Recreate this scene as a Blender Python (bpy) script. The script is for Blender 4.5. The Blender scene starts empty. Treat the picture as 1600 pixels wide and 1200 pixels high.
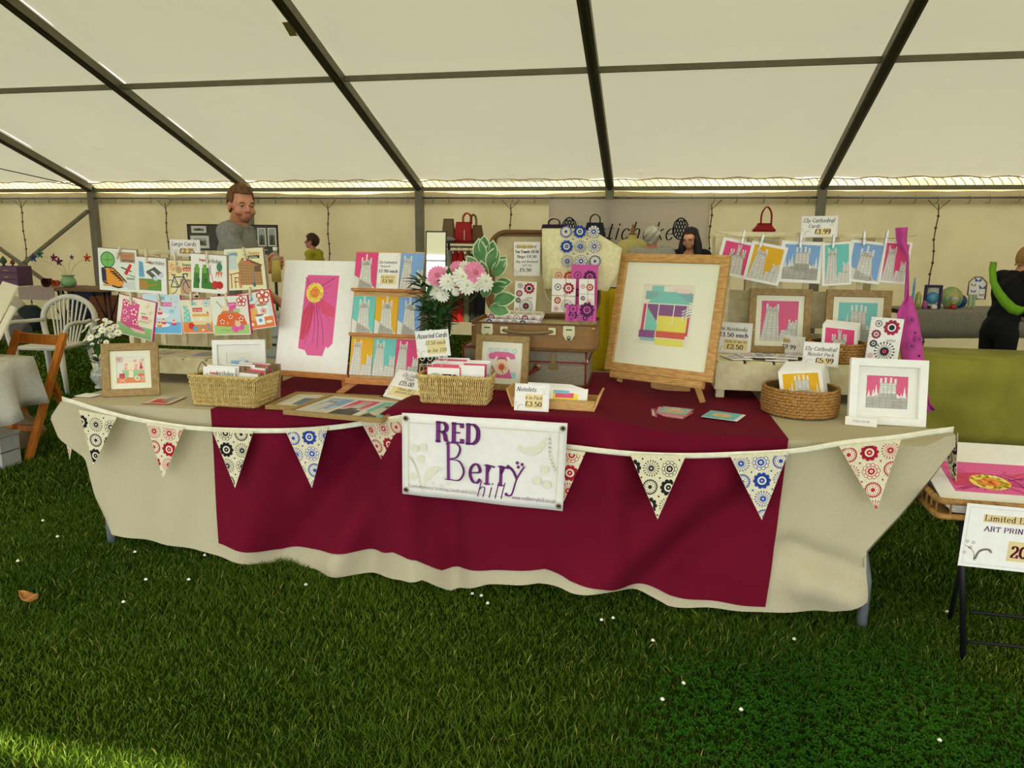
import bpy, bmesh, math, random
import numpy as np
from mathutils import Matrix, Vector
# ---------------------------------------------------------------- camera, sky, sun, exposure
F, YAW, PITCH, ROLL, H = 1147., .2045, .191, -.0113, 1.5
def _cam():
    f = np.array([-math.sin(YAW)*math.cos(PITCH), math.cos(YAW)*math.cos(PITCH), -math.sin(PITCH)])
    r = np.array([math.cos(YAW), math.sin(YAW), 0]); u = np.cross(r, f)
    return r*math.cos(ROLL)-u*math.sin(ROLL), r*math.sin(ROLL)+u*math.cos(ROLL), f
CR, CU, CF = _cam(); CP = np.array([0, 0, H])
SC = bpy.context.scene
COL = SC.collection
cd = bpy.data.cameras.new('camera'); cam = bpy.data.objects.new('camera', cd); COL.objects.link(cam)
cd.sensor_width = 36; cd.lens = 36*F/1600; cd.clip_start = .05; cd.clip_end = 200
m = Matrix.Identity(4)
for i in range(3):
    m[i][0] = CR[i]; m[i][1] = CU[i]; m[i][2] = -CF[i]; m[i][3] = CP[i]
cam.matrix_world = m
SC.camera = cam
world = bpy.data.worlds.new('sky'); SC.world = world; world.use_nodes = True
bg = world.node_tree.nodes['Background']; bg.inputs[0].default_value = (.93, .97, 1.0, 1); bg.inputs[1].default_value = 2.8
sl = bpy.data.lights.new('sun', 'SUN'); sl.energy = 13; sl.angle = math.radians(1.2); sl.color = (1, .93, .78)
sun = bpy.data.objects.new('sun', sl); COL.objects.link(sun); sun.location = (-2, -6, 9)
SUN_DIR = Vector((-.10, .715, -.78)).normalized()
sun.rotation_euler = SUN_DIR.to_track_quat('-Z', 'Y').to_euler()
SC.view_settings.view_transform = 'Standard'; SC.view_settings.look = 'None'
SC.view_settings.gamma = 1; SC.view_settings.use_curve_mapping = False
SC.view_settings.exposure = 0.34
SC.cycles.max_bounces = 6; SC.cycles.diffuse_bounces = 4; SC.cycles.transparent_max_bounces = 16
SC.cycles.caustics_reflective = False; SC.cycles.caustics_refractive = False
R = random.Random(7)
# ---------------------------------------------------------------- places: table frame (u along, v back, z up), rays
TA = math.radians(2.32); TU = np.array([math.cos(TA), math.sin(TA), 0]); TV = np.array([-math.sin(TA), math.cos(TA), 0])
T0 = np.array([-2.5584, 2.8852, 0])-.08*TU-.04*TV
def W(u, v, z): return T0+u*TU+v*TV+np.array([0, 0, z])
def pj(P):
    d = np.array(P)-CP; z = d@CF; return np.array([800+F*(d@CR)/z, 600-F*(d@CU)/z])
def ray(px, py): return CF+CR*(px-800)/F-CU*(py-600)/F
def az(px, py, z):
    d = ray(px, py); return CP+d*(z-H)/d[2]
def av(px, py, v):
    d = ray(px, py); return CP+d*((T0-CP)@TV+v)/(d@TV)
def ay(px, py, y):
    d = ray(px, py); return CP+d*y/d[1]
def uv(P):
    q = np.array(P)-T0; return float(q@TU), float(q@TV), float(P[2])
def sm(x, a, b):
    t = min(1, max(0, (x-a)/(b-a))); return t*t*(3-2*t)
def gz(x, y):
    return -.085*math.tanh((x+1.19)/2.6)*(1-sm(y, 3.6, 7.5))
def bump(u): return sm(u, 1.40, 1.58)*(1-sm(u, 2.36, 2.72))
def ztop(u): return .75+.07*bump(u)
def MM(X, Y, Z, O):
    m = Matrix.Identity(4)
    for i in range(3): m[i][0] = X[i]; m[i][1] = Y[i]; m[i][2] = Z[i]; m[i][3] = O[i]
    return m
def nrm(a): a = np.array(a, float); return a/np.linalg.norm(a)
def TM(u, v, z, rot=0):
    a = TA+math.radians(rot); return MM((math.cos(a), math.sin(a), 0), (-math.sin(a), math.cos(a), 0), (0, 0, 1), W(u, v, z))
def WM(x, y, z, rot=0):
    a = math.radians(rot); return MM((math.cos(a), math.sin(a), 0), (-math.sin(a), math.cos(a), 0), (0, 0, 1), (x, y, z))
def panel(bl, br, ytop, z, lean):
    """frame of an upright board standing on height z between two points; local x right, y up the board, z to the viewer"""
    B, C = az(*bl, z), az(*br, z); X = nrm(C-B); n = np.array([-X[1], X[0], 0]); L = math.radians(lean)
    up = np.array([0, 0, 1])*math.cos(L)+n*math.sin(L); mid = (B+C)/2; h = .3
    for _ in range(25):
        e = pj(mid+h*up)[1]-ytop; e2 = pj(mid+(h+.01)*up)[1]-ytop
        h -= e/((e2-e)/.01)
    return MM(X, up, nrm(np.cross(X, up)), B), float(np.linalg.norm(C-B)), h
def hang(tl, tr, bl, v, fn=av, tilt=0):
    """frame of a flat thing hanging at depth v; origin bottom left"""
    A, B, C = fn(*tl, v), fn(*tr, v), fn(*bl, v); X = nrm(B-A); d = C-A; h = -float(d@nrm(np.cross(np.cross(X, d), X)))
    n = nrm(np.cross(X, A-C)); up = nrm(np.cross(n, X)); h = float((A-C)@up)
    return MM(X, up, n, A-up*h), float(np.linalg.norm(B-A)), h
def at_vz(px, v, z):
    lo, hi = 100., 1100.
    for _ in range(40):
        y = (lo+hi)/2
        if av(px, y, v)[2] > z: lo = y
        else: hi = y
    return (px, lo)
# ---------------------------------------------------------------- materials
def lin(c):
    return tuple(((x/255)/12.92 if x/255 <= .04045 else ((x/255+.055)/1.055)**2.4) for x in c)
MATS = {}
def mat(name, c, rough=.7, metal=0, var=.06, scale=30, bumpv=0, spec=.3, stretch=None, transl=0, tc=None, c2=None, bscale=None, alpha=None):
    if name in MATS: return MATS[name]
    M = bpy.data.materials.new(name); M.use_nodes = True; nt = M.node_tree; N = nt.nodes; L = nt.links
    p = N['Principled BSDF']; p.inputs['Roughness'].default_value = rough; p.inputs['Metallic'].default_value = metal
    p.inputs['Specular IOR Level'].default_value = spec
    a = lin(c); b = lin(c2) if c2 else tuple(x*(1-var*2.2) for x in a)
    tcn = N.new('ShaderNodeTexCoord'); mp = N.new('ShaderNodeMapping'); L.new(tcn.outputs['Object'], mp.inputs[0])
    if stretch: mp.inputs['Scale'].default_value = stretch
    nz = N.new('ShaderNodeTexNoise'); nz.inputs['Scale'].default_value = scale; nz.inputs['Detail'].default_value = 4
    L.new(mp.outputs[0], nz.inputs['Vector'])
    cr = N.new('ShaderNodeValToRGB'); L.new(nz.outputs['Fac'], cr.inputs[0])
    cr.color_ramp.elements[0].position = .35; cr.color_ramp.elements[1].position = .65
    cr.color_ramp.elements[0].color = (*b, 1); cr.color_ramp.elements[1].color = (*a, 1)
    L.new(cr.outputs[0], p.inputs['Base Color'])
    bm = None
    if bumpv:
        n2 = N.new('ShaderNodeTexNoise'); n2.inputs['Scale'].default_value = bscale or scale*3; n2.inputs['Detail'].default_value = 3
        L.new(mp.outputs[0], n2.inputs['Vector'])
        bm = N.new('ShaderNodeBump'); bm.inputs['Strength'].default_value = bumpv; bm.inputs['Distance'].default_value = .004
        L.new(n2.outputs['Fac'], bm.inputs['Height']); L.new(bm.outputs[0], p.inputs['Normal'])
    if transl:
        t = N.new('ShaderNodeBsdfTranslucent'); t.inputs[0].default_value = (*lin(tc or c), 1)
        mx = N.new('ShaderNodeMixShader'); mx.inputs[0].default_value = transl
        L.new(p.outputs[0], mx.inputs[1]); L.new(t.outputs[0], mx.inputs[2]); L.new(mx.outputs[0], N['Material Output'].inputs[0])
        if bm: L.new(bm.outputs[0], t.inputs['Normal'])
    if alpha is not None:
        t = N.new('ShaderNodeBsdfTransparent'); t.inputs[0].default_value = (.97, .98, .97, 1)
        mx = N.new('ShaderNodeMixShader'); mx.inputs[0].default_value = alpha
        L.new(t.outputs[0], mx.inputs[1]); L.new(p.outputs[0], mx.inputs[2]); L.new(mx.outputs[0], N['Material Output'].inputs[0])
    MATS[name] = M; return M
def ink_mat():
    M = bpy.data.materials.new('printed_ink'); M.use_nodes = True; N = M.node_tree.nodes; p = N['Principled BSDF']
    a = N.new('ShaderNodeAttribute'); a.attribute_name = 'Col'; p.inputs['Roughness'].default_value = .55
    p.inputs['Specular IOR Level'].default_value = .25
    nz = N.new('ShaderNodeTexNoise'); nz.inputs['Scale'].default_value = 60; mx = N.new('ShaderNodeMix'); mx.data_type = 'RGBA'; mx.blend_type = 'MULTIPLY'
    cr = N.new('ShaderNodeValToRGB'); cr.color_ramp.elements[0].color = (.9, .9, .9, 1); cr.color_ramp.elements[1].color = (1, 1, 1, 1)
    L = M.node_tree.links; L.new(nz.outputs['Fac'], cr.inputs[0]); mx.inputs[0].default_value = 1
    L.new(a.outputs['Color'], mx.inputs[6]); L.new(cr.outputs[0], mx.inputs[7]); L.new(mx.outputs[2], p.inputs['Base Color'])
    return M
INK = ink_mat()
paper = mat('white_card', (238, 235, 226), .6, var=.02)
cream = mat('cream_mount', (240, 236, 208), .7, var=.02)
kraft = mat('kraft_brown', (150, 122, 92), .8)
oak = mat('oak_frame', (166, 136, 82), .5, scale=14, stretch=(3, 3, 14), c2=(142, 114, 64), bumpv=.15)
oakh = mat('oak_frame_warm', (205, 160, 95), .5, scale=10, stretch=(2, 9, 9), c2=(176, 128, 66), bumpv=.1)
easelw = mat('easel_wood', (196, 132, 66), .5, scale=12, stretch=(2, 10, 10), c2=(172, 106, 46))
pinew = mat('pine_wood', (210, 168, 104), .5, scale=12, stretch=(2, 10, 10), c2=(188, 144, 80))
whitep = mat('white_lacquer', (236, 235, 226), .4, var=.02)
creamp = mat('cream_paint', (222, 212, 172), .7, scale=22, c2=(205, 192, 148), bumpv=.3)
straw = mat('woven_seagrass', (216, 190, 124), .8, scale=60, c2=(190, 158, 92), bumpv=.4)
straw2 = mat('coiled_straw', (176, 130, 70), .75, scale=60, c2=(140, 96, 44), bumpv=.4)
linen = mat('linen_cloth', (194, 184, 152), .95, scale=220, stretch=(1, 1, 3), c2=(178, 168, 136), bumpv=.35, bscale=500, spec=.1)
burg = mat('burgundy_cloth', (106, 11, 36), .9, scale=8, var=.05, spec=.12, bumpv=.1, bscale=600)
metal = mat('galvanised_steel', (150, 152, 148), .35, metal=.8, var=.05)
alu = mat('aluminium_beam', (126, 120, 98), .5, metal=.25, var=.08, scale=6)
black = mat('black_metal', (18, 18, 20), .5)
blackf = mat('black_cloth', (14, 14, 20), .9)
glass = mat('picture_glass', (255, 255, 255), .03, alpha=.05, var=0, spec=.6)
canvas = mat('roof_canvas', (216, 211, 192), .8, scale=1.2, c2=(209, 203, 182), transl=.165, tc=(190, 186, 160), bumpv=.25, bscale=2.2, spec=.1)
wcanvas = mat('wall_canvas', (214, 198, 152), .8, scale=1.1, c2=(190, 172, 124), transl=.24, tc=(196, 180, 134), bumpv=.5, bscale=3, spec=.1)
calico = mat('calico_cotton', (226, 218, 184), .9, scale=90, c2=(212, 203, 166), bumpv=.2)
rope = mat('twine', (196, 176, 130), .9)
woodpeg = mat('peg_wood', (226, 214, 180), .6)
# ---------------------------------------------------------------- mesh builder
class MB:
    def __init__(s): s.v = []; s.f = []; s.sm = []
    def add(s, v, f, smooth=False):
        b = len(s.v); s.v += [tuple(map(float, p)) for p in v]; s.f += [tuple(b+i for i in q) for q in f]; s.sm += [smooth]*len(f); return s
    def box(s, x0, x1, y0, y1, z0, z1, M=None, bev=0):
        if bev:
            bm = bmesh.new(); bmesh.ops.create_cube(bm, size=1)
            for q in bm.verts: q.co = ((x0+x1)/2+q.co.x*(x1-x0), (y0+y1)/2+q.co.y*(y1-y0), (z0+z1)/2+q.co.z*(z1-z0))
            bmesh.ops.bevel(bm, geom=bm.edges[:], offset=bev, segments=2, affect='EDGES')
            bm.verts.index_update(); v = [tuple(q.co) for q in bm.verts]; f = [tuple(q.index for q in a.verts) for a in bm.faces]; bm.free()
        else:
            v = [(x, y, z) for z in (z0, z1) for y in (y0, y1) for x in (x0, x1)]
            f = [(0, 2, 3, 1), (4, 5, 7, 6), (0, 1, 5, 4), (2, 6, 7, 3), (0, 4, 6, 2), (1, 3, 7, 5)]
        if M is not None: v = [tuple(M @ Vector(p)) for p in v]
        return s.add(v, f)
    def beam(s, p, q, a, b, up=(0, 0, 1)):
        """box bar from p to q, a wide (across up), b tall"""
        p, q = np.array(p, float), np.array(q, float); d = nrm(q-p); x = nrm(np.cross(d, up)); y = np.cross(x, d)
        v = [e+x*i*a/2+y*j*b/2 for e in (p, q) for i, j in ((-1, -1), (1, -1), (1, 1), (-1, 1))]
        return s.add(v, [(0, 1, 2, 3), (7, 6, 5, 4), (0, 4, 5, 1), (1, 5, 6, 2), (2, 6, 7, 3), (3, 7, 4, 0)])
    def tube(s, pts, r, n=8, closed=False, caps=True):
        P = [np.array(p, float) for p in pts]; k = len(P); rr = r if hasattr(r, '__len__') else [r]*k
        v = []; pr = None
        for i in range(k):
            a = P[i-1] if (i > 0 or closed) else P[i]; b = P[(i+1) % k] if (i < k-1 or closed) else P[i]
            d = nrm(b-a) if np.linalg.norm(b-a) > 1e-9 else np.array([0, 0, 1.])
            x = np.cross(d, pr if pr is not None else ((0, 0, 1) if abs(d[2]) < .9 else (1, 0, 0))); x = nrm(x); y = nrm(np.cross(x, d)); pr = y if False else None or (np.cross(x, d))
            for j in range(n):
                t = 2*math.pi*j/n; v.append(P[i]+rr[i]*(x*math.cos(t)+y*math.sin(t)))
        f = []
        for i in range(k if closed else k-1):
            for j in range(n):
                a = i*n+j; b = i*n+(j+1) % n; c = ((i+1) % k)*n+(j+1) % n; d = ((i+1) % k)*n+j; f.append((a, b, c, d))
        if caps and not closed: f += [tuple(range(n))[::-1], tuple((k-1)*n+j for j in range(n))]
        return s.add(v, f, True)
    def lathe(s, prof, n=24, c=(0, 0, 0), M=None):
        v = []; k = len(prof)
        for r, z in prof:
            for j in range(n):
                t = 2*math.pi*j/n; v.append((c[0]+r*math.cos(t), c[1]+r*math.sin(t), c[2]+z))
        if M is not None: v = [tuple(M @ Vector(p)) for p in v]
        f = [(i*n+j, i*n+(j+1) % n, (i+1)*n+(j+1) % n, (i+1)*n+j) for i in range(k-1) for j in range(n)]
        return s.add(v, f, True)
    def ball(s, c, r, n=12, m=8, sc=(1, 1, 1)):
        v = []; 
        for i in range(m+1):
            p = math.pi*i/m
            for j in range(n):
                t = 2*math.pi*j/n; v.append((c[0]+r*sc[0]*math.sin(p)*math.cos(t), c[1]+r*sc[1]*math.sin(p)*math.sin(t), c[2]-r*sc[2]*math.cos(p)))
        return s.add(v, [(i*n+j, i*n+(j+1) % n, (i+1)*n+(j+1) % n, (i+1)*n+j) for i in range(m) for j in range(n)], True)
    def grid(s, G, smooth=True, flip=False):
        a = len(G); b = len(G[0]); v = [p for r in G for p in r]
        f = [(i*b+j, i*b+j+1, (i+1)*b+j+1, (i+1)*b+j) for i in range(a-1) for j in range(b-1)]
        if flip: f = [q[::-1] for q in f]
        return s.add(v, f, smooth)
    def prism(s, poly, z0, z1, M=None):
        n = len(poly); v = [(x, y, z0) for x, y in poly]+[(x, y, z1) for x, y in poly]
        if M is not None: v = [tuple(M @ Vector(p)) for p in v]
        return s.add(v, [tuple(range(n))[::-1], tuple(range(n, 2*n))]+[(i, (i+1) % n, n+(i+1) % n, n+i) for i in range(n)])
    def xf(s, M):
        s.v = [tuple(M @ Vector(p)) for p in s.v]; return s
    def build(s, name, ma, parent=None, M=None, label=None, solid=0):
        me = bpy.data.meshes.new(name); me.from_pydata(s.v, [], s.f); me.polygons.foreach_set('use_smooth', s.sm); me.materials.append(ma); me.update()
        o = bpy.data.objects.new(name, me); COL.objects.link(o)
        if parent is not None: o.parent = parent
        if M is not None: o.matrix_local = M
        if label: o['label'] = label
        if solid:
            d = o.modifiers.new('thick', 'SOLIDIFY'); d.thickness = solid; d.offset = 0
        return o
def tag(o, label, cat, group=None, kind=None):
    if label: o['label'] = label
    if cat: o['category'] = cat
    if group: o['group'] = group
    if kind: o['kind'] = kind
    return o
def thing(name, label, cat, M=None, group=None):
    o = bpy.data.objects.new(name, None); COL.objects.link(o); o.empty_display_size = .1
    if M is not None: o.matrix_world = M
    return tag(o, label, cat, group)
def struct(o): o['kind'] = 'structure'; return o
# ---------------------------------------------------------------- stroke lettering (drawn pen letters with thick downstrokes and serifs)
GL = {
'A': (6, '0,0 3,8 6,0|1.2,3 4.8,3'), 'B': (5.5, '1,0 1,8|~1,8 3.5,8 4.6,6.8 4.2,4.9 3,4.3 1,4.3|~1,4.3 3.6,4.3 5.2,3 4.9,.9 3.2,0 1,0'),
'C': (6, '~5.5,6.5 4.2,7.9 2,7.6 .6,5.2 .6,2.8 2,.3 4.2,.1 5.6,1.4'), 'D': (6.2, '1,0 1,8|~1,8 3.6,8 5.4,6.3 5.7,4 5.2,1.6 3.4,0 1,0'),
'E': (5.2, '1,0 1,8|1,8 4.8,8 4.8,6.7|1,4.2 3.8,4.2|1,0 5,0 5,1.3'), 'F': (5, '1,0 1,8|1,8 4.8,8 4.8,6.7|1,4.2 3.8,4.2'),
'G': (6.4, '~5.5,6.5 4.2,7.9 2,7.6 .6,5.2 .6,2.8 2,.3 4.2,.1 5.5,.8|5.5,.6 5.5,3.4 3.8,3.4'), 'H': (6.4, '1,0 1,8|5.4,0 5.4,8|1,4 5.4,4'),
'I': (2.4, '1.2,0 1.2,8'), 'J': (4, '~.2,0 2,.4 2.6,2 2.6,8'), 'L': (5, '1,0 1,8|1,0 4.8,0 4.8,1.4'), 'N': (6.4, '1,0 1,8|1,8 5.4,0|5.4,0 5.4,8'),
'M': (7.5, '1,0 1,8|1,8 3.8,1.5|3.8,1.5 6.5,8|6.5,8 6.5,0'), 'O': (6.4, '~3.2,8 1,6.6 .5,4 1,1.4 3.2,0 5.4,1.4 5.9,4 5.4,6.6 3.2,8'), 'P': (5.4, '1,0 1,8|~1,8 3.6,8 5,6.7 4.9,4.8 3.4,3.8 1,3.8'),
'R': (5.8, '1,0 1,8|~1,8 3.6,8 4.9,6.8 4.8,5 3.4,4.2 1,4.2|~3,4.2 4.2,3 4.8,.5 5.8,.3'), 'S': (5, '~4.4,6.6 3.4,7.9 1.6,7.8 .6,6.4 1.2,4.8 3.4,3.6 4.6,2 3.6,.2 1.8,0 .4,1.4'),
'T': (5.6, '2.8,0 2.8,8|.3,6.7 .3,8 5.3,8 5.3,6.7'), 'U': (6.2, '~1,8 1,2.5 2,.4 3.6,0 5.2,1.5 5.3,8'), 'W': (8, '.2,8 2.2,0|2.2,0 4,6.5|4,6.5 5.8,0|5.8,0 7.8,8'), 'X': (6, '.5,8 5.5,0|.5,0 5.5,8'), 'Y': (6, '.3,8 3,4|5.7,8 3,4|3,4 3,0'),
'a': (4.6, '~3.6,4 2.4,5.1 1,4.4 .5,2.4 1.2,.2 2.6,.2 3.6,1.6|~3.6,5 3.6,1 4.4,.1'), 'b': (4.8, '1,8 1,0|~1,3.4 2.2,5 3.8,4.4 4.2,2.4 3.4,.3 2,0 1,.8'), 'c': (4, '~3.6,4 2.6,5 1.2,4.5 .5,2.5 1.2,.4 2.6,0 3.8,1'),
'd': (4.8, '3.8,8 3.8,0|~3.8,3.6 2.6,5 1.2,4.4 .6,2.4 1.4,.2 2.8,.1 3.8,1.4'), 'e': (4.2, '~.7,2.6 3.6,3 3.3,4.6 2.2,5.1 .9,4.1 .5,2.2 1.4,.3 2.8,0 3.8,1.1'), 'f': (3, '~3.2,7.4 2.2,8 1.3,7 1.3,0|.3,5 2.6,5'),
'g': (4.6, '~3.4,4 2.2,5 .9,4 1,2.4 2.2,1.8 3.3,2.6 3.4,4|~2,1.8 1,1 2.6,.4 3.8,-.6 2.8,-2.2 1,-2 .6,-.8 2,.3'), 'h': (5, '1,0 1,8|~1,3.4 2.4,5 3.8,4.2 3.9,0'), 'i': (2.2, '1.1,0 1.1,5|1,6.6 1.3,7.2'), 'j': (2.4, '~0,-2 1.2,-1.4 1.3,0 1.3,5|1.2,6.6 1.5,7.2'),
'k': (4.8, '1,0 1,8|1,2.4 4,5|2,3.2 4.4,0'), 'l': (2.2, '1.1,0 1.1,8'), 'm': (7.4, '1,0 1,5|~1,3.5 2.2,5 3.5,4.3 3.6,0|~3.6,3.5 4.9,5 6.2,4.3 6.3,0'), 'n': (5, '1,0 1,5|~1,3.5 2.4,5 3.8,4.2 3.9,0'),
'o': (4.6, '~2.3,5.1 .9,4.2 .5,2.5 .9,.8 2.3,-.1 3.7,.8 4.1,2.5 3.7,4.2 2.3,5.1'), 'p': (4.8, '1,-2.5 1,5|~1,3.4 2.2,5 3.8,4.4 4.2,2.4 3.4,.3 2,0 1,.8'), 'r': (3.6, '1,0 1,5|~1,3.2 2,4.8 3.4,4.7'),
's': (3.6, '~3.1,4.2 2.2,5.1 1,4.9 .5,3.8 1.4,2.9 2.7,2.3 3.2,1.2 2.3,0 1,.1 .3,1.1'), 't': (3, '~1.3,7 1.3,1.2 2,.1 3,.5|.2,5 2.8,5'), 'u': (5, '~1,5 1,1.2 2,0 3.4,.5 3.9,2|3.9,5 3.9,0'), 'w': (6.4, '.2,5 1.9,0|1.9,0 3.2,4.6|3.2,4.6 4.6,0|4.6,0 6.2,5'), 'x': (4.4, '.4,5 4,0|.4,0 4,5'), 'y': (4.8, '.3,5 2.5,.4|~4.5,5 2.4,0 1.2,-2.2 .2,-2'), 'v': (4.6, '.3,5 2.3,0|2.3,0 4.3,5'), 'z': (4, '.5,5 3.6,5 .5,0 3.7,0'),
'0': (5, '~2.5,8 .9,6.6 .5,4 .9,1.4 2.5,0 4.1,1.4 4.5,4 4.1,6.6 2.5,8'), '1': (3.6, '2,0 2,8|.8,6.8 2,8'), '2': (4.8, '~.7,6 1.4,7.7 3,8 4.2,6.6 3.8,4.6 1.6,2 .5,0|.5,0 4.3,0 4.5,1.6'), '3': (4.8, '~.8,7 2.2,8 3.9,7 3.6,5 2,4.3|~2,4.3 4,3.8 4.4,1.8 3,0 1.4,.1 .4,1.4'),
'4': (5, '3.6,0 3.6,8|3.6,8 .4,2.4 4.8,2.4'), '5': (4.8, '4.2,8 1.2,8 .9,4.6|~.9,4.6 2.6,5.2 4.2,4 4.3,1.8 3,0 1.4,.1 .4,1.3'), '9': (4.8, '~4.1,5.4 3,3.7 1.2,4 .6,5.8 1.4,7.7 3,8 4.2,6.6 4.1,3.6 3,1 1.2,0'),
'6': (4.8, '~3.8,7.6 2,6.8 .8,4.4 .6,2 1.6,.1 3.2,.1 4.2,1.8 3.8,3.9 2.2,4.6 .8,3'), '7': (4.6, '.4,6.6 .4,8 4.3,8 1.6,0'), '8': (4.8, '~2.4,4.3 .9,5.6 1.2,7.4 2.4,8 3.7,7.4 3.9,5.6 2.4,4.3 .6,2.8 .8,.8 2.4,0 4,.8 4.2,2.8 2.4,4.3'),
'£': (5.4, '~4.8,6.6 3.6,8 2.1,7 1.9,4.4 1.8,1.6 .6,.2|.5,.3 4.9,.3 5.1,1.4|.7,4 3.6,4'), '.': (2, '.8,0 1.1,.5'), '-': (3, '.5,3 2.5,3'), "'": (1.5, '.7,7 .8,8'),
}
def smooth_pts(P, k=5):
    P = [np.array(p, float) for p in P]; Q = [2*P[0]-P[1]]+P+[2*P[-1]-P[-2]]; o = []
    if np.linalg.norm(P[0]-P[-1]) < 1e-6: Q[0] = P[-2]; Q[-1] = P[1]
    for i in range(1, len(Q)-2):
        for j in range(k):
            t = j/k; a, b, c, d = Q[i-1:i+3]
            o.append(.5*((2*b)+(-a+c)*t+(2*a-5*b+4*c-d)*t*t+(-a+3*b-3*c+d)*t**3))
    o.append(P[-1]); return o
# ---------------------------------------------------------------- flat print artwork: polygons laid on a card
class Art:
    def __init__(s, w, h, sc=None, lz=4e-5, clip=None):
        s.w = w; s.h = h; s.S = sc or w; s.v = []; s.f = []; s.c = []; s.l = 0; s.lz = lz; s.clip = clip; s.A = h/s.S
    def _p(s, pts, c):
        if s.clip:
            for i in range(len(s.clip)):
                a = s.clip[i]; b = s.clip[(i+1) % len(s.clip)]; out = []
                ins = lambda q: (b[0]-a[0])*(q[1]-a[1])-(b[1]-a[1])*(q[0]-a[0]) >= 0
                for j in range(len(pts)):
                    p, q = pts[j-1], pts[j]; ip, iq = ins(p), ins(q)
                    if ip != iq:
                        dx, dy = q[0]-p[0], q[1]-p[1]; ex, ey = b[0]-a[0], b[1]-a[1]; dn = dx*ey-dy*ex
                        if abs(dn) > 1e-12:
                            t = ((a[0]-p[0])*ey-(a[1]-p[1])*ex)/dn; out.append((p[0]+dx*t, p[1]+dy*t))
                    if iq: out.append(q)
                pts = out
                if len(pts) < 3: return
        b = len(s.v); z = s.l*s.lz
        s.v += [(x*s.S, y*s.S, z) for x, y in pts]; s.f.append(tuple(range(b, b+len(pts)))); s.c.append(c)
    def poly(s, pts, c, up=True):
        if up: s.l += 1
        s._p([tuple(p) for p in pts], c); return s
    def rect(s, x0, y0, x1, y1, c, up=True): return s.poly([(x0, y0), (x1, y0), (x1, y1), (x0, y1)], c, up)
    def disc(s, x, y, r, c, n=16, ry=None, up=True, rot=0):
        ry = ry or r; ca, sa = math.cos(rot), math.sin(rot); P = []
        for i in range(n):
            t = 2*math.pi*i/n; X, Y = r*math.cos(t), ry*math.sin(t); P.append((x+X*ca-Y*sa, y+X*sa+Y*ca))
        return s.poly(P, c, up)
    def line(s, pts, w, c, up=True, sm_=False, nib=0, k=5):
        if up: s.l += 1
        P = smooth_pts(pts, k) if sm_ else [np.array(p, float) for p in pts]
        for i in range(len(P)-1):
            d = P[i+1]-P[i]; L = math.hypot(*d)
            if L < 1e-9: continue
            ww = w*(1-nib+nib*abs(d[1])/L) if nib else w
            n = np.array([-d[1], d[0]])/L*ww/2; e = d/L*min(ww*.35, L*.3)
            s._p([tuple(P[i]-n-e), tuple(P[i+1]-n+e), tuple(P[i+1]+n+e), tuple(P[i]+n-e)], c)
        return s
    def text(s, t, x, y, h, c, wt=.16, slant=0, sp=1.0, serif=True, wide=1, rot=0, cx=False):
        """y baseline; h cap height"""
        s.l += 1; g = h/8; W_ = sum((GL[ch][0]+.9)*wide*sp if ch in GL else 3.2*wide for ch in t)*g
        if cx:
            k_ = .9/W_ if W_ > .9 else 1
            wide *= k_; W_ *= k_; x = min(max(x, .05+W_/2), .96-W_/2); x -= W_/2*math.cos(rot)
        X = 0; ca, sa = math.cos(rot), math.sin(rot)
        f = lambda q: (x+((X+q[0]*wide)*g+q[1]*g*slant)*ca-q[1]*g*sa, y+((X+q[0]*wide)*g+q[1]*g*slant)*sa+q[1]*g*ca)
        for ch in t:
            if ch not in GL: X += 3.2*wide; continue
            for st in GL[ch][1].split('|'):
                cur = st[0] == '~'; q = [tuple(map(float, e.split(','))) for e in st.lstrip('~').split()]
                s.line([f(e) for e in q], h*wt, c, up=False, sm_=cur, nib=.62, k=3 if h*s.S < .03 else 6)
                if serif:
                    for e, o in ((q[0], q[1]), (q[-1], q[-2])):
                        if abs(e[1]-o[1]) > 2 and (abs(e[0]-o[0]) < 3.2) and e[1] in (0, 5, 8, -2.5):
                            k = .9 if not cur else .5
                            s.line([f((e[0]-k, e[1])), f((e[0]+k, e[1]))], h*wt*.42, c, up=False)
            X += (GL[ch][0]+.9)*wide*sp
        return W_
    def build(s, name='print', parent=None, M=None, z=.0006):
        me = bpy.data.meshes.new(name); me.from_pydata(s.v, [], s.f); me.materials.append(INK)
        at = me.color_attributes.new('Col', 'FLOAT_COLOR', 'CORNER'); dat = []
        for f, c in zip(s.f, s.c): dat += [*lin(c), 1.0]*len(f)
        at.data.foreach_set('color', dat); me.update()
        o = bpy.data.objects.new(name, me); COL.objects.link(o)
        if parent is not None: o.parent = parent
        o.matrix_local = (M or Matrix.Identity(4)) @ Matrix.Translation((0, 0, z))
        return o
PINK = (222, 72, 124); TEAL = (112, 196, 186); YEL = (226, 172, 30); BLUE = (128, 166, 212); RED = (200, 60, 52); PLUM = (118, 42, 104); OFFW = (240, 236, 224)
TAN = (218, 196, 150); INKB = (52, 40, 60); GREY = (150, 150, 146)
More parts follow.
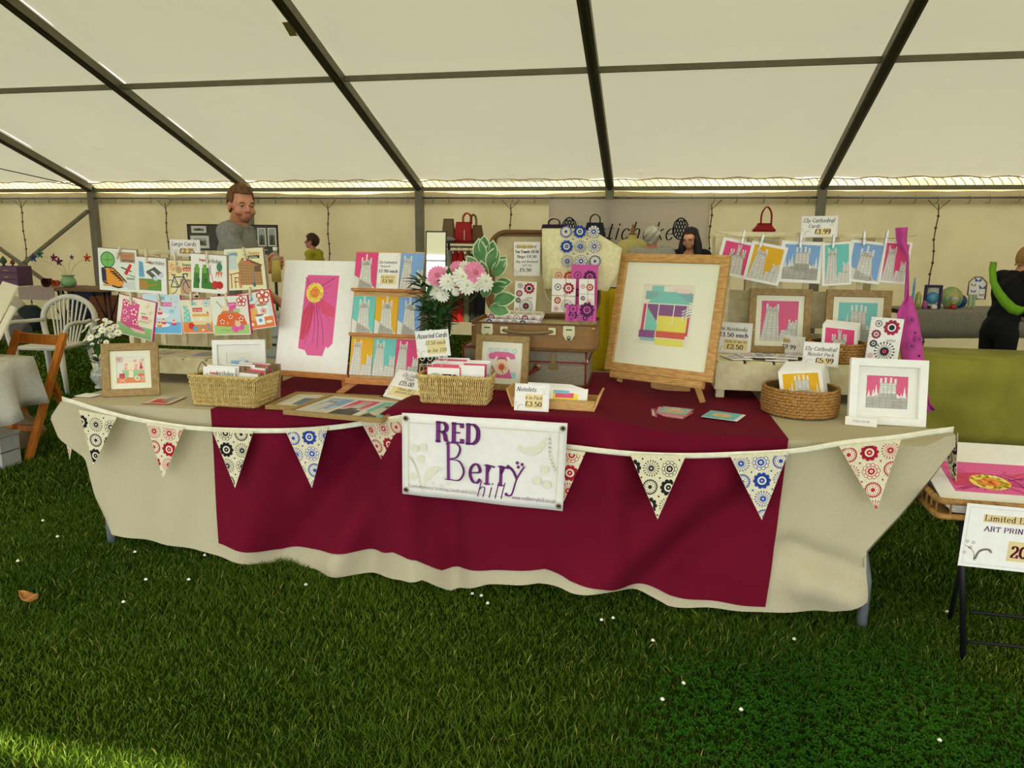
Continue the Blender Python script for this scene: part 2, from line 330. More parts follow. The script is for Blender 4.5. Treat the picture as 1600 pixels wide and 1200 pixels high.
# ---------------------------------------------------------------- artwork
def gear(a, x, y, r, c, bgc, n=12, k=0):
    """the round folk flower motifs printed on the cloth goods, four kinds"""
    if k == 0:      # scalloped solid flower with a hatched core
        for i in range(10):
            t = 2*math.pi*i/10; a.disc(x+r*.78*math.cos(t), y+r*.78*math.sin(t), r*.26, c, 8, up=(i == 0))
        a.disc(x, y, r*.8, c, 18, up=False); a.disc(x, y, r*.52, bgc, 16); a.disc(x, y, r*.33, c, 12)
        a.disc(x, y, r*.1, bgc, 8)
    elif k == 1:    # dandelion with pin spokes
        a.l += 1
        for i in range(18):
            t = 2*math.pi*i/18; p = (x+r*.35*math.cos(t), y+r*.35*math.sin(t)); q = (x+r*.92*math.cos(t), y+r*.92*math.sin(t))
            a.line([p, q], r*.05, c, up=False); a.disc(q[0], q[1], r*.09, c, 6, up=False)
        a.disc(x, y, r*.34, c, 14); a.disc(x, y, r*.12, bgc, 8)
    elif k == 2:    # outlined petals
        a.l += 1
        for i in range(10):
            t = 2*math.pi*i/10; a.disc(x+r*.74*math.cos(t), y+r*.74*math.sin(t), r*.28, c, 8, up=False)
        a.l += 1
        for i in range(10):
            t = 2*math.pi*i/10; a.disc(x+r*.74*math.cos(t), y+r*.74*math.sin(t), r*.21, bgc, 8, up=False)
        a.disc(x, y, r*.66, c, 18); a.disc(x, y, r*.57, bgc, 16); a.l += 1
        for i in range(8):
            t = 2*math.pi*i/8; a.disc(x+r*.3*math.cos(t), y+r*.3*math.sin(t), r*.15, c, 6, up=False)
        a.disc(x, y, r*.14, bgc, 8); a.disc(x, y, r*.07, c, 6)
    else:           # ringed disc with dotted edge
        a.l += 1
        for i in range(22):
            t = 2*math.pi*i/22; a.disc(x+r*.86*math.cos(t), y+r*.86*math.sin(t), r*.11, c, 5, up=False)
        a.disc(x, y, r*.84, c, 20, up=False); a.disc(x, y, r*.75, bgc, 18); a.disc(x, y, r*.66, c, 16); a.disc(x, y, r*.6, bgc, 16); a.l += 1
        for i in range(8):
            t = 2*math.pi*i/8; a.disc(x+r*.4*math.cos(t), y+r*.4*math.sin(t), r*.07, c, 5, up=False)
        a.disc(x, y, r*.25, c, 12, up=False)
def motif_field(a, x0, y0, x1, y1, c, bgc, step=.4, r=.17, ph=0, off=(0, 0)):
    ny = int((y1-y0)/step)+2; nx = int((x1-x0)/step)+2; base = a.l
    for j in range(ny):
        for i in range(nx):
            a.l = base
            x = x0+off[0]+i*step; y = y0+off[1]+j*step
            gear(a, x, y, r, c, bgc, k=(i+2*j+ph+(j//2)) % 4)
            a.disc(x+step/2, y+step/2, r*.12, c, 6)
    a.l = base+9
def cath(a, k, x0, y0, x1, y1, c, seed=1, paperc=(226, 222, 210), lc=(166, 160, 146)):
    """line drawing of a cathedral tower on a coloured ground: 0 west tower and roof, 1 tall tower and lower turret, 2 octagon with pinnacles and spires, 3 two crowned turrets"""
    w, h = x1-x0, y1-y0; r = random.Random(seed); X = lambda t: x0+t*w; Y = lambda t: y0+t*h
    a.rect(x0, y0, x1, y1, c)
    def pin(cx, yb, yt, hw, s=3):
        return [(X(cx-hw), Y(yb)), (X(cx-hw*.9), Y(yt-.03)), (X(cx-hw*1.2), Y(yt-.015)), (X(cx-hw*.9), Y(yt)), (X(cx+hw*.9), Y(yt)), (X(cx+hw*1.2), Y(yt-.015)), (X(cx+hw*.9), Y(yt-.03)), (X(cx+hw), Y(yb))]
    def body(bl, br, tl, tr, yb, yt, rows, cols):
        a.poly([(X(bl), Y(yb)), (X(br), Y(yb)), (X(tr), Y(yt)), (X(tl), Y(yt))], paperc, False)
        lines = []
        for i in range(rows+1):
            t = i/rows; l = bl+(tl-bl)*t; q = br+(tr-br)*t; y = yb+(yt-yb)*t; lines.append(([(X(l), Y(y)), (X(q), Y(y))], .008))
            if i < rows:
                for j in range(cols):
                    if r.random() < .1: continue
                    f = (j+.5)/cols; cx = l+(q-l)*f; hh = (yt-yb)/rows; ww = (q-l)/cols*.3
                    lines.append(([(X(cx-ww), Y(y+hh*.12)), (X(cx-ww), Y(y+hh*.6)), (X(cx), Y(y+hh*.85)), (X(cx+ww), Y(y+hh*.6)), (X(cx+ww), Y(y+hh*.12))], .006))
        for j in range(0, cols+1, 2):
            f = j/cols; lines.append(([(X(bl+(br-bl)*f), Y(yb)), (X(tl+(tr-tl)*f), Y(yt))], .009))
        return lines
    a.l += 1; Ls = []
    if k == 0:
        Ls += body(.2, .8, .3, .7, .0, .68, 8, 8)
        for cx, yt in ((.31, .86), (.43, .78), (.5, .95), (.58, .79), (.7, .85)): a._p(pin(cx, .64, yt, .035), paperc)
        Ls += body(.3, .7, .33, .67, .66, .76, 1, 7)
        a._p([(X(0), Y(.36)), (X(0), Y(0)), (X(1), Y(0)), (X(.78), Y(.1)), (X(.66), Y(.12))], paperc)
        for i in range(5): Ls.append(([(X(0), Y(.33-i*.06)), (X(.7), Y(.1-i*.03))], .008))
        a._p([(X(.72), Y(0)), (X(.76), Y(.24)), (X(.88), Y(0))], paperc)
    elif k == 1:
        Ls += body(0, .52, .14, .46, .0, .76, 10, 7)
        for cx, yt in ((.16, .93), (.24, .86), (.38, .86), (.45, .92)): a._p(pin(cx, .72, yt, .03), paperc)
        Ls += body(.15, .45, .17, .43, .75, .83, 1, 5)
        Ls += body(.5, 1, .56, 1, 0, .28, 4, 6)
        Ls += body(.72, 1, .76, 1, .26, .46, 3, 4)
        for cx, yt in ((.78, .54), (.87, .5), (.96, .54)): a._p(pin(cx, .44, yt, .025), paperc)
    elif k == 2:
        Ls += body(.3, .74, .33, .71, .3, .78, 6, 8)
        for cx, yt in ((.35, .93), (.46, .95), (.59, .95), (.7, .92)): a._p(pin(cx, .74, yt, .028), paperc)
        a._p([(X(0), Y(0)), (X(1), Y(0)), (X(1), Y(.34)), (X(.86), Y(.34)), (X(.74), Y(.46)), (X(.3), Y(.46)), (X(.22), Y(.36)), (X(0), Y(.34))], paperc)
        for cx, yt in ((.06, .56), (.17, .6), (.24, .74), (.93, .7), (.85, .48)): a._p([(X(cx-.05), Y(.3)), (X(cx), Y(yt)), (X(cx+.05), Y(.3))], paperc)
        Ls += body(0, 1, 0, 1, 0, .32, 3, 12)
        for i in range(4): Ls.append(([(X(.6), Y(.02+i*.05)), (X(1), Y(.12+i*.05))], .008))
    else:
        Ls += body(.22, .78, .3, .7, .0, .6, 7, 8)
        for cx, yt in ((.3, .74), (.5, .93), (.68, .78)): Ls += body(cx-.07, cx+.07, cx-.06, cx+.06, .55, yt-.06, 2, 2)
        for cx, yt in ((.26, .78), (.34, .78), (.46, .96), (.54, .95), (.64, .82), (.72, .82)): a._p(pin(cx, .6, yt, .022), paperc)
    a.l += 1
    for p, t in Ls: a.line(p, t*w*1.1, lc, up=False)
    a.l += 1
def scribble(a, x, y, w, n, c, h=.03, seed=3):
    a.text('abceghinorst'[:n], x, y, h, c)
def swirl(a, cx, cy, s, fl, c=(214, 210, 186)):
    f = lambda x, y: (cx+x*s*fl, cy+y*s)
    a.line([f(0, 0), f(-.1, .45), f(-.5, .75)], s*.05, c, sm_=True)
    a.line([f(.02, .0), f(.2, .5), f(.6, .62), f(.75, .45)], s*.12, c, sm_=True, up=False)
    for x, y in ((-.45, .95), (-.15, .92), (-.25, .65), (-.5, .35)): a.disc(*f(x, y), s*.1, c, 10, up=False)
def price(a, lines, hl=None, border=True):
    """printed price card: lines = (text, x, y, height, kind) in card units; hl = highlighted strips"""
    A = a.A
    if border:
        for p in ([(.03, .03), (.97, .03)], [(.97, .03), (.97, A-.03)], [(.97, A-.03), (.03, A-.03)], [(.03, A-.03), (.03, .03)]): a.line(p, .006, (206, 204, 190), up=False)
    swirl(a, .1, .06, .2, 1); swirl(a, .9, A-.06, -.22, -1)
    mx = max([y+h for _, _, y, h, _ in lines]+[q[3] for q in hl or []]); k_ = (A-.07)/mx if mx > A-.07 else 1
    lines = [(t, x, y*k_, h*k_**.6, k) for t, x, y, h, k in lines]; hl = [(q[0], q[1]*k_, q[2], q[3]*k_) for q in hl or []]
    for x0, y0, x1, y1 in hl or []: a.rect(x0, y0, x1, y1, (232, 212, 150))
    for t, x, y, h, k in lines:
        if k == 's': a.text(t, x, y, h, INKB, .15, .25, cx=True)
        else: a.text(t, x, y, h, (90, 50, 40) if k == 'b' else (78, 44, 84), .22, wide=1.15, cx=True)
def card_shoe(a):
    A = a.A; a.rect(.03, .03, .97, A-.03, (226, 232, 214)); a.disc(.25, A-.26, .19, (70, 110, 60), 24); a.disc(.25, A-.26, .165, (120, 186, 96), 24)
    a.line([(.25, A-.4), (.25, A-.12)], .012, (70, 110, 60)); a.line([(.12, A-.26), (.38, A-.26)], .012, (70, 110, 60), up=False)
    a.rect(.58, A-.3, .96, A-.06, (186, 148, 110)); a.text('HAPPY', .62, A-.19, .07, (214, 96, 60), .2); a.text('BIRTHDAY', .63, A-.28, .05, INKB, .2)
    a.line([(.6, A-.42), (.85, A-.5)], .03, (60, 60, 60)); a.poly([(.66, .42), (.82, .66), (.88, .62), (.74, .38)], (208, 52, 44)); a.line([(.78, .4), (.95, .35)], .015, (60, 60, 60))
    a.poly([(.08, .24), (.07, .52), (.2, .56), (.4, .54), (.56, .4), (.72, .24), (.74, .12), (.5, .06), (.3, .1), (.1, .18)], (44, 36, 32))
    a.poly([(.1, .26), (.1, .49), (.22, .53), (.4, .51), (.55, .37), (.7, .22), (.7, .14), (.5, .1), (.3, .14), (.12, .22)], (232, 152, 44))
    a.poly([(.08, .24), (.08, .5), (.19, .5), (.2, .2)], (50, 44, 60)); a.poly([(.66, .24), (.74, .18), (.73, .1), (.6, .1)], (214, 210, 206))
    for i in range(5): a.line([(.3+i*.055, .48-i*.045), (.44+i*.05, .42-i*.05)], .018, (40, 32, 30), up=(i == 0)); a.line([(.3+i*.055, .43-i*.045), (.44+i*.05, .47-i*.05)], .018, (40, 32, 30), up=False)
    a.rect(.72, .28, .93, .33, (150, 160, 140)); a.rect(.1, .1, .34, .15, (214, 150, 90)); a.rect(.74, .06, .94, .24, (214, 214, 206))
def card_binoc(a):
    A = a.A; a.text('happy', .3, A-.17, .06, (220, 90, 70), .25); a.text('birthday', .46, A-.2, .1, (110, 120, 80), .18)
    a.poly([(.08, A-.12), (.22, A-.16), (.26, .5), (.06, .5)], (110, 170, 206)); 
    for i in range(4): a.line([(.08, A-.25-i*.1), (.2, A-.2-i*.1)], .015, (60, 110, 160), up=False)
    a.rect(.06, .1, .82, .46, (104, 150, 60)); a.poly([(.06, .12), (.34, .12), (.36, .4), (.06, .42)], (176, 134, 70)); a.line([(.24, .22), (.68, .3)], .03, (190, 130, 50))
    for dx, dy in ((0, 0), (.2, .1)):
        a.poly([(.3+dx, .66+dy), (.4+dx, .74+dy), (.68+dx, .54+dy), (.6+dx, .42+dy)], (96, 100, 88)); a.disc(.63+dx, .48+dy, .08, (200, 214, 222), 14, .075)
    a.line([(.46, .72), (.62, .8)], .06, (80, 84, 76))
def bike(a, x, y, s, c):
    for cx in (0, 1):
        a.disc(x+cx*s, y, s*.36, c, 22); a.disc(x+cx*s, y, s*.325, (232, 222, 170) if cx == 0 else (196, 160, 124), 22)
        a.disc(x+cx*s, y, s*.04, c, 8)
    f = lambda p, q: (x+p*s, y+q*s)
    for p in ([f(0, 0), f(.2, .5), f(.75, .52), f(.45, 0), f(0, 0)], [f(.2, .55), f(.45, 0)], [f(.7, .66), f(.75, .5), f(1, 0)], [f(.08, .62), f(.28, .6)], [f(.7, .66), f(.95, .68), f(.92, .54)]): a.line(p, s*.05, c, up=False)
def card_bike(a):
    A = a.A; a.rect(.02, .02, .98, A-.02, (236, 226, 170)); a.rect(.02, A-.5, .3, A-.02, (238, 214, 150)); a.poly([(.42, .02), (.96, .02), (.96, .5), (.42, .5)], (196, 160, 124)); bike(a, .1, A-.28, .3, (222, 104, 60))
    a.text('happy', .54, A-.16, .09, (90, 80, 70), .2); a.rect(.54, A-.32, .93, A-.2, (214, 66, 50)); a.text('birthday', .57, A-.3, .07, (238, 220, 190), .2)
    a.disc(.82, A-.42, .07, (210, 190, 110), 14); a.disc(.82, A-.42, .05, (236, 226, 170), 12); bike(a, .1, .24, .62, (52, 56, 92)); a.rect(.02, .02, .1, .3, (226, 206, 120))
def card_boots(a):
    A = a.A; a.text('happy', .24, A-.17, .06, (220, 90, 70), .25); a.text('birthday', .42, A-.2, .09, (104, 116, 80), .18)
    for dx in (0, .22):
        a.poly([(.06+dx, .12), (.1+dx, A-.34), (.28+dx, A-.34), (.3+dx, .3), (.5+dx*1.0, .16), (.5+dx, .1), (.14+dx, .1)] if dx else [(.05, .1), (.1, A-.34), (.24, A-.34), (.22, .1)], (70, 128, 48)); a.rect(.12+dx, .5, .22+dx, .72, (116, 170, 62)); a.rect(.14+dx, .25, .24+dx, .36, (54, 106, 40))
    a.line([(.56, A-.26), (.48, .3)], .014, (200, 110, 80)); a.line([(.5, A-.26), (.62, .3)], .014, (200, 110, 80), up=False)
    for dx in (-.05, .0, .06): a.poly([(.76+dx, A-.42), (.82+dx, A-.42), (.76+dx*1.5, .4)], (224, 112, 54))
    a.disc(.8, A-.3, .08, (76, 130, 90), 10, .12); a.disc(.68, .22, .1, (206, 52, 44), 16); a.disc(.8, .22, .1, (196, 44, 38), 16)
def card_basket(a):
    A = a.A; a.rect(.02, .02, .98, A-.02, (238, 230, 176)); a.rect(.05, .5, .3, A-.05, (200, 216, 206)); a.poly([(.06, A-.1), (.34, A-.18), (.34, A-.08)], (150, 170, 170)); a.line([(.06, A-.16), (.3, A-.1)], .02, (120, 140, 150))
    a.text('happy', .64, A-.15, .08, (226, 150, 50), .22); a.rect(.6, A-.24, .9, A-.17, (50, 50, 60)); a.text('birthday', .63, A-.23, .045, (230, 226, 200), .2)
    a.poly([(.36, .12), (.32, .62), (.42, .74), (.8, .64), (.92, .6), (.92, .1)], (186, 140, 88))
    for i in range(7): a.line([(.34, .18+i*.07), (.92, .16+i*.065)], .01, (146, 104, 60), up=(i == 0))
    for i in range(7): a.line([(.42+i*.075, .12), (.4+i*.075, .66)], .01, (146, 104, 60), up=False)
    a.poly([(.42, .74), (.5, .78), (.95, .58), (.92, .54)], (120, 90, 60)); a.poly([(.52, .66), (.62, .7), (.66, .64), (.56, .6)], (222, 110, 70)); a.rect(.74, .42, .9, .56, (120, 84, 56))
    for p in ([(.08, .38), (.36, .42)], [(.12, .38), (.1, .06)], [(.32, .4), (.36, .06)], [(.2, .3), (.3, .3)], [(.22, .3), (.2, .06)], [(.28, .2), (.18, .2)], [(.3, .3), (.32, .06)]): a.line(p, .022, (190, 74, 50), up=False)
    a.line([(.72, .5), (.7, .15)], .02, (90, 140, 150)); a.disc(.7, .12, .04, (70, 110, 130), 8, .06)
def flower5(a, x, y, r, c, cc=(248, 238, 214)):
    a.l += 1
    for i in range(5):
        t = 2*math.pi*i/5+.3; a.disc(x+r*.6*math.cos(t), y+r*.6*math.sin(t), r*.42, c, 9, up=False)
    a.l += 1
    for i in range(5):
        t = 2*math.pi*i/5+.3; a.disc(x+r*.58*math.cos(t), y+r*.58*math.sin(t), r*.26, cc, 8, up=False)
    a.disc(x, y, r*.2, c, 8)
def card_wboot(a):
    A = a.A; a.rect(.02, .3, .98, A-.02, (242, 232, 206)); a.rect(.02, .02, .98, .3, (156, 196, 130))
    a.poly([(.1, .3), (.12, A-.08), (.58, A-.14), (.56, .48), (.56, .34), (.8, .2), (.78, .13), (.5, .15), (.3, .22)], (222, 92, 150)); a.poly([(.36, .22), (.8, .2), (.78, .13), (.5, .13)], (240, 210, 180))
    for x, y, r in ((.22, .8, .1), (.42, .85, .07), (.44, .62, .12), (.2, .58, .08), (.5, .38, .1), (.22, .38, .07), (.3, .47, .05)): flower5(a, x, y, r, (214, 50, 80), (250, 226, 226))
    a.rect(.64, .62, .78, .66, (160, 200, 140)); a.rect(.66, .5, .84, .58, (222, 70, 110)); a.text('happy', .66, .51, .05, (250, 230, 220)); a.text('birthday', .62, .42, .05, (206, 150, 110))
    for x, y in ((.9, .7), (.8, .85), (.9, .5)): a.line([(x-.07, y), (x+.07, y)], .01, (230, 180, 130)); a.line([(x, y-.07), (x, y+.07)], .01, (230, 180, 130), up=False); a.line([(x-.05, y-.05), (x+.05, y+.05)], .01, (230, 180, 130), up=False)
def cupcake(a, x, y, s, c=(214, 60, 110)):
    a.poly([(x-s*.5, y), (x-s*.35, y-s*.55), (x+s*.35, y-s*.55), (x+s*.5, y)], c); a.disc(x, y+s*.08, s*.55, (246, 210, 170), 12, s*.28); a.disc(x, y+s*.28, s*.14, (214, 50, 60), 7)
def card_cup(a):
    A = a.A; a.rect(.02, .3, .98, A-.02, (200, 224, 232)); a.rect(.02, .02, .98, .3, (112, 184, 226)); a.rect(.4, A-.14, .6, A-.06, (130, 196, 200)); a.rect(.5, A-.3, .78, A-.2, (224, 70, 150)); a.text('BIRTHDAY', .52, A-.28, .055, (250, 230, 240)); a.rect(.7, A-.46, .82, A-.38, (150, 200, 214))
    for x in (.12, .3, .5): a.line([(x-.1+i*.1, .35+.03*(i % 2)) for i in range(3)], .008, (160, 190, 200), up=False)
    a.disc(.35, .46, .34, (236, 236, 228), 20, .07); a.disc(.35, .22, .34, (236, 236, 228), 20, .06)
    for x, y, c in ((.2, .56, (232, 150, 60)), (.44, .56, (214, 60, 110)), (.52, .32, (200, 70, 120)), (.2, .3, (214, 60, 110)), (.4, .24, (232, 150, 60)), (.08, .34, (232, 150, 60)), (.8, .3, (214, 60, 140))): cupcake(a, x, y, .15, c)
    for x, y in ((.78, .86), (.86, .66), (.9, .8)): a.line([(x-.06, y), (x+.06, y)], .01, (226, 180, 150)); a.line([(x, y-.06), (x, y+.06)], .01, (226, 180, 150), up=False)
def card_sew(a):
    A = a.A; a.rect(.02, .34, .98, A-.02, (236, 226, 196)); a.rect(.02, .02, .98, .34, (232, 138, 66)); a.poly([(.04, .32), (.1, .7), (.06, .84), (.22, .82), (.28, .6), (.3, .34)], (134, 204, 190))
    for i in range(6): a.disc(.12+.08*(i % 2), .4+.07*i, .025, (240, 236, 220), 6, up=(i == 0))
    a.rect(.32, A-.16, .52, A-.06, (140, 204, 210)); a.rect(.38, A-.36, .7, A-.24, (214, 56, 60)); a.text('BIRTHDAY', .4, A-.34, .06, (246, 226, 214)); flower5(a, .84, A-.1, .12, (130, 190, 206))
    a.rect(.36, .5, .9, .58, (232, 176, 92)); a.rect(.4, .36, .48, .5, (240, 220, 170)); a.rect(.8, .32, .9, .5, (240, 220, 170)); a.rect(.36, .26, .94, .33, (240, 214, 150)); a.rect(.6, .4, .66, .48, (250, 240, 220)); a.rect(.84, .58, .88, .64, (190, 60, 60))
    a.disc(.3, .22, .1, (206, 50, 50), 14); a.disc(.42, .14, .085, (90, 170, 196), 12); a.rect(.6, .1, .7, .26, (180, 150, 120)); a.poly([(.78, .3), (.9, .3), (.88, .18), (.98, .1), (.8, .08)], (150, 150, 150)); a.disc(.66, .1, .05, (238, 230, 200), 8, .03)
def card_knit(a):
    A = a.A; a.rect(.02, .2, .98, A-.02, (232, 232, 214)); a.rect(.02, .02, .98, .26, (168, 204, 120)); a.line([(.16, A-.12), (.36, .6)], .02, (120, 110, 90)); a.line([(.46, A-.1), (.4, .6)], .02, (120, 110, 90), up=False)
    a.disc(.38, .64, .11, (238, 214, 180), 14); a.disc(.58, .64, .11, (226, 90, 160), 14)
    a.poly([(.08, .24), (.16, .5), (.3, .58), (.7, .56), (.86, .48), (.94, .26), (.6, .2)], (230, 106, 44)); a.poly([(.24, .56), (.32, .62), (.7, .6), (.76, .54)], (196, 140, 90))
    for x, y, r in ((.26, .34, .09), (.5, .46, .08), (.78, .4, .09), (.4, .3, .04), (.64, .34, .05)): flower5(a, x, y, r, (206, 66, 50), (250, 226, 196))
    a.disc(.6, .16, .1, (226, 96, 160), 14); a.disc(.76, .2, .09, (226, 96, 160), 12); a.disc(.68, .28, .08, (236, 200, 160), 12)
    a.rect(.46, A-.26, .7, A-.16, (214, 60, 140)); a.text('HAPPY', .48, A-.24, .05, (248, 226, 236)); a.rect(.6, A-.4, .78, A-.32, (176, 206, 150)); flower5(a, .84, A-.14, .14, (196, 50, 80)); a.line([(.2, .12), (.3, .15), (.36, .1), (.5, .14)], .012, (120, 160, 90))
def card_mug(a):
    A = a.A; a.rect(.02, .3, .98, A-.02, (222, 228, 220)); a.rect(.02, .02, .98, .3, (232, 128, 62)); flower5(a, .8, A-.14, .2, (206, 52, 44)); a.rect(.34, A-.22, .5, A-.12, (120, 190, 206)); a.rect(.3, A-.42, .52, A-.3, (220, 80, 60))
    a.poly([(.26, .28), (.3, .56), (.56, .54), (.56, .2)], (236, 176, 96)); a.line([(.4, .5), (.7, .86)], .02, (214, 170, 120))
    a.poly([(.56, .3), (.56, .62), (.88, .62), (.86, .3)], (240, 240, 232)); a.disc(.72, .63, .16, (176, 140, 100), 14, .04); flower5(a, .74, .46, .09, (206, 50, 50))
    a.poly([(.48, .1), (.46, .36), (.72, .36), (.72, .1)], (240, 242, 238)); a.disc(.59, .36, .13, (150, 110, 80), 14, .03); a.disc(.6, .22, .06, (90, 170, 206), 5); a.disc(.3, .14, .1, (240, 226, 190), 12, .05); a.disc(.84, .16, .1, (240, 230, 200), 12, .04)
def art_caravan(a):
    A = a.A; a.rect(0, 0, 1, A, (232, 230, 218)); a.rect(0, 0, 1, .22, (232, 132, 70)); flower5(a, .12, A-.1, .13, (206, 90, 90)); flower5(a, .1, A-.1, .07, (120, 60, 110))
    a.poly([(.2, .5), (.24, .76), (.4, .92), (.96, .92), (.98, .5)], (246, 222, 196))
    for x, y in ((.34, .72), (.66, .86), (.7, .68), (.86, .78), (.32, .58), (.68, .56), (.9, .6), (.92, .9)): a.disc(x, y, .045, (214, 84, 60), 8); a.disc(x, y, .022, (250, 232, 210), 7)
    a.poly([(.2, .5), (.98, .5), (.98, .28), (.3, .2), (.2, .3)], (156, 204, 152)); a.rect(.42, .22, .58, .8, (244, 232, 196)); a.line([(.2, .5), (.98, .5)], .02, (230, 160, 110)); a.poly([(.8, .56), (.88, .82), (.92, .6), (.88, .52)], (200, 40, 70))
    a.rect(.08, .2, .28, .38, (206, 52, 70)); a.line([(.1, .04), (.3, .18)], .02, (240, 220, 180)); a.line([(.3, .04), (.1, .16)], .02, (240, 220, 180)); a.disc(.72, .18, .1, (240, 226, 190), 16); a.disc(.72, .18, .05, (150, 190, 140), 12)
    a.disc(.86, .3, .13, (230, 110, 50), 12, .07)
    for i in range(4): a.line([(.84+.04*i, .04), (.9+.03*i, .22)], .01, (244, 230, 200), up=False)
def art_phone(a):
    A = a.A; a.rect(0, 0, 1, A, (240, 228, 214)); a.rect(.05, A-.18, .95, A-.02, (226, 232, 214)); a.rect(.75, .02, .98, .2, (170, 216, 222)); 
    for x in (.12, .3, .6, .9): a.disc(x, A-.1, .07, (130, 200, 196), 12); a.disc(x, A-.1, .05, (232, 232, 214), 10)
    a.poly([(.04, A-.32), (.06, A-.2), (.3, A-.13), (.7, A-.13), (.92, A-.2), (.94, A-.34), (.78, A-.36), (.72, A-.28), (.3, A-.28), (.24, A-.38), (.1, A-.38)], (226, 92, 150))
    a.poly([(.36, A-.26), (.64, A-.26), (.72, .42), (.86, .04), (.84, .0), (.14, 0), (.14, .06), (.3, .44)], (226, 92, 150)); a.disc(.5, .36, .25, (240, 218, 170), 26); a.disc(.5, .36, .2, (232, 190, 140), 24); a.l += 1
    for i in range(10): t = i*.56+.3; a.disc(.5+.17*math.cos(t), .36+.17*math.sin(t), .03, (246, 232, 200), 8, up=False)
    a.disc(.5, .36, .1, (212, 56, 44), 16); a.line([(.5, .3), (.56, .14)], .02, (60, 40, 50)); a.rect(.42, A-.36, .58, A-.32, (140, 40, 90))
def art_hut(a):
    A = a.A; a.rect(0, 0, 1, A, (238, 228, 206)); a.rect(.1, A-.28, .95, A-.12, (160, 186, 176)); a.rect(.6, A-.16, .9, A-.05, (240, 212, 200)); a.rect(.16, A-.14, .4, A-.02, (132, 204, 186)); a.rect(.05, A-.28, .3, A-.12, (128, 180, 172)); a.rect(.7, A-.3, .98, A-.14, (128, 176, 176))
    a.poly([(.1, A-.34), (.4, A-.12), (.66, A-.12), (.96, A-.34)], (122, 200, 184)); a.rect(.04, .24, .1, A-.36, (206, 60, 96)); a.rect(.92, .2, .97, A-.5, (206, 60, 96))
    a.rect(.1, A-.7, .92, A-.36, (134, 72, 130)); a.rect(.34, A-.7, .92, A-.56, (222, 84, 136)); a.poly([(.1, .26), (.1, A-.4), (.36, A-.7), (.36, .26)], (128, 204, 186)); a.rect(.36, .26, .93, .54, (236, 222, 84)); a.rect(.36, .14, .93, .26, (216, 84, 48)); a.rect(.02, .12, .34, .26, (140, 70, 130)); a.rect(.36, .0, .92, .12, (236, 224, 92)); a.rect(.06, .06, .36, .12, (150, 200, 196))
    for x in (.34, .64): a.rect(x, A-.72, x+.018, A-.36, (240, 232, 214))
    for i in range(4): a.line([(.82, A-.62+i*.05), (.98, A-.54+i*.05)], .02, (238, 236, 226)); a.line([(.86, A-.6+i*.05), (.98, A-.57+i*.05)], .01, (40, 130, 140))
    a.rect(.89, A-.6, .91, A-.36, (240, 230, 212)); a.rect(.1, .26, .12, A-.36, (240, 230, 212))
def art_gerbera(a, x0, y0, x1, y1, skew=0, bite=True):
    """magenta flower print with a yellow eye near the top"""
    w, h = x1-x0, y1-y0; f = lambda x, y: (x0+x*w, y0+y*h)
    P = [f(0, .18), f(.05, .95), f(.1, 1), f(1, 1), f(.98, .16), f(.86, .1), f(.8, .12), f(.72, .0), f(.28, .0), f(.2, .06), f(.0, .08)] if bite else [f(0, 0), f(0, 1), f(1, 1), f(1, 0)]
    a.poly(P, (226, 96, 152)); cx, cy = (.34, .78) if bite else (.31, .36)
    a.poly([f(.02, .2), f(.04, .55), f(.24, .66), f(.38, .62), f(.3, .35), f(.12, .18)], (214, 70, 96)); a.poly([f(.42, .64), f(.6, .52), f(.96, .48), f(.95, .6), f(.6, .7)], (222, 80, 116), False)
    r = random.Random(4); a.l += 1
    for i in range(26):
        t = 2*math.pi*i/26; L = .25+.5*r.random(); ex, ey = cx+math.cos(t)*L, cy+math.sin(t)*L*.8
        ex = min(.97, max(.03, ex)); ey = min(.97, max(.08, ey)); a.line([f(cx+math.cos(t)*.16, cy+math.sin(t)*.1), f(ex, ey)], w*(.008+.02*r.random()*(i % 3 == 0)), (176, 44, 110), up=False)
    for sx, ex, ey in ((.36, .4, .14), (.4, .55, .1), (.46, .72, .14), (.3, .18, .14)): a.line([f(sx, .62), f((sx+ex)/2+.04, .4), f(ex, ey)], w*.012, (120, 50, 110), up=False, sm_=True)
    ry = .135 if bite else .26; rx = .25 if bite else .15; R_ = w*rx
    a.disc(*f(cx, cy), R_, (240, 216, 90), 26, h*ry*.92)
    for i in range(90):
        t = r.random()*6.28; q = .45+.5*r.random(); a.disc(x0+cx*w+R_*q*math.cos(t), y0+cy*h+h*ry*.92*q*math.sin(t), w*.018, ((196, 150, 30), (232, 180, 40), (250, 236, 140))[i % 3], 5, up=(i == 0))
    a.disc(*f(cx, cy), R_*.55, (232, 140, 50), 18, h*ry*.5)
    for i in range(30):
        t = r.random()*6.28; q = .5*r.random(); a.disc(x0+cx*w+R_*q*math.cos(t), y0+cy*h+h*ry*.92*q*math.sin(t), w*.014, ((222, 84, 60), (240, 180, 60))[i % 2], 5, up=(i == 0))
def art_shell(a, c=(120, 190, 190)):
    A = a.A; a.rect(.04, .04, .96, A-.04, c); a.disc(.5, A*.5, .3, (232, 196, 140), 20, A*.26); a.l += 1
    for i in range(9): t = math.pi*(i+.5)/9; a.line([(.5, A*.28), (.5+.27*math.cos(t), A*.5+A*.23*math.sin(t))], .012, (206, 160, 100), up=False)
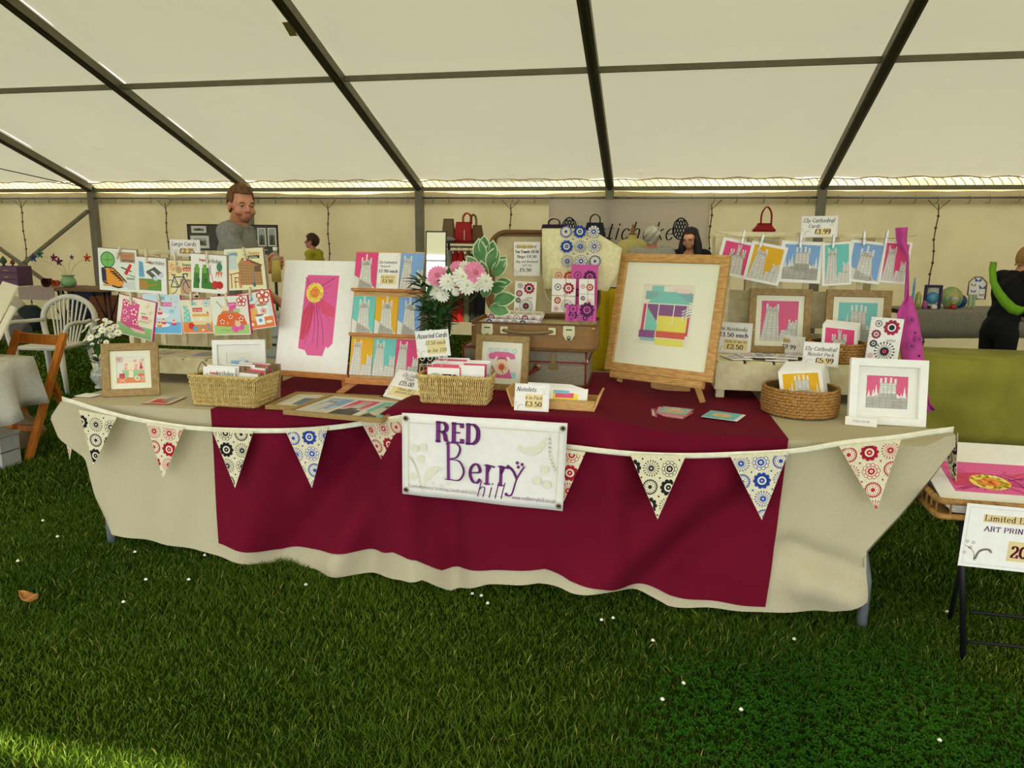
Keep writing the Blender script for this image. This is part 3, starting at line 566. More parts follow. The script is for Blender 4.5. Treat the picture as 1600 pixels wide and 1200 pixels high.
def art_notes(a, seed=0, text=True):
    A = a.A; N_ = (40, 34, 44); Rr = (190, 52, 84)
    for x, y, r, k, c in ((.25, A-.2, .12, 3, N_), (.66, A-.3, .25, 0, Rr), (.22, A-.55, .15, 0, (160, 60, 90)), (.18, A-.86, .12, 0, N_), (.55, .28, .32, 1, N_), (.14, .12, .08, 3, Rr)):
        if y-r > -.1: gear(a, x, max(y, .1), r, c, OFFW, k=k)
    a.disc(.66, A-.3, .09, N_, 12); a.disc(.55, .28, .14, N_, 14); a.disc(.55, .28, .07, Rr, 10)
    for i in range(10): a.disc(.08+.09*i, A-.06-.05*(i % 3), .012, N_, 6, up=(i == 0))
    if text: a.text('notes', .56, A*.5-.07, .09, (120, 116, 120), .14, serif=False)
# ---------------------------------------------------------------- the marquee and the lawn
BX = [-9.904+3*t for t in range(-3, 8)]; YW, HE, TP = 11.43, 2.334, .3633; YF = -.6; YR = (YW+YF)/2; HR = HE+TP*(YW-YR)
def roof(y): return HE+TP*(YW-y) if y >= YR else HE+TP*(y-YF)
ceiling = struct(thing('ceiling', None, None))
for i in range(len(BX)-1):
    for y0, y1 in ((YF, YR), (YR, YW)):
        G = []
        for a in range(15):
            x = BX[i]+3*a/14; row = []
            for b in range(25):
                y = y0+(y1-y0)*b/24; s_ = math.sin(math.pi*a/14)
                row.append((x, y, roof(y)+.12-.05*s_*(.6+.4*math.sin(b*.4+i))+.006*math.sin(a*2.1+b*1.3+i)))
            G.append(row)
        MB().grid(G).build('roof_panel', canvas, ceiling)
def wallsheet(p, q, z0, z1, n=60, seed=0, amp=.05):
    p, q = np.array(p), np.array(q); d = nrm(q-p); nn = np.array([-d[1], d[0]]); G = []
    for a in range(n+1):
        t = a/n; row = []
        for b in range(19):
            s_ = b/18; e = min(t, 1-t)*6
            w = amp*(math.sin(t*9+seed)*.5+math.sin(t*23+s_*4+seed*2)*.25+math.sin((t*3-s_*1.6)*7+seed)*.4)*min(1, e)*(.3+.7*math.sin(math.pi*min(1, s_*.9+.1)))
            c = p+(q-p)*t+nn*w; row.append((c[0], c[1], z0+(z1-z0)*s_))
        G.append(row)
    return MB().grid(G)
wall_back = struct(thing('wall_back', None, None))
for i in range(len(BX)-1):
    wallsheet((BX[i], YW+.12), (BX[i+1], YW+.12), -.2, 2.15, seed=i*1.7).build('wall_panel', wcanvas, wall_back)
    MB().box(BX[i], BX[i+1], YW+.16, YW+.165, 2.08, 2.45).build('valance', wcanvas, wall_back)
for nm, x in (('wall_left', BX[0]), ('wall_right', BX[-1])):
    o = MB()
    v = [(x, YF, -.2), (x, YW+.1, -.2), (x, YW+.1, HE+.12), (x, YR, HR+.12), (x, YF, HE+.12)]; o.add(v, [(0, 1, 2, 3, 4)])
    struct(o.build(nm, wcanvas))
frame = struct(thing('trim_1', None, None))
def ray_y(px, y): return ay(px, 300, y)[0]
for i, x in enumerate(BX):
    for y in (YW, YF): MB().box(x-.06, x+.06, y-.05, y+.06, -.15, HE+.02).build('post', alu, frame)
    for y0, y1 in ((YF, YR), (YR, YW)):
        b = MB().beam((x, y0, roof(y0)), (x, y1, roof(y1)), .12, .1); b.build('rafter', alu, frame)
        MB().beam((x, y0, roof(y0)-.062), (x, y1, roof(y1)-.062), .05, .03).build('rafter_channel', mat('dark_channel', (70, 64, 48), .6), frame)
PURL = [YW-2.846, YR, YF+2.846]
for y in PURL:
    for i in range(len(BX)-1): MB().box(BX[i]+.06, BX[i+1]-.06, y-.025, y+.025, roof(y)-.03, roof(y)+.03).build('purlin', alu, frame)
for i in range(len(BX)-1):
    for y in (YW, YF): MB().box(BX[i]+.06, BX[i+1]-.06, y-.03, y+.03, HE-.06, HE+.0).build('eave_rail', alu, frame)
    MB().tube([(BX[i]+.06, YW-.02, 2.17), (BX[i+1]-.06, YW-.02, 2.17)], .018).build('curtain_rail', metal, frame)
for t in (2, 3, 4, 5, 6, 7):
    for k in range(9):
        x = BX[t]+.2+k*.33+R.uniform(-.05, .05)
        MB().tube([(x, YW-.05, 2.2), (x+.012, YW-.05, 2.15), (x, YW-.03, 2.09), (x-.02, YW+.02, 2.1)], .006, 5).build('curtain_hook', metal, frame)
# roof lacing: white rope scalloped along the eave
for t in range(2, 8):
    pts = []; n = 26
    for k in range(n+1): pts.append((BX[t]+3*k/n, YW-.1, HE+.085+.012*math.sin(k*1.3+t)+.02*math.sin(math.pi*k/n)))
    mb = MB().tube(pts, .009, 5)
    for k in range(1, n, 1):
        x = BX[t]+3*k/n; mb.tube([(x, YW-.1, HE+.09), (x+.05, YW-.09, HE+.05), (x+.09, YW-.06, HE+.0)], .006, 4)
    o = mb.build('eave_lacing', rope, frame); o['kind'] = 'stuff'
# laced seams down the wall, at their pixels of the photo put on the wall plane
seamm = mat('seam_cord', (96, 82, 54), .9)
for px in (38, 262, 514, 798, 1110, 1462):
    x = ay(px, 350, YW+.05)[0]; mb = MB(); pts = [(x+.012*math.sin(k*1.7), YW+.02, 2.08-k*.16) for k in range(14)]
    mb.tube(pts, .009, 5)
    for p in pts[1:]: mb.ball(p, .02, 6, 5)
    mb.tube([(x-.14, YW+.02, 2.14), (x, YW+.02, 2.0), (x+.14, YW+.02, 2.14)], .006, 4)
    mb.build('laced_seam', seamm, wall_back)
# wall bracing cross of the end bay
xb = BX[3]; c0 = ay(38, 402, YW-.05)[0]
MB().beam((BX[3]-.05, YW-.07, 1.95), (BX[2]+.05, YW-.07, .1), .05, .06, (0, 1, 0)).build('brace', alu, frame)
MB().beam((BX[2]+.05, YW-.14, 1.95), (BX[3]-.05, YW-.14, .1), .05, .06, (0, 1, 0)).build('brace', alu, frame)
MB().tube([(BX[2], YW-2.5, roof(YW-2.5)-.1), (BX[3], YW-.05, HE-.0)], .008, 5).build('bracing_cable', black, frame)
# sun flecks near the eave: light spots imitated by white quads under the sheet
fl = mat('sun_fleck', (250, 250, 246), .6, transl=.9, tc=(255, 255, 255), var=0)
for px, py in ((153, 233), (455, 270), (540, 270), (677, 270), (797, 272), (1001, 271)):
    lo, hi = 6., YW
    for _ in range(40):
        y = (lo+hi)/2; P = ay(px, py, y)
        if P[2] < roof(y)+.05: lo = y
        else: hi = y
    # march: the ray meets the sheet where its height equals the roof line
    y = lo; P = ay(px, py, y)
    MB().add([(P[0]-.05, y-.05, roof(y-.05)+.055), (P[0]+.03, y-.05, roof(y-.05)+.055), (P[0]+.06, y+.05, roof(y+.05)+.055), (P[0]-.02, y+.05, roof(y+.05)+.055)], [(0, 1, 2, 3)]).build('sun_fleck', fl, ceiling)
y = YR; tp = mat('brown_tape', (206, 178, 112), .6)
lo, hi = 4., YW
for _ in range(40):
    y = (lo+hi)/2; P = ay(455, 48, y)
    if P[2] < roof(y)+.03: lo = y
    else: hi = y
MB().add([(P[0]-.07, y+.1, roof(y+.1)+.04), (P[0]+.02, y+.1, roof(y+.1)+.04), (P[0]+.05, y-.12, roof(y-.12)+.04), (P[0]-.04, y-.12, roof(y-.12)+.04)], [(0, 1, 2, 3)]).build('tape_patch', tp, ceiling)

# lawn
soil = mat('lawn_soil', (40, 56, 14), 1, scale=3, c2=(26, 40, 10), spec=0)
xs = [-26+i*.8 for i in range(70)]; ys = [-14+j*.8 for j in range(45)]
struct(MB().grid([[(x, y, gz(x, y)) for y in ys] for x in xs]).build('floor', soil))
def grass():
    rs = np.random.RandomState(3); V = []; C = []
    def patch(n, xa, xb, ya, yb, hmin, hmax, w):
        x = rs.uniform(xa, xb, n*3); y = rs.uniform(ya, yb, n*3)
        # keep what the lens could see with margin
        dx, dy = x, y; fw = -dx*math.sin(YAW)+dy*math.cos(YAW); rt = dx*math.cos(YAW)+dy*math.sin(YAW)
        k = (np.abs(rt) < fw*.80+.5) & (fw > .9); x = x[k][:n]; y = y[k][:n]; n = len(x)
        z = -.085*np.tanh((x+1.19)/2.6)*(1-np.clip((y-3.6)/3.9, 0, 1)**2*(3-2*np.clip((y-3.6)/3.9, 0, 1)))
        h = rs.uniform(hmin, hmax, n)*(1+.3*np.sin(x*3.1)*np.sin(y*2.7)); a = rs.uniform(0, 6.283, n); ln = rs.uniform(.3, 1.2, n)*h; la = rs.uniform(0, 6.283, n)
        ww = w*rs.uniform(.7, 1.4, n)
        cx, sx = np.cos(a)*ww/2, np.sin(a)*ww/2; lx, ly = np.cos(la)*ln, np.sin(la)*ln
        P = np.stack([np.stack([x-cx, y-sx, z-.003], 1), np.stack([x+cx, y+sx, z-.003], 1), np.stack([x+cx*.7+lx*.4, y+sx*.7+ly*.4, z+h*.6], 1), np.stack([x-cx*.7+lx*.4, y-sx*.7+ly*.4, z+h*.6], 1), np.stack([x+lx, y+ly, z+h], 1)], 1)
        clover = 1/(1+np.exp(-(1.5*np.exp(-((x-.75)/.9)**2-((y-2.15)/.75)**2)+.25*np.sin(x*5)*np.sin(y*6)-.75)*5))
        t = rs.uniform(0, 1, n); dry = rs.uniform(0, 1, n) < .04
        c0 = np.array(lin((46, 82, 10))); c1 = np.array(lin((100, 126, 20))); c2 = np.array(lin((40, 84, 14))); c3 = np.array(lin((170, 164, 78)))
        patchy = .5+.5*np.sin(x*2.2+np.sin(y*3))*np.sin(y*1.7+np.cos(x*2))
        f = np.clip(t*.6+patchy*.5, 0, 1)[:, None]; c = c0*(1-f)+c1*f; g = (clover*.7)[:, None]; c = c*(1-g)+c2*g; c[dry] = c3
        V.append(P); C.append(c)
    patch(150000, -3.2, 2.6, 1.0, 3.4, .014, .034, .0036)
    patch(110000, -5, 4, 2.8, 6, .015, .035, .006)
    patch(60000, -14, 9, 5.5, 11.3, .02, .04, .012)
    P = np.concatenate(V); C = np.concatenate(C); n = len(P)
    me = bpy.data.meshes.new('grass'); me.vertices.add(n*5); me.vertices.foreach_set('co', P.reshape(-1).astype('f'))
    idx = (np.arange(n)*5)[:, None]; L = np.concatenate([idx+np.array([0, 1, 2, 3])[None], idx+np.array([3, 2, 4])[None]], 1).reshape(-1)
    me.loops.add(n*7); me.loops.foreach_set('vertex_index', L.astype('i')); me.polygons.add(n*2)
    st = np.stack([np.arange(n)*7, np.arange(n)*7+4], 1).reshape(-1); me.polygons.foreach_set('loop_start', st.astype('i'))
    me.update(calc_edges=True)
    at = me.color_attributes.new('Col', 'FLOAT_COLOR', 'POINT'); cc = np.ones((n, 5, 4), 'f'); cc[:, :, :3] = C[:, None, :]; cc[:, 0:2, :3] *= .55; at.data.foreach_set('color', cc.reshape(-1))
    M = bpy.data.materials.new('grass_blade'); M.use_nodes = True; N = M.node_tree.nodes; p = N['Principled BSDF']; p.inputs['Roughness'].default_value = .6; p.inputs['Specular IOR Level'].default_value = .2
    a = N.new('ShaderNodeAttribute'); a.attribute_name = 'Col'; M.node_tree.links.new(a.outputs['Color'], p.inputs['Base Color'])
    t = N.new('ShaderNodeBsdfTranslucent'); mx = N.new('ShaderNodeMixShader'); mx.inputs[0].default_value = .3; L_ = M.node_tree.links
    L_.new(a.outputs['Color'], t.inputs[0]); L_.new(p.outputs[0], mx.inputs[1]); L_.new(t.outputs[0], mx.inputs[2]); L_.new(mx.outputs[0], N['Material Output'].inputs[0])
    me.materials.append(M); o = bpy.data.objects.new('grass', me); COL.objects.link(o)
    tag(o, 'mown green lawn grass with clover and dry straw covering the marquee ground', 'grass', kind='stuff')
    # clover leaves
    rs = np.random.RandomState(8); mb = MB(); n = 0
    while n < 5200:
        x = rs.uniform(-2.6, 2.4); y = rs.uniform(1.2, 4.2); d = 1.5*math.exp(-((x-.75)/.9)**2-((y-2.15)/.75)**2)+.25*math.sin(x*5)*math.sin(y*6)-.75
        if d < .1+rs.uniform(-.25, .25): continue
        n += 1; z = gz(x, y)+rs.uniform(.018, .032); r_ = rs.uniform(.005, .009); t0 = rs.uniform(0, 6)
        for k in range(3):
            t = t0+k*2.1; c, s_ = math.cos(t), math.sin(t); q = lambda l, w_, dz=0: (x+c*l*r_-s_*w_*r_, y+s_*l*r_+c*w_*r_, z+dz*r_)
            mb.add([q(0, 0), q(1, -.6, .2), q(1.7, 0, .35), q(1, .6, .2)], [(0, 1, 2, 3)])
    tag(mb.build('clover', mat('clover_leaf', (46, 92, 18), .8, spec=.05, c2=(34, 76, 14), scale=3)), 'dark green clover leaves growing thick in the grass before the table', 'clover', kind='stuff')
grass()
for i, (px, py) in enumerate([(28, 876), (67, 813), (211, 862), (228, 905), (193, 940), (295, 905), (320, 867), (478, 913), (738, 927), (752, 930), (762, 942), (958, 965), (1020, 1000), (1241, 998), (1068, 1067), (1035, 1092), (1158, 1108), (1480, 955), (1468, 1156), (940, 968), (90, 838)]):
    P = az(px, py, -.02); g = gz(P[0], P[1]); P = az(px, py, g+.03); mb = MB(); mb.ball((P[0], P[1], g+.03), .006, 7, 5)
    for k in range(9): mb.ball((P[0]+.005*math.cos(k*.7), P[1]+.005*math.sin(k*.7), g+.029), .003, 5, 4)
    tag(mb.build('clover_flower', mat('clover_white', (236, 232, 214), .8)), 'tiny white clover blossom in the lawn', 'flower', 'white clover blossoms in the grass')
    o = None
P = az(48, 958, .02); mb = MB()
G = [[(P[0]-.045+.09*i/6, P[1]+.028*j/3*math.sin(math.pi*i/6), gz(P[0], P[1])+.04+.012*math.cos(i)+.008*abs(j)) for j in range(-3, 4)] for i in range(7)]
tag(mb.grid(G).build('fallen_leaf', mat('dry_leaf', (198, 142, 74), .7, c2=(160, 104, 50)), solid=.001), 'small curled tan dead leaf on the grass at far left', 'leaf')
# ---------------------------------------------------------------- trestle tables and cloths
gleg = mat('grey_leg_steel', (150, 156, 158), .35, metal=.5)
def trestle(u0, u1, v0, v1, zt, label, extra=None):
    t = thing('folding_table', label, 'table', TM(u0, v0, 0), 'folding tables under the stall cloths'); L, D = u1-u0, v1-v0
    MB().box(0, L, 0, D, zt-.045, zt-.012, bev=.006).build('tabletop', mat('grey_plastic_top', (190, 190, 184), .6), t)
    for x in (.08, L-.08):
        for y in (.05, D-.05):
            P = W(u0+x, v0+y, 0); g = gz(P[0], P[1]); s_ = -1 if x < L/2 else 1
            MB().tube([(x-s_*.04, y, zt-.05), (x-s_*.03, y, .3), (x, y, .16), (x, y, g)], .021, 10).build('leg', gleg, t)
        MB().tube([(x-(-.03 if x < L/2 else .03), .05, .28), (x-(-.03 if x < L/2 else .03), D-.05, .28)], .013, 8).build('crossbar', gleg, t)
    return t
trestle(-.02, 1.78, .0, .70, .75, 'folding table on grey legs under left half of the stall cloth')
trestle(1.82, 3.58, .0, .70, .75, 'folding table on bent grey legs under right half of the stall cloth')
trestle(-.02, 1.78, .72, 1.3, .75, 'rear left folding table behind the front pair under the cloth')
trestle(1.82, 3.62, .72, 1.3, .75, 'rear right folding table behind the front pair under the cloth')
o = MB().box(1.56, 2.38, -.085, .95, .742, .812, bev=.006).build('riser_box', mat('plain_board', (170, 150, 120), .8)); o.matrix_world = TM(0, 0, 0)
tag(o, 'low flat riser box raising the middle of the burgundy cloth', 'box')
def vf(u): return -.10*bump(u)
def fold_line(u, z, a, b, w):
    (u0, z0), (u1, z1) = a, b; dx, dz = u1-u0, z1-z0; L2 = dx*dx+dz*dz; t = ((u-u0)*dx+(z-z0)*dz)/L2; t = max(-.1, min(1.1, t))
    d = math.hypot(u-u0-t*dx, z-z0-t*dz); return math.exp(-(d/w)**2)
def dv(u, z):
    d = max(0, ztop(u)-z); k = sm(d, .02, .5); s_ = 0
    s_ += .010*k*math.sin(u*7.5+1)+.006*k*math.sin(u*17+z*5+2)+.006*k*math.sin(u*29-z*9)
    b_ = s_; s_ = 0
    s_ += .055*fold_line(u, z, (1.42, .66), (1.02, .12), .085)-.04*fold_line(u, z, (1.56, .62), (1.28, .12), .08)-.035*fold_line(u, z, (.95, .55), (.78, .1), .1)
    s_ += .045*fold_line(u, z, (2.95, .45), (2.55, .05), .08)-.03*fold_line(u, z, (2.8, .5), (2.4, .1), .09)
    s_ -= .03*fold_line(u, z, (1.62, .7), (1.64, .05), .05)+.03*fold_line(u, z, (2.46, .7), (2.5, .05), .06)
    s_ += .04*fold_line(u, z, (1.78, .5), (1.8, .05), .06)-.025*fold_line(u, z, (2.1, .5), (2.1, .0), .1)
    s_ -= .04*fold_line(u, z, (3.25, .16), (3.4, .12), .08)-.03*fold_line(u, z, (3.2, .3), (3.5, .2), .04)
    s_ = b_+1.35*s_
    return s_*sm(d, 0, .12)-.02*sm(d, .05, .6)
def poly_at(pts, s):
    """point at fraction s along polyline in (u,z)"""
    d = [0]
    for a, b in zip(pts, pts[1:]): d.append(d[-1]+math.hypot(b[0]-a[0], b[1]-a[1]))
    x = s*d[-1]
    for i in range(len(pts)-1):
        if x <= d[i+1] or i == len(pts)-2:
            t = (x-d[i])/max(1e-9, d[i+1]-d[i]); return tuple(p+(q-p)*t for p, q in zip(pts[i], pts[i+1]))
def px_uz(pts, v=-.04):
    o = []
    for p in pts:
        u, _, z = uv(av(*p, v))
        for _k in range(8):
            vv = vf(u)+v*.3+(dv(u, z) if v < 0 else 0); u, _, z = uv(av(*p, vv))
        o.append((u, z))
    return o
def skirt(left, right, hem, off, dz=-.004, nu=150, nt=34):
    """Coons sheet between the table edge and a hem, hanging in folds"""
    u0, u1 = left[0][0], right[0][0]; G = []
    for i in range(nu+1):
        s = i/nu; row = []; ut = u0+(u1-u0)*s; top = (ut, ztop(ut)+dz+zc(ut) if abs(left[0][1]-.75) < .05 else left[0][1])
        B = poly_at(hem, s)
        for j in range(nt+1):
            t = j/nt; Lp = poly_at(left, t); Rp = poly_at(right, t)
            c00, c10, c01, c11 = left[0], right[0], left[-1], right[-1]
            p = [(1-t)*top[k]+t*B[k]+(1-s)*Lp[k]+s*Rp[k]-((1-s)*(1-t)*c00[k]+s*(1-t)*c10[k]+(1-s)*t*c01[k]+s*t*c11[k]) for k in (0, 1)]
            u, z = p; row.append(tuple(W(u, vf(u)-off+dv(u, z), z)))
        G.append(row)
    return G
lL = px_uz([(95, 622), (79, 652), (92, 684), (132, 716), (150, 775), (173, 836)], 0); lR = px_uz([(1492, 674), (1493, 695), (1460, 742), (1405, 812), (1356, 868), (1361, 910), (1356, 942)], 0)
lL[0] = (lL[0][0], .75); ZR = min(.055, max(0, lR[0][1]-.75)); lR[0] = (lR[0][0], .75+ZR)
def zc(u): return ZR*sm(u, 3.62, lR[0][0])
hemL = px_uz([(173, 836), (300, 858), (430, 880), (560, 898), (660, 907), (703, 925), (760, 914), (840, 912), (890, 927), (960, 925), (1012, 930), (1045, 948), (1100, 950), (1200, 958), (1300, 957), (1356, 942)])
tc = thing('tablecloth', 'natural linen tablecloth covering the whole long stall table', 'tablecloth')
G = skirt(lL, lR, hemL, .006)
mb = MB().grid(G, flip=True)
# top sheet
nu, nv = 150, 30; u0, u1 = lL[0][0], lR[0][0]; T = []
for i in range(nu+1):
    u = u0+(u1-u0)*i/nu; row = []
    for j in range(nv+1):
        v = vf(u)-.006+(1.34-vf(u))*(j/nv)**1.15; e = max(0, -u-.03)+max(0, u-3.6)
        row.append(tuple(W(u, v, ztop(u)+zc(u)*(1-sm(v, 0, .4))+(.0 if v < 1 else -.07*bump(u)*sm(v, 1., 1.06))-.035*sm(e, .03, .4)*sm(v, .02, .3)-.004*(j == 0))))
    T.append(row)
mb.grid(T, flip=True)
for k, base in ((0, lL), (1, lR)):     # end drops
    S = []
    for a in range(25):
        t = a/24; q = poly_at(base, t); row = []
        for b in range(13):
            s = b/12; v = -.006+1.34*s; inward = (1 if k == 0 else -1)
            u = q[0]+inward*.03*math.sin(s*9+t*2)*t; z = q[1]-(.035*sm(s, .02, .3)+(ZR*sm(s, 0, .3) if k == 1 else 0))*(1-t)
            row.append(tuple(W(u, v+dv(q[0], q[1])*(1-s), z)))
        S.append(row)
    mb.grid(S, flip=(k == 1))
mb.build('cloth', linen, tc)
bc = thing('tablecloth', 'deep burgundy overcloth draped across the middle of the linen', 'tablecloth')
bL = px_uz([(331, 641), (336, 740), (341, 849)], -.02); bR = px_uz([(1232, 677), (1222, 760), (1196, 949)], -.02)
bL[0] = (bL[0][0], .75); bR[0] = (bR[0][0], .75)
hemB = px_uz([(341, 849), (440, 858), (523, 866), (597, 864), (614, 863), (650, 876), (692, 892), (770, 891), (852, 889), (890, 908), (942, 922), (1045, 930), (1100, 938), (1196, 949)], -.06)
mb = MB().grid(skirt(bL, bR, hemB, .016, .0035, 130, 30), flip=True); T = []
for i in range(131):
    u = bL[0][0]+(bR[0][0]-bL[0][0])*i/130; row = []
    for j in range(25):
        v = vf(u)-.016+(1.30-vf(u))*(j/24)**1.15; row.append(tuple(W(u, v, ztop(u)+.0035+(.0 if v < 1 else -.07*bump(u)*sm(v, 1., 1.06)))))
    T.append(row)
mb.grid(T, flip=True).build('cloth', burg, bc)
# banner
bn = [(628, 645), (887, 661), (879, 799), (626, 771)]
P = [uv(av(*p, -.22)) for p in bn]; bw = (P[1][0]-P[0][0]+P[2][0]-P[3][0])/2; bh = (P[0][2]-P[3][2]+P[1][2]-P[2][2])/2
Mb, bw, bh = hang(bn[0], bn[1], bn[3], -.22)
ban = thing('banner', 'white vinyl stall banner lettered in purple hanging on burgundy cloth', 'banner', Mb)
a4 = (np.array(Mb.inverted() @ Vector(av(*bn[2], -.22)))[:2])
def bmap(x, y): # bilinear to the slightly skewed banner
    X = x*bw*(1-y)*0+x*((a4[0])*(1-y)+bw*y); Y = y*bh+(1-y)*x*a4[1]; return X, Y
G = []
for i in range(25):
    G.append([(*bmap(i/24, j/12), .004*math.sin(i*.5)*math.sin(j*.3+1)) for j in range(13)])
vinyl = mat('white_vinyl', (232, 228, 220), .45, var=.02)
MB().grid(G).build('sheet', vinyl, ban, solid=.0015)
for x, y in ((.025, .06), (.975, .06), (.025, .94), (.975, .94)):
    X, Y = bmap(x, y); r_ = .011
    e = MB().tube([(X+r_*.75*math.cos(t*.524), Y+r_*.75*math.sin(t*.524), .006) for t in range(12)], r_*.28, 6, closed=True).build('eyelet', mat('brass', (150, 138, 110), .3, metal=.7), ban)
    MB().lathe([(0, 0), (r_*.6, 0)], 12, (X, Y, .0055)).build('eyelet_hole', mat('dark_hole', (50, 20, 20), .9), e)
a = Art(bw, bh, lz=3e-5); A = a.A; PU = (112, 44, 112); SG = (224, 222, 196)
for p in ([(.04, .03), (.04, A-.02)], [(.955, .03), (.955, A-.02)], [(.02, A-.055), (.98, A-.055)], [(.02, .05), (.98, .05)]): a.line(p, .006, (214, 212, 182))
for x, y in ((.08, .30), (.135, .31), (.12, .235), (.07, .12), (.88, .24), (.84, .17), (.9, .15)): a.disc(x, y, .022, SG, 14, .026)
a.line([(.05, .25), (.09, .18), (.13, .03)], .012, SG, sm_=True); a.poly(smooth_pts([(.13, .03), (.14, .12), (.17, .18), (.215, .2), (.25, .185), (.245, .17), (.235, .18), (.21, .15), (.17, .12), (.14, .03)], 4), SG); a.poly(smooth_pts([(.72, .37), (.715, .35), (.73, .335), (.8, .315), (.86, .35), (.885, .43), (.84, .38), (.78, .36), (.74, .35), (.735, .365)], 4), SG); a.line([(.9, .44), (.91, .32), (.95, .22)], .014, SG, sm_=True)
for x, y in ((.27, .13), (.29, .1), (.25, .08), (.2, .09), (.18, .12)): a.disc(x, y, .012, SG, 8)
a.text('RED', .215, A-.155, .112, PU, .24, wide=.92, sp=1.12, rot=-.005)
bx, by = .29, .115
a.line([(bx, A-.16), (bx+.005, by+.01)], .018, PU); a.line([(bx-.012, A-.17), (bx+.04, A-.157), (bx+.075, A-.19), (bx+.055, A-.245), (bx+.01, A-.262), (bx+.07, A-.27), (bx+.1, A-.33), (bx+.07, by+.01), (bx+.0, by+.01)], .013, PU, sm_=True, nib=.55)
a.line([(bx-.015, by+.008), (bx+.03, by+.008)], .006, PU); 
a.text('err', .42, .12, .178, PU, .11, wide=.84, sp=1.0)
a.line([(.655, .24), (.69, .215), (.715, .17)], .016, PU, sm_=True); a.line([(.755, .24), (.715, .165), (.69, .075), (.665, .062), (.65, .072)], .010, PU, sm_=True); a.disc(.655, .068, .011, PU, 12); a.line([(.735, .215), (.765, .245)], .004, PU)
for x, y in ((.715, .262), (.745, .255), (.722, .238)): a.disc(x, y, .010, PU, 12)
a.text('hill', .468, .04, .095, PU, .075, slant=.22, serif=False, wide=.95, sp=1.05)
a.text('Contemporary Greeting Cards and Gifts', .045, .052, .02, (140, 110, 150), .1, serif=False, wide=.92); a.text('www.redberryhill.co.uk', .69, .045, .024, (140, 110, 150), .1, serif=False, wide=.82)
# follow the skew
a.v = [(bmap(x/bw, y/bh)[0], bmap(x/bw, y/bh)[1], z) for x, y, z in a.v]
a.build('lettering', ban, z=.0055)
# ---------------------------------------------------------------- bunting
BCK, BRD, BBL = (26, 20, 28), (190, 26, 58), (36, 74, 170)
bt = thing('bunting', 'string of cotton pennants with black, red and blue flower prints along table front', 'bunting')
tapepx = [(97, 623), (180, 648), (255, 663), (330, 671), (440, 673), (520, 668), (575, 660), (628, 652)]
tapep2 = [(884, 698), (985, 709), (1070, 712), (1150, 710), (1240, 705), (1320, 692), (1398, 684), (1450, 676), (1490, 671)]
def tapev(u, w=0): return vf(u)-.078
for pts in (tapepx, tapep2, [(628, 652), (700, 668), (800, 684), (884, 698)]):
    P = []
    for p in pts:
        u = uv(av(*p, -.05))[0]; P.append(av(*p, tapev(u)-(.0)))
    P = smooth_pts(P, 5); mb = MB(); G = [[tuple(p+np.array([0, 0, d])) for d in (.011, .004, -.004, -.011)] for p in P]
    mb.grid(G, flip=True).build('tape', mat('cream_tape', (234, 228, 200), .85), bt, solid=.002)
PEN = [((124, 640), (184, 651), (147, 727), BCK, 0), ((229, 659), (288, 668), (256, 748), BRD, 1), ((331, 669), (397, 673), (368, 762), BCK, 2), ((446, 671), (513, 666), (488, 762), BBL, 3), ((566, 660), (632, 652), (616, 752), BRD, 1),
       ((868, 700), (915, 706), (878, 790), BRD, 2), ((984, 709), (1071, 712), (1027, 811), BCK, 0), ((1140, 711), (1232, 705), (1190, 812), BBL, 1), ((1310, 696), (1408, 685), (1369, 797), BRD, 3)]
nm = {BCK: 'black', BRD: 'red', BBL: 'blue'}
for tl, tr, tip, c, ph in PEN:
    u = uv(av(*tl, -.05))[0]; v = tapev(u)-.006; A_, B_, C_ = av(*tl, v), av(*tr, tapev(uv(av(*tr, -.05))[0])-.006), av(*tip, v-.0)
    X = nrm(B_-A_); w = float(np.linalg.norm(B_-A_)); n = nrm(np.cross(X, A_-C_)); Y = nrm(np.cross(n, X)); C2 = C_-A_; cx, cy = float(C2@X), float(C2@Y)
    M = MM(X, Y, n, A_+n*.004); tri = [(0, 0), (cx, cy), (w, 0)]
    p = MB().prism(tri, -.0008, .0008).build('pennant', calico, bt, M, label=nm[c]+' flower printed cream pennant')
    s_ = w/1.0; k = .235/1.0
    cl = [(0/.2, 0), (cx/.2, cy/.2), (w/.2, 0)]
    ct = (w/2/.2, cy/3/.2); cl = [(q[0]+(ct[0]-q[0])*.06, q[1]+(ct[1]-q[1])*.06-.04) for q in cl]
    a = Art(w, .3, sc=.2, clip=cl); motif_field(a, -.3, -1.5, 1.4, .2, c, (228, 220, 186), step=.37, r=.165, ph=ph, off=((ph*.13) % .3, .12+(ph*.09) % .2)); a.build('print', p, z=.0012)
for tl, tr, tip, c, v in (((1478, 712), (1497, 676), (1493, 772), BCK, .12), ((97, 660), (117, 672), (109, 718), BRD, .25)):   # pennants on the ends of the table
    A_, B_, C_ = av(*tl, v), av(*tr, v-.1), av(*tip, v-.05); X = nrm(B_-A_); w = float(np.linalg.norm(B_-A_)); n = nrm(np.cross(X, A_-C_)); Y = nrm(np.cross(n, X)); C2 = C_-A_; cx, cy = float(C2@X), float(C2@Y)
    p = MB().prism([(0, 0), (cx, cy), (w, 0)], -.0008, .0008).build('pennant', calico, bt, MM(X, Y, n, A_), label=nm[c]+' flower printed pennant at table end')
    ct = (w/2/.2, cy/3/.2); cl = [(q[0]+(ct[0]-q[0])*.08, q[1]+(ct[1]-q[1])*.08) for q in [(0, 0), (cx/.2, cy/.2), (w/.2, 0)]]
    a = Art(w, .3, sc=.2, clip=cl); motif_field(a, -.3, -1.5, 1.4, .2, c, (228, 220, 186), step=.33, r=.15, off=(.05, .1)); a.build('print', p, z=.0012)
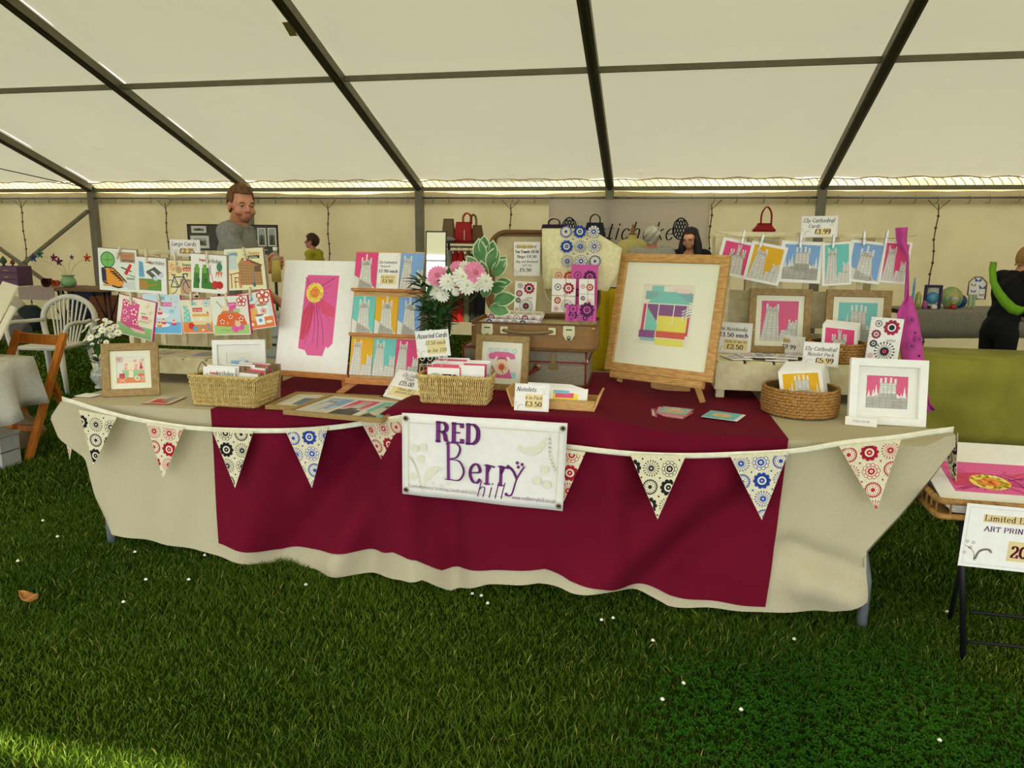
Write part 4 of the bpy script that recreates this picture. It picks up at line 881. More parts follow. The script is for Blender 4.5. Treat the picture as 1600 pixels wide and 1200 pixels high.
# ---------------------------------------------------------------- goods on the stall
ORD = 'first second third fourth fifth sixth seventh eighth ninth tenth'.split()
def copy_tree(o, parent=None):
    c = o.copy(); COL.objects.link(c)
    if parent is not None: c.parent = parent
    for ch in list(o.children): copy_tree(ch, c)
    return c
def card(name, label, cat, M, w, h, art, base=paper, thick=.0016, group=None, lz=4e-5, plabel=None):
    """flat printed thing: the board is the top-level mesh, its print a child"""
    o = MB().box(0, w, 0, h, -thick, 0).build(name, base, None); o.matrix_world = M; tag(o, label, cat, group)
    if art:
        a = Art(w, h, lz=lz); art(a); a.build('print', o)
    return o
def pic_frame(label, M, w, h, fw, fm, art, mount=.2, inner=None, depth=.02, mm=cream, group=None, cat='picture frame', bottom=None, mountb=None):
    """bevelled frame bars, mount board with an opening, print, pane and backing; M = bottom-left of the front face"""
    t = thing('picture_frame', label, cat, M, group)
    for a_, b_, q in ((0, 0, 0), (w, 0, 1), (w, h, 2), (0, h, 3)):
        L = w if q % 2 == 0 else h; mb = MB(); A_ = q*math.pi/2; 
        R_ = Matrix.Translation((a_, b_, 0)) @ Matrix.Rotation(A_, 4, 'Z')
        v = [(0, 0, -depth), (L, 0, -depth), (L-fw, fw, -depth), (fw, fw, -depth), (0, 0, -.002), (L, 0, -.002), (L-fw, fw, -.004), (fw, fw, -.004), (.002, .002, 0), (L-.002, .002, 0), (L-fw*.9, fw*.9, 0), (fw*.9, fw*.9, 0)]
        mb.add([tuple(R_ @ Vector(p)) for p in v], [(3, 2, 1, 0), (0, 1, 5, 4), (2, 3, 7, 6), (1, 2, 6, 5), (3, 0, 4, 7), (4, 5, 9, 8), (5, 6, 10, 9), (6, 7, 11, 10), (7, 4, 8, 11), (8, 9, 10, 11)])
        mb.build('frame_bar', fm, t)
    MB().box(fw*.6, w-fw*.6, fw*.6, h-fw*.6, -depth+.001, -depth+.004).build('backing', kraft, t)
    iw, ih = w-2*fw, h-2*fw; z = -depth+.006
    mx = mount; bm_ = mountb if mountb is not None else mount
    px0, px1, py0, py1 = fw+mx, w-fw-mx, fw+bm_, h-fw-mount
    sheet = MB().box(fw*.8, w-fw*.8, fw*.8, h-fw*.8, z-.001, z).build('print_sheet', paper, t)
    a = Art(px1-px0, py1-py0); art(a); a.build('print', sheet, Matrix.Translation((px0, py0, z)))
    if mount > .002:
        g = .001; mo = MB(); zz = z+.0035
        for x0, x1, y0, y1 in ((fw, w-fw, fw, py0-g), (fw, w-fw, py1+g, h-fw), (fw, px0-g, py0-g, py1+g), (px1+g, w-fw, py0-g, py1+g)): mo.box(x0, x1, y0, y1, zz-.0015, zz)
        mo.build('mount_board', mm, t)
    MB().add([(fw, fw, -.006), (w-fw, fw, -.006), (w-fw, h-fw, -.006), (fw, h-fw, -.006)], [(0, 1, 2, 3)]).build('glass_pane', glass, t)
    return t
def peg(label, P, M=None, s=1, group='clothes pegs on the card lines', m_=None):
    o = MB().box(-.005*s, .005*s, -.004, .004, -.03*s, .034*s).box(-.0035*s, .0035*s, -.009, -.004, -.028*s, .03*s)
    t = thing('clothes_peg', label, 'peg', P, group)
    MB().prism([(-.0045, -.03), (.0045, -.03), (.0055, .01), (.0035, .036), (-.0035, .036), (-.0055, .01)], .003, .0075).build('peg_half', m_ or woodpeg, t)
    MB().prism([(-.0045, -.03), (.0045, -.03), (.0055, .01), (.0035, .036), (-.0035, .036), (-.0055, .01)], -.0095, -.003).build('peg_half', m_ or woodpeg, t)
    MB().tube([(-.006, 0, -.004), (-.006, 0, .009), (.006, 0, .009), (.006, 0, -.004)], .0012, 5).build('spring', metal, t)
    return t
def price_card(label, M, w, h, lines, hl, name='price_sign'):
    return card(name, label, 'sign', M, w, h, lambda a: price(a, lines, hl))
def crate_rack(label, u0, u1, v0, v1, z0, zt, ztop_, tilt, slats, planks, feet=None):
    """cream painted wooden crates: a low slatted box with an upright slatted back"""
    t = thing('display_crate', label, 'crate', TM(u0, v0, 0)); L, D = u1-u0, v1-v0; r = random.Random(int(L*100))
    MB().box(0, L, -.012, 0, z0, zt-.012, bev=.003).build('front_board', creamp, t); MB().box(0, L, D, D+.012, z0, zt-.012).build('rear_board', creamp, t)
    for x in (0, L-.014): MB().box(x, x+.014, .001, D, z0, zt-.012).build('side_board', creamp, t)
    n = planks; wv = L/n
    for i in range(n): MB().box(i*wv+.006, (i+1)*wv-.006, -.008, D+.008, zt-.012, zt+r.uniform(-.001, .001), bev=.002).build('plank', creamp, t)
    for x in (.012, L-.05): MB().box(x, x+.04, .02, .055, .755, z0, bev=.002).build('foot', creamp, t)
    # the back: side posts, top rail, low rail and slats
    Bk = D+.015; 
    for x in (0, L-.03): MB().box(x, x+.03, Bk, Bk+.16, zt, ztop_-.02, bev=.002).build('side_post', creamp, t)
    MB().box(-.02, L+.02, Bk, Bk+.018, ztop_-.025, ztop_, bev=.003).build('top_rail', creamp, t); MB().box(0, L, Bk+.10, Bk+.115, zt, zt+.09, bev=.002).build('low_rail', creamp, t)
    MB().box(0, L, Bk+.10, Bk+.115, zt+.12, zt+.26, bev=.002).build('low_rail', creamp, t)
    for z in (.45, .72): MB().box(0, L, Bk+.12, Bk+.13, zt+(ztop_-zt)*z-.035, zt+(ztop_-zt)*z+.035, bev=.002).build('rear_slat', creamp, t)
    for i in range(slats):
        x = .06+(L-.15)*i/(slats-1); MB().box(x, x+.03, Bk+.02, Bk+.03, zt+.02, ztop_-.026).build('slat', creamp, t)
    return t
# ---- left crates with ten birthday cards
CL0 = uv(av(160, 560, .55)); CL1 = uv(av(432, 562, .55))
crate_rack('cream painted wooden crate rack at left holding two rows of birthday cards', CL0[0]-.03, uv(av(398, 420, .82))[0], .52, .80, .80, .885, 1.435, 0, 6, 6)
def line_of(cards, v, rowlabel):
    pass
LC = [((153, 397), (213, 401), (151, 452), card_shoe, 'birthday card with an orange walking boot and red penknife on line', 'shoe'),
      ((213, 401), (259, 404), (211, 457), card_binoc, 'birthday card with grey binoculars over a green hill', 'b'),
      ((260, 407), (306, 408), (260, 460), card_bike, 'yellow birthday card with an orange and a navy bicycle', 'c'),
      ((298, 401), (354, 405), (306, 456), card_boots, 'birthday card with green wellington boots, carrots and tomatoes', 'd'),
      ((351, 400), (411, 397), (357, 454), card_basket, 'yellow birthday card with a wicker laundry basket and stool', 'e'),
      ((186, 463), (243, 477), (176, 518), card_wboot, 'tilted birthday card with a pink flowery boot on green', 'f'),
      ((223, 468), (281, 469), (229, 521), card_cup, 'blue birthday card with cupcakes on plates, second in lower row', 'g'),
      ((281, 469), (329, 468), (283, 521), card_sew, 'birthday card with a yellow sewing machine on orange', 'h'),
      ((329, 469), (386, 467), (335, 524), card_knit, 'birthday card with an orange knitting bag and wool balls', 'i'),
      ((368, 467), (421, 459), (390, 516), card_mug, 'red edged birthday card with white mugs and an orange jug', 'j')]
envc = [kraft, kraft, kraft, kraft, kraft] + [mat('magenta_envelope', (190, 48, 96), .8), mat('magenta_envelope', (1, 1, 1))]*2+[mat('red_envelope', (206, 54, 50), .8)]
for i, (tl, tr, bl, art, lab, _) in enumerate(LC):
    v = .50-.006*(i % 2)-(.012 if i == 8 else 0); M, w, h = hang(tl, tr, bl, v); h = max(h, w*.98)
    o = card('greeting_card', lab, 'card', M, w, h, art, group='birthday cards pegged on the left crate')
    MB().box(.004, w+.0075, .002, h+.004, -.006, -.002).build('envelope', envc[i], o)
for nm_, pts in (('upper', [(162, 392), (185, 393), (229, 399), (274, 404), (324, 402), (382, 396), (418, 390)]), ('lower', [(176, 456), (205, 464), (249, 468), (300, 467), (354, 466), (392, 460), (430, 452)])):
    o = MB().tube(smooth_pts([av(*p, .507) for p in pts], 4), .0022, 5).build('card_line', rope)
    tag(o, nm_+' string holding pegged birthday cards across the left crate', 'string')
for i, (x, y, rot) in enumerate([(185, 396, -25), (229, 401, 0), (274, 405, 2), (324, 403, 0), (382, 398, 8), (205, 467, 0), (249, 469, 3), (299, 468, -2), (354, 468, 0), (391, 459, 0)]):
    lab = 'small wooden peg clipping the '+['walking boot', 'binoculars', 'bicycle', 'wellington boots', 'laundry basket', 'pink boot', 'cupcake', 'sewing machine', 'knitting bag', 'mugs'][i]+' card'
    peg(lab, Matrix.Translation(Vector(av(x, y, .494))) @ Matrix(MM(TU, (0, 0, 1), -TV, (0, 0, 0))) @ Matrix.Rotation(math.radians(rot), 4, 'Z'), group='wooden pegs on the left card strings')
M, w, h = hang((265, 374), (312, 375), (266, 400), .70)
price_card('small white price sign reading Large Cards £2.25 above left crate', M, w, h, [('Large Cards', .42, .34, .12, 's'), ('£2.25', .56, .1, .14, 'b')], [(.36, .07, .76, .28)])
# leaflets lying on the crate planks
for i, (x, y, c) in enumerate([(255, 551, (190, 180, 170)), (318, 551, (150, 160, 190))]):
    P = uv(av(x, y, .62)); M = TM(P[0]-.06, .56, .886, 8) ; card('leaflet', ['pale leaflet lying on left crate planks by the pink boot card', 'blue and tan leaflet lying on left crate planks by the cupcake card'][i], 'leaflet', M, .13, .16, lambda a, c=c: (a.rect(.06, .06, .94, a.A-.06, c), a.rect(.5, .1, .9, .8, (176, 160, 130)), a.line([(.1, .2), (.9, .9)], .02, (230, 230, 226))))
# ---- caravan frame and small leaflets
M, w, h = panel((160, 621), (250, 617), 536, .752, 12)
pic_frame('square oak framed print of a flowery caravan at the left table end', M, w, h, w*.145, oak, art_caravan, mount=w*.11)
def lay(name, label, cat, px, z, art, rot=None, base=paper, thick=.0016):
    """a flat thing lying on height z whose corners tl, tr, bl are seen at these pixels"""
    A_, B_, C_ = az(*px[0], z), az(*px[1], z), az(*px[2], z); X = nrm(B_-C_) if False else nrm(B_-A_); w = float(np.linalg.norm(B_-A_)); up = np.array([-X[1], X[0], 0]); h = float((A_-C_)@up)
    return card(name, label, cat, MM(X, up, (0, 0, 1), A_-up*h), w, h, art, base=base, thick=thick)
lay('leaflet', 'thin clear wrapped red and grey card lying beside the large basket', 'leaflet', [(250, 619), (292, 620), (212, 630)], .7555, lambda a: (a.rect(0, 0, 1, a.A, (196, 160, 150)), a.rect(.03, .03, .97, a.A-.03, (206, 196, 176)), a.rect(.2, .1, .8, a.A*.6, (206, 70, 70)), a.rect(.5, a.A*.3, .8, a.A-.1, (150, 150, 140))), base=mat('red_card', (200, 90, 90)))
lay('leaflet', 'white leaflet lying left of the caravan frame', 'leaflet', [(135, 614), (160, 616), (122, 619)], .7555, None)
# ---- glass vase of white daisies
P0 = az(158, 606, .753)
vz = thing('flower_vase', 'patterned glass vase of small white daisies behind the caravan frame', 'vase', WM(*P0))
vgl = mat('cut_glass', (206, 206, 190), .12, alpha=.5, spec=.9, scale=120, c2=(150, 156, 140))
MB().lathe([(.0, .0), (.028, .0), (.03, .006), (.02, .018), (.034, .035), (.044, .06), (.04, .085), (.022, .11), (.019, .13), (.026, .155)], 28).build('vase_body', vgl, vz)
stemg = mat('stem_green', (66, 96, 40), .7); leafg = mat('leaf_green', (44, 84, 34), .6, c2=(30, 62, 24)); dw = mat('daisy_white', (240, 238, 222), .8); dye = mat('daisy_eye', (206, 196, 70), .8)
def leaf_blade(c, d, up, L, wd, mb, cup=.15):
    d, up = nrm(d), np.array(up, float); s_ = nrm(np.cross(d, up)); up = nrm(np.cross(s_, d)); G = []
    for i in range(6):
        t = i/5; ww = wd*math.sin(math.pi*min(1, .06+t*.94))**.8; p = np.array(c)+d*L*t+up*L*(-cup*t*t)
        G.append([tuple(p-s_*ww/2+up*ww*.15), tuple(p), tuple(p+s_*ww/2+up*ww*.15)])
    mb.grid(G); return mb
def daisy(parent, c, n, r, petm, eyem, np_=12, name='daisy'):
    c = np.array(c); n = nrm(n); a = nrm(np.cross(n, (0, 0, 1) if abs(n[2]) < .9 else (1, 0, 0))); b = np.cross(n, a)
    mb = MB()
    for k in range(np_):
        t = 2*math.pi*k/np_; d = a*math.cos(t)+b*math.sin(t); leaf_blade(c+d*r*.2+n*.001*(k % 2), d+n*.25, n, r*.85, r*.42, mb, .25)
    o = mb.build(name, petm, parent); e = MB().ball((0, 0, 0), r*.3, 10, 6, (1, 1, .6)); q = Vector(n).to_track_quat('Z', 'Y').to_matrix().to_4x4()
    e.xf(Matrix.Translation(Vector(c+n*r*.08)) @ q).build('flower_eye', eyem, o); return o
fl = random.Random(5)
ctr = np.array([0, 0, .155])
hp = [(-20, 508), (-8, 512), (4, 508), (12, 504), (-26, 516), (-12, 520), (2, 516), (14, 514), (22, 510), (-4, 524), (10, 522), (-16, 528), (16, 524), (26, 520), (-26, 532), (-2, 534), (8, 535), (-14, 539), (6, 500), (-6, 500)]
for i, (dx, py) in enumerate(hp):
    P = av(158+dx, py, uv(P0)[1]+fl.uniform(-.05, .06))-P0; n = nrm(P-ctr+np.array([0, -.12, 0])); daisy(vz, P, n, .02 if i < 14 else .014, dw, dye, 12)
    MB().tube(smooth_pts([(0, 0, .1), ctr, (ctr+P)/2+np.array([0, 0, .02]), P], 3), .0018, 5).build('stem', stemg, vz)
mb = MB()
for i in range(34):
    t = fl.uniform(0, 6.28); z = fl.uniform(.12, .24); c = (.02*math.cos(t), .02*math.sin(t), z); leaf_blade(c, (math.cos(t), math.sin(t), fl.uniform(-.1, .9)), (0, 0, 1), fl.uniform(.05, .09), .02, mb)
mb.build('foliage', leafg, vz)
# ---- baskets
def rrect(w, d, r, n=6):
    P = []
    for cx, cy, a0 in ((w/2-r, d/2-r, 0), (-w/2+r, d/2-r, 90), (-w/2+r, -d/2+r, 180), (w/2-r, -d/2+r, 270)):
        for k in range(n+1):
            t = math.radians(a0+90*k/n); P.append((cx+r*math.cos(t), cy+r*math.sin(t)))
    return P
def resample(P, n):
    Q = P+[P[0]]; d = [0]
    for a, b in zip(Q, Q[1:]): d.append(d[-1]+math.hypot(b[0]-a[0], b[1]-a[1]))
    o = []; j = 0
    for i in range(n):
        x = d[-1]*i/n
        while d[j+1] < x: j += 1
        t = (x-d[j])/(d[j+1]-d[j]); o.append((Q[j][0]+(Q[j+1][0]-Q[j][0])*t, Q[j][1]+(Q[j+1][1]-Q[j][1])*t))
    return o
def basket(label, M, w, d, h, flare, rows, nst, handles=True, m_=straw):
    t = thing('wicker_basket', label, 'basket', M); base = resample(rrect(w, d, .02), nst*4)
    def ring(z, off):
        k = 1+flare*z/h; return [(x*k, y*k, z) for x, y in base]
    mb = MB(); n = nst*4; cen = lambda p: nrm((p[0]/w, p[1]/d, 0)); rws = max(5, rows-2); per = resample(rrect(w, d, .02), int(2*(w+d)/.0088)); m = len(per)
    for rI in range(rws):
        za, zb = h*rI/rws, h*(rI+1)/rws; sl = 1 if rI % 2 else -1
        for i in range(m):
            a_, b_ = per[i], per[(i+sl) % m]; ka, kb = 1+flare*za/h, 1+flare*zb/h; o_ = cen(a_); q = .35+.3*math.sin(i*12.9+rI)
            A_ = (a_[0]*ka, a_[1]*ka, za-.001); B_ = (b_[0]*kb*q+a_[0]*kb*(1-q), b_[1]*kb*q+a_[1]*kb*(1-q), zb+.001); C_ = tuple((A_[k]+B_[k])/2+o_[k]*.0035 for k in range(3))
            mb.tube([A_, C_, B_], [.0022, .0042, .0022], 5, caps=False)
    o = mb.build('weave', m_, t); o['kind'] = 'stuff'
    mb = MB()
    for i in range(nst):
        p = base[(i*4+2) % n]; k = 1+flare; q = cen(p); mb.tube([(p[0], p[1], 0), (p[0]*k, p[1]*k, h)], .0028, 5)
    mb.build('stakes', m_, t)
    mb = MB(); rg = ring(h, 0); big = resample(rrect(w*(1+flare), d*(1+flare), .02), 160)
    for ph in (0, math.pi):
        mb.tube([(x+.004*math.cos(i*.9+ph)*cen((x, y))[0], y+.004*math.cos(i*.9+ph)*cen((x, y))[1], h+.004*math.sin(i*.9+ph)) for i, (x, y) in enumerate(big)], .0055, 5, closed=True)
    mb.build('rim', m_, t)
    MB().box(-w/2+.004, w/2-.004, -d/2+.004, d/2-.004, .002, .006).build('base', m_, t)
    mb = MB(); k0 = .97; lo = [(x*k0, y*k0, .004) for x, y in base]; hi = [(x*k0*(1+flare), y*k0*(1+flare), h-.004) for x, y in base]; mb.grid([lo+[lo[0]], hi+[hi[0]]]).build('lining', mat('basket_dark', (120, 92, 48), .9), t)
    if handles:
        for s_ in (-1, 1):
            X = s_*(w/2*(1+flare)-.002); mb = MB().tube(smooth_pts([(X, -.035, h-.02), (X, -.03, h+.02), (X, 0, h+.045), (X, .03, h+.02), (X, .035, h-.02)], 5), .0035, 6); mb.build('handle', mat('grey_handle', (150, 140, 116), .6), t)
    return t
def basket_px(label, bl, br, ytop, z, depth, rows, nst, rot=0, handles=True, flare=.1):
    B, C = az(*bl, z), az(*br, z); X = nrm(C-B); n = np.array([-X[1], X[0], 0]); w = float(np.linalg.norm(C-B)); mid = (B+C)/2
    h = .1
    for _ in range(20):
        f = lambda q: pj(mid-n*depth*flare/2+np.array([0, 0, q]))[1]-ytop; e = f(h); h -= e/((f(h+.005)-e)/.005)
    c = mid+n*depth/2; M = MM(X, n, (0, 0, 1), c); return basket(label, M, w, depth, h, flare, rows, nst, handles), M, w, h
bk1, M1, w1, h1 = basket_px('large rectangular woven basket full of birthday cards at left', (302, 632), (399, 638), 590, .755, .21, 9, 34)
bk2, M2, w2, h2 = basket_px('small rectangular woven basket of cards beside the banner', (657, 629), (759, 634), 590, .823, .13, 8, 32)
def in_basket(M, x, y, z, w, h, lean, rot=0):
    return M @ Matrix.Translation((x, y, z)) @ Matrix.Rotation(math.radians(rot), 4, 'Z') @ Matrix.Rotation(math.radians(90-lean), 4, 'X')
def art_bday(a):
    A = a.A; a.text('happy', .22, A-.2, .07, (220, 90, 60), .25); a.text('birthday', .42, A-.22, .11, (104, 130, 70), .18); a.line([(.14, A-.2), (.14, A-.42)], .02, (150, 110, 90)); a.disc(.14, A-.3, .05, (190, 120, 110), 10, .07); a.disc(.14, A-.28, .03, OFFW, 8, .04); a.disc(.86, A-.36, .07, (60, 120, 76), 8, .1); a.disc(.78, A-.4, .04, (60, 120, 76), 8, .05)
    for x in (.6, .65, .7): a.line([(x, A-.42), (x+.02, A-.34)], .01, (170, 90, 90), up=False)
def plainart(c): return lambda a: a.rect(.08, .1, .92, a.A-.08, c)
cw = w1*.52
card('greeting_card', 'white birthday card with spade and plant, frontmost in large basket', 'card', in_basket(M1, -w1*.42, -.075, .012, 0, 0, 10), cw, cw*.98, art_bday, group='cards standing in the large basket')
o = None
for i in range(9):
    x = -w1*.40+.006*i; M = in_basket(M1, x+.012*min(i, 8), -.066+.017*i, .012, 0, 0, 14-i, 0)
    tag(MB().box(0, cw, 0, cw*1.02-.002*(i % 3), -.003, 0).build('greeting_card', kraft if i % 3 else paper, None), 'kraft or white backed card, %s behind the front card in the large basket' % ORD[i], 'card', 'cards standing in the large basket').matrix_world = M
for i in range(6):
    M = in_basket(M1, w1*.10+.004*i, -.07+.022*i, .012, 0, 0, 16-2*i, -14)
    col = [paper, kraft, mat('rose_paper', (222, 90, 110), .7)][i % 3]
    tag(MB().box(0, cw*.7, 0, cw*(.86+.03*i), -.003, 0).build('greeting_card', col, None), '%s card, %s from the front in the right half of the large basket' % (('white', 'kraft', 'rose pink')[i % 3], ORD[i]), 'card', 'cards standing in the large basket').matrix_world = M
# small basket
rose = mat('rose_paper', (222, 90, 110), .7)
def art_hb(a):
    A = a.A; a.rect(.03, .03, .97, A-.03, OFFW); gear(a, .25, A*.6, .2, (40, 34, 44), OFFW, k=1); a.disc(.25, A*.6, .09, (196, 50, 80), 10); gear(a, .83, A*.7, .08, (50, 40, 60), OFFW, k=0); a.rect(.46, A*.62, .74, A*.78, INKB); a.text('HAPPY', .48, A*.64, .09, (200, 216, 206), .2); a.text('birthday', .45, A*.44, .12, (206, 50, 90), .2)
def art_seven(a):
    A = a.A; a.line([(.2, A-.24), (.85, A-.24), (.85, A-.5)], .18, (150, 200, 226)); a.line([(.2, A-.5), (.6, A-.5), (.6, .1)], .16, (214, 214, 80))
    for i in range(5): a.line([(.15+i*.15, A-.1), (.15+i*.15, A-.36)], .02, (226, 238, 244), up=(i == 0))
card('greeting_card', 'card with black dandelion reading happy birthday, front of small basket', 'card', in_basket(M2, -w2*.43, -.046, .012, 0, 0, 6), w2*.52, w2*.50, art_hb, base=rose, group='cards standing in the small basket')
card('greeting_card', 'card with blue gingham and a yellow seven in the small basket', 'card', in_basket(M2, w2*.06, -.04, .012, 0, 0, 7), w2*.36, w2*.53, art_seven, group='cards standing in the small basket')
for i in range(9):
    j = i % 3; side = i // 5
    M = in_basket(M2, (-w2*.40 if not side else w2*.02)+.004*i, -.036+.02*(i % 5), .012, 0, 0, 6-i % 3)
    tag(MB().box(0, w2*.5 if not side else w2*.36, 0, w2*(.53+.015*(i % 5)), -.003, 0).build('greeting_card', (rose, paper, paper)[j], None), '%s card, %s from the front in the %s half of the small basket' % (('rose pink', 'white', 'white')[j], ORD[i % 5], ('left', 'right')[side]), 'card', 'cards standing in the small basket').matrix_world = M
# assorted cards sign on a curly wire holder
M, w, h = panel((655, 561), (704, 555), 515, .98, 5); 
v_ = uv(np.array(M.translation)); M, w, h = hang((648, 518), (700, 514), (656, 559), .05)
price_card('tilted sign reading Assorted Cards on curly wire over small basket', M, w, h, [('Assorted Cards', .47, .56, .13, 's'), ('£1.50 each', .58, .36, .1, 's'), ('or for £10', .6, .14, .1, 's')], [(.32, .08, .88, .5)])
wr = MB(); B0 = np.array(M2.translation)
for px in (660, 672, 684, 696):
    c = av(px, 560, .05); wr.tube([c+np.array([.012*math.cos(t*.7)*(1-.03*t), 0, .012*math.sin(t*.7)*(1-.03*t)]) for t in range(14)], .0014, 5)
for px in (668, 676, 690): wr.tube([av(px, 566, .05), av(px, 575, .05), av(px+3, 588, .06)+np.array([0, 0, 0])], .0014, 5)
wr.tube([av(655, 570, .05), av(700, 567, .05)], .0014, 5)
tag(wr.build('card_holder', mat('white_wire', (232, 230, 218), .4)), 'white curly wire holder gripping the assorted cards sign', 'holder')
# white frame with blue print behind the large basket
M, w, h = hang((330, 532), (417, 531), (330, 600), .42)
M, w, h = panel((334, 608), (417, 606), 531, .755, 5)
pic_frame('white box frame with a pale blue print behind the large basket', M, w, h, w*.1, whitep, lambda a: (a.rect(0, 0, 1, a.A, (238, 232, 216)), a.rect(.15, .2, .85, a.A*.66, (134, 190, 224)), a.rect(.4, .3, .8, a.A*.62, (150, 176, 214)), a.rect(.5, a.A*.5, .7, a.A*.8, (214, 226, 226))), mount=w*.16, mm=paper)
# ---- left easel with the magenta flower print
def easel(label, M, w, h, shelf_y, legs, wood=easelw, drop=.1):
    """legs: list of (x top, y top, x foot, foot drop)"""
    t = thing('table_easel', label, 'easel', M); return t
zt_ = .755
ML, wL, hL = panel((431, 578), (545, 586), 408, .84, 14)
e1 = thing('table_easel', 'orange wooden table easel under the large magenta flower print', 'easel', ML)
MB().box(-.004, wL*1.0+.012, -.028, 0, -.01, .03, bev=.002).build('ledge', easelw, e1)
MB().box(wL*.1, wL*.14, -.0, hL*.7, -.028, -.008, bev=.002).build('upright', easelw, e1); MB().box(wL*.83, wL*.87, -.0, hL*.7, -.028, -.008, bev=.002).build('upright', easelw, e1); MB().box(wL*.1, wL*.87, hL*.6, hL*.66, -.042, -.03).build('crossbar', easelw, e1)
inv = ML.inverted()
def leg_to(e, inv, a, foot_px, z, w_=.028, d_=.012):
    f = inv @ Vector(az(*foot_px, z)); MB().beam(a, tuple(f), w_, d_, (0, 0, 1)).build('leg', easelw, e)
for a_, fp in (((.02, -.02, -.012), (437, 600)), ((wL*.93, -.02, -.012), (540, 612))): leg_to(e1, inv, a_, fp, .757)
f = inv @ Vector(az(520, 585, .757)); MB().beam((wL*.5, hL*.6, -.045), tuple(f), .03, .012).build('rear_leg', easelw, e1)
P = [inv @ Vector(av(*p, .0)) for p in ()]
Mp = ML @ Matrix.Translation((0, 0, .004))
def art_poster(a): art_gerbera(a, .30, a.A*.15, .78, a.A*.87)
q = [(.0, 0), (wL, 0), (wL, hL), (0, hL)]
card('art_print', 'large white sheet printed with a magenta flower leaning on the easel', 'print', Mp @ Matrix.Translation((0, 0, .004)), wL*.98, hL, art_poster, base=paper, thick=.003, lz=3e-5)
# ---- second easel: three-shelf rack of cathedral cards
MR, wR, hR = panel((545, 590), (652, 596), 394, .84, 11)
e2 = thing('card_rack', 'wooden easel rack with three ledges of cathedral postcards', 'rack', MR)
MB().box(-.005, wR+.01, -.028, 0, -.006, .03, bev=.002).build('ledge', easelw, e2); MB().box(0, wR, 0, hR+.004, -.012, -.006).build('backboard', pinew, e2)
inv2 = MR.inverted()
for a_, fp in (((.03, -.02, -.015), (528, 616)), ((wL*.0+.012+wR*.9, -.02, -.015), (650, 612))): leg_to(e2, inv2, a_, fp, .757)
f = inv2 @ Vector(az(612, 592, .757)); MB().beam((wR*.5, hR*.6, -.02), tuple(f), .03, .012).build('rear_leg', easelw, e2)
def yy(py, px=600):
    lo, hi = -.1, hR*1.1
    for _ in range(30):
        m_ = (lo+hi)/2
        if pj(np.array(MR @ Vector((wR/2, m_, 0))))[1] > py: lo = m_
        else: hi = m_
    return lo
rows_y = [yy(588), yy(522), yy(452)]
for y in rows_y[1:]: MB().box(-.003, wR+.003, y-.014, y, -.006, .026, bev=.002).build('ledge', easelw, e2)
cwid = wR/3; ch = [yy(527)-rows_y[0], yy(459)-rows_y[1], hR-rows_y[2]]
RC = [(YEL, 1, 'yellow'), (TEAL, 1, 'teal'), (PINK, 1, 'pink'), (TEAL, 0, 'teal'), (YEL, 0, 'yellow'), (BLUE, 0, 'blue'), (PINK, 0, 'pink'), None, (BLUE, 1, 'blue')]
for i, q in enumerate(RC):
    r_, c_ = divmod(i, 3); M = MR @ Matrix.Translation((c_*cwid+.002, rows_y[r_]+.001, .006)) @ Matrix.Rotation(math.radians(-4), 4, 'X')
    if q is None:
        price_card('sign reading Ely Cathedral Postcards £1.00 each on the top ledge', M @ Matrix.Translation((0, 0, .001)), cwid-.003, ch[2]-.003, [('Ely Cathedral', .42, 1.08, .1, 's'), ('Postcards', .34, .92, .08, 's'), ('£1.00 each', .5, .7, .12, 'p'), ('Buy ANY 4 for', .5, .46, .07, 's'), ('£3.50', .5, .27, .13, 'b')], [(.18, .2, .86, .6)])
    else: card('postcard', '%s cathedral %s postcard on the %s ledge of the rack' % (q[2], ('tower with roof', 'tower with turret')[q[1]], ('bottom', 'middle', 'top')[r_]), 'card', M, cwid-.003, ch[r_]-.003, lambda a, q=q, i=i: cath(a, q[1], 0, 0, 1, a.A, q[0], seed=i), group='postcards on the three-ledge rack')
# ---- flat oak frames and the £15 sign
def flat_frame(label, bl, br, tl, tr, z, art, fw=.022):
    B, C, A_ = az(*bl, z), az(*br, z), az(*tl, z); X = nrm(C-B); up = np.array([-X[1], X[0], 0]); h = float((A_-B)@up); w = float(np.linalg.norm(C-B))
    return pic_frame(label, MM(X, up, (0, 0, 1), B), w, h, fw, oak, art, mount=.006, depth=.018)
def art_trip(a):
    A = a.A; a.rect(0, 0, 1, A, (236, 230, 208))
    for i, (c, k) in enumerate(((BLUE, 1), (PINK, 2), (TEAL, 0))): cath(a, k, .04+i*.32, .06, .32+i*.32, A-.06, c, i)
flat_frame('long oak frame with three cathedral prints lying flat, frontmost', (442, 641), (597, 655), (505, 613), (640, 626), .79, art_trip)
flat_frame('oak framed print lying flat behind the long three print frame', (414, 633), (560, 640), (452, 611), (590, 616), .774, lambda a: (a.rect(0, 0, 1, a.A, (230, 224, 200)), a.rect(.15, .15, .6, a.A-.15, (90, 120, 140)), a.rect(.3, .3, .5, a.A-.2, (120, 100, 110))), fw=.02)
M, w, h = panel((598, 619), (655, 631), 584, .793, 42)
price_card('sign reading Ely Cathedral Prints £15.00 leaning on the flat frames', M, w, h*1.05, [('Ely Cathedral', .5, .92, .11, 's'), ('Prints', .44, .78, .1, 's'), ('£15.00', .42, .56, .13, 'b'), ('Choose ANY 3', .5, .36, .08, 's'), ('postcards to be', .5, .24, .08, 's')], [(.12, .1, .95, .48)])
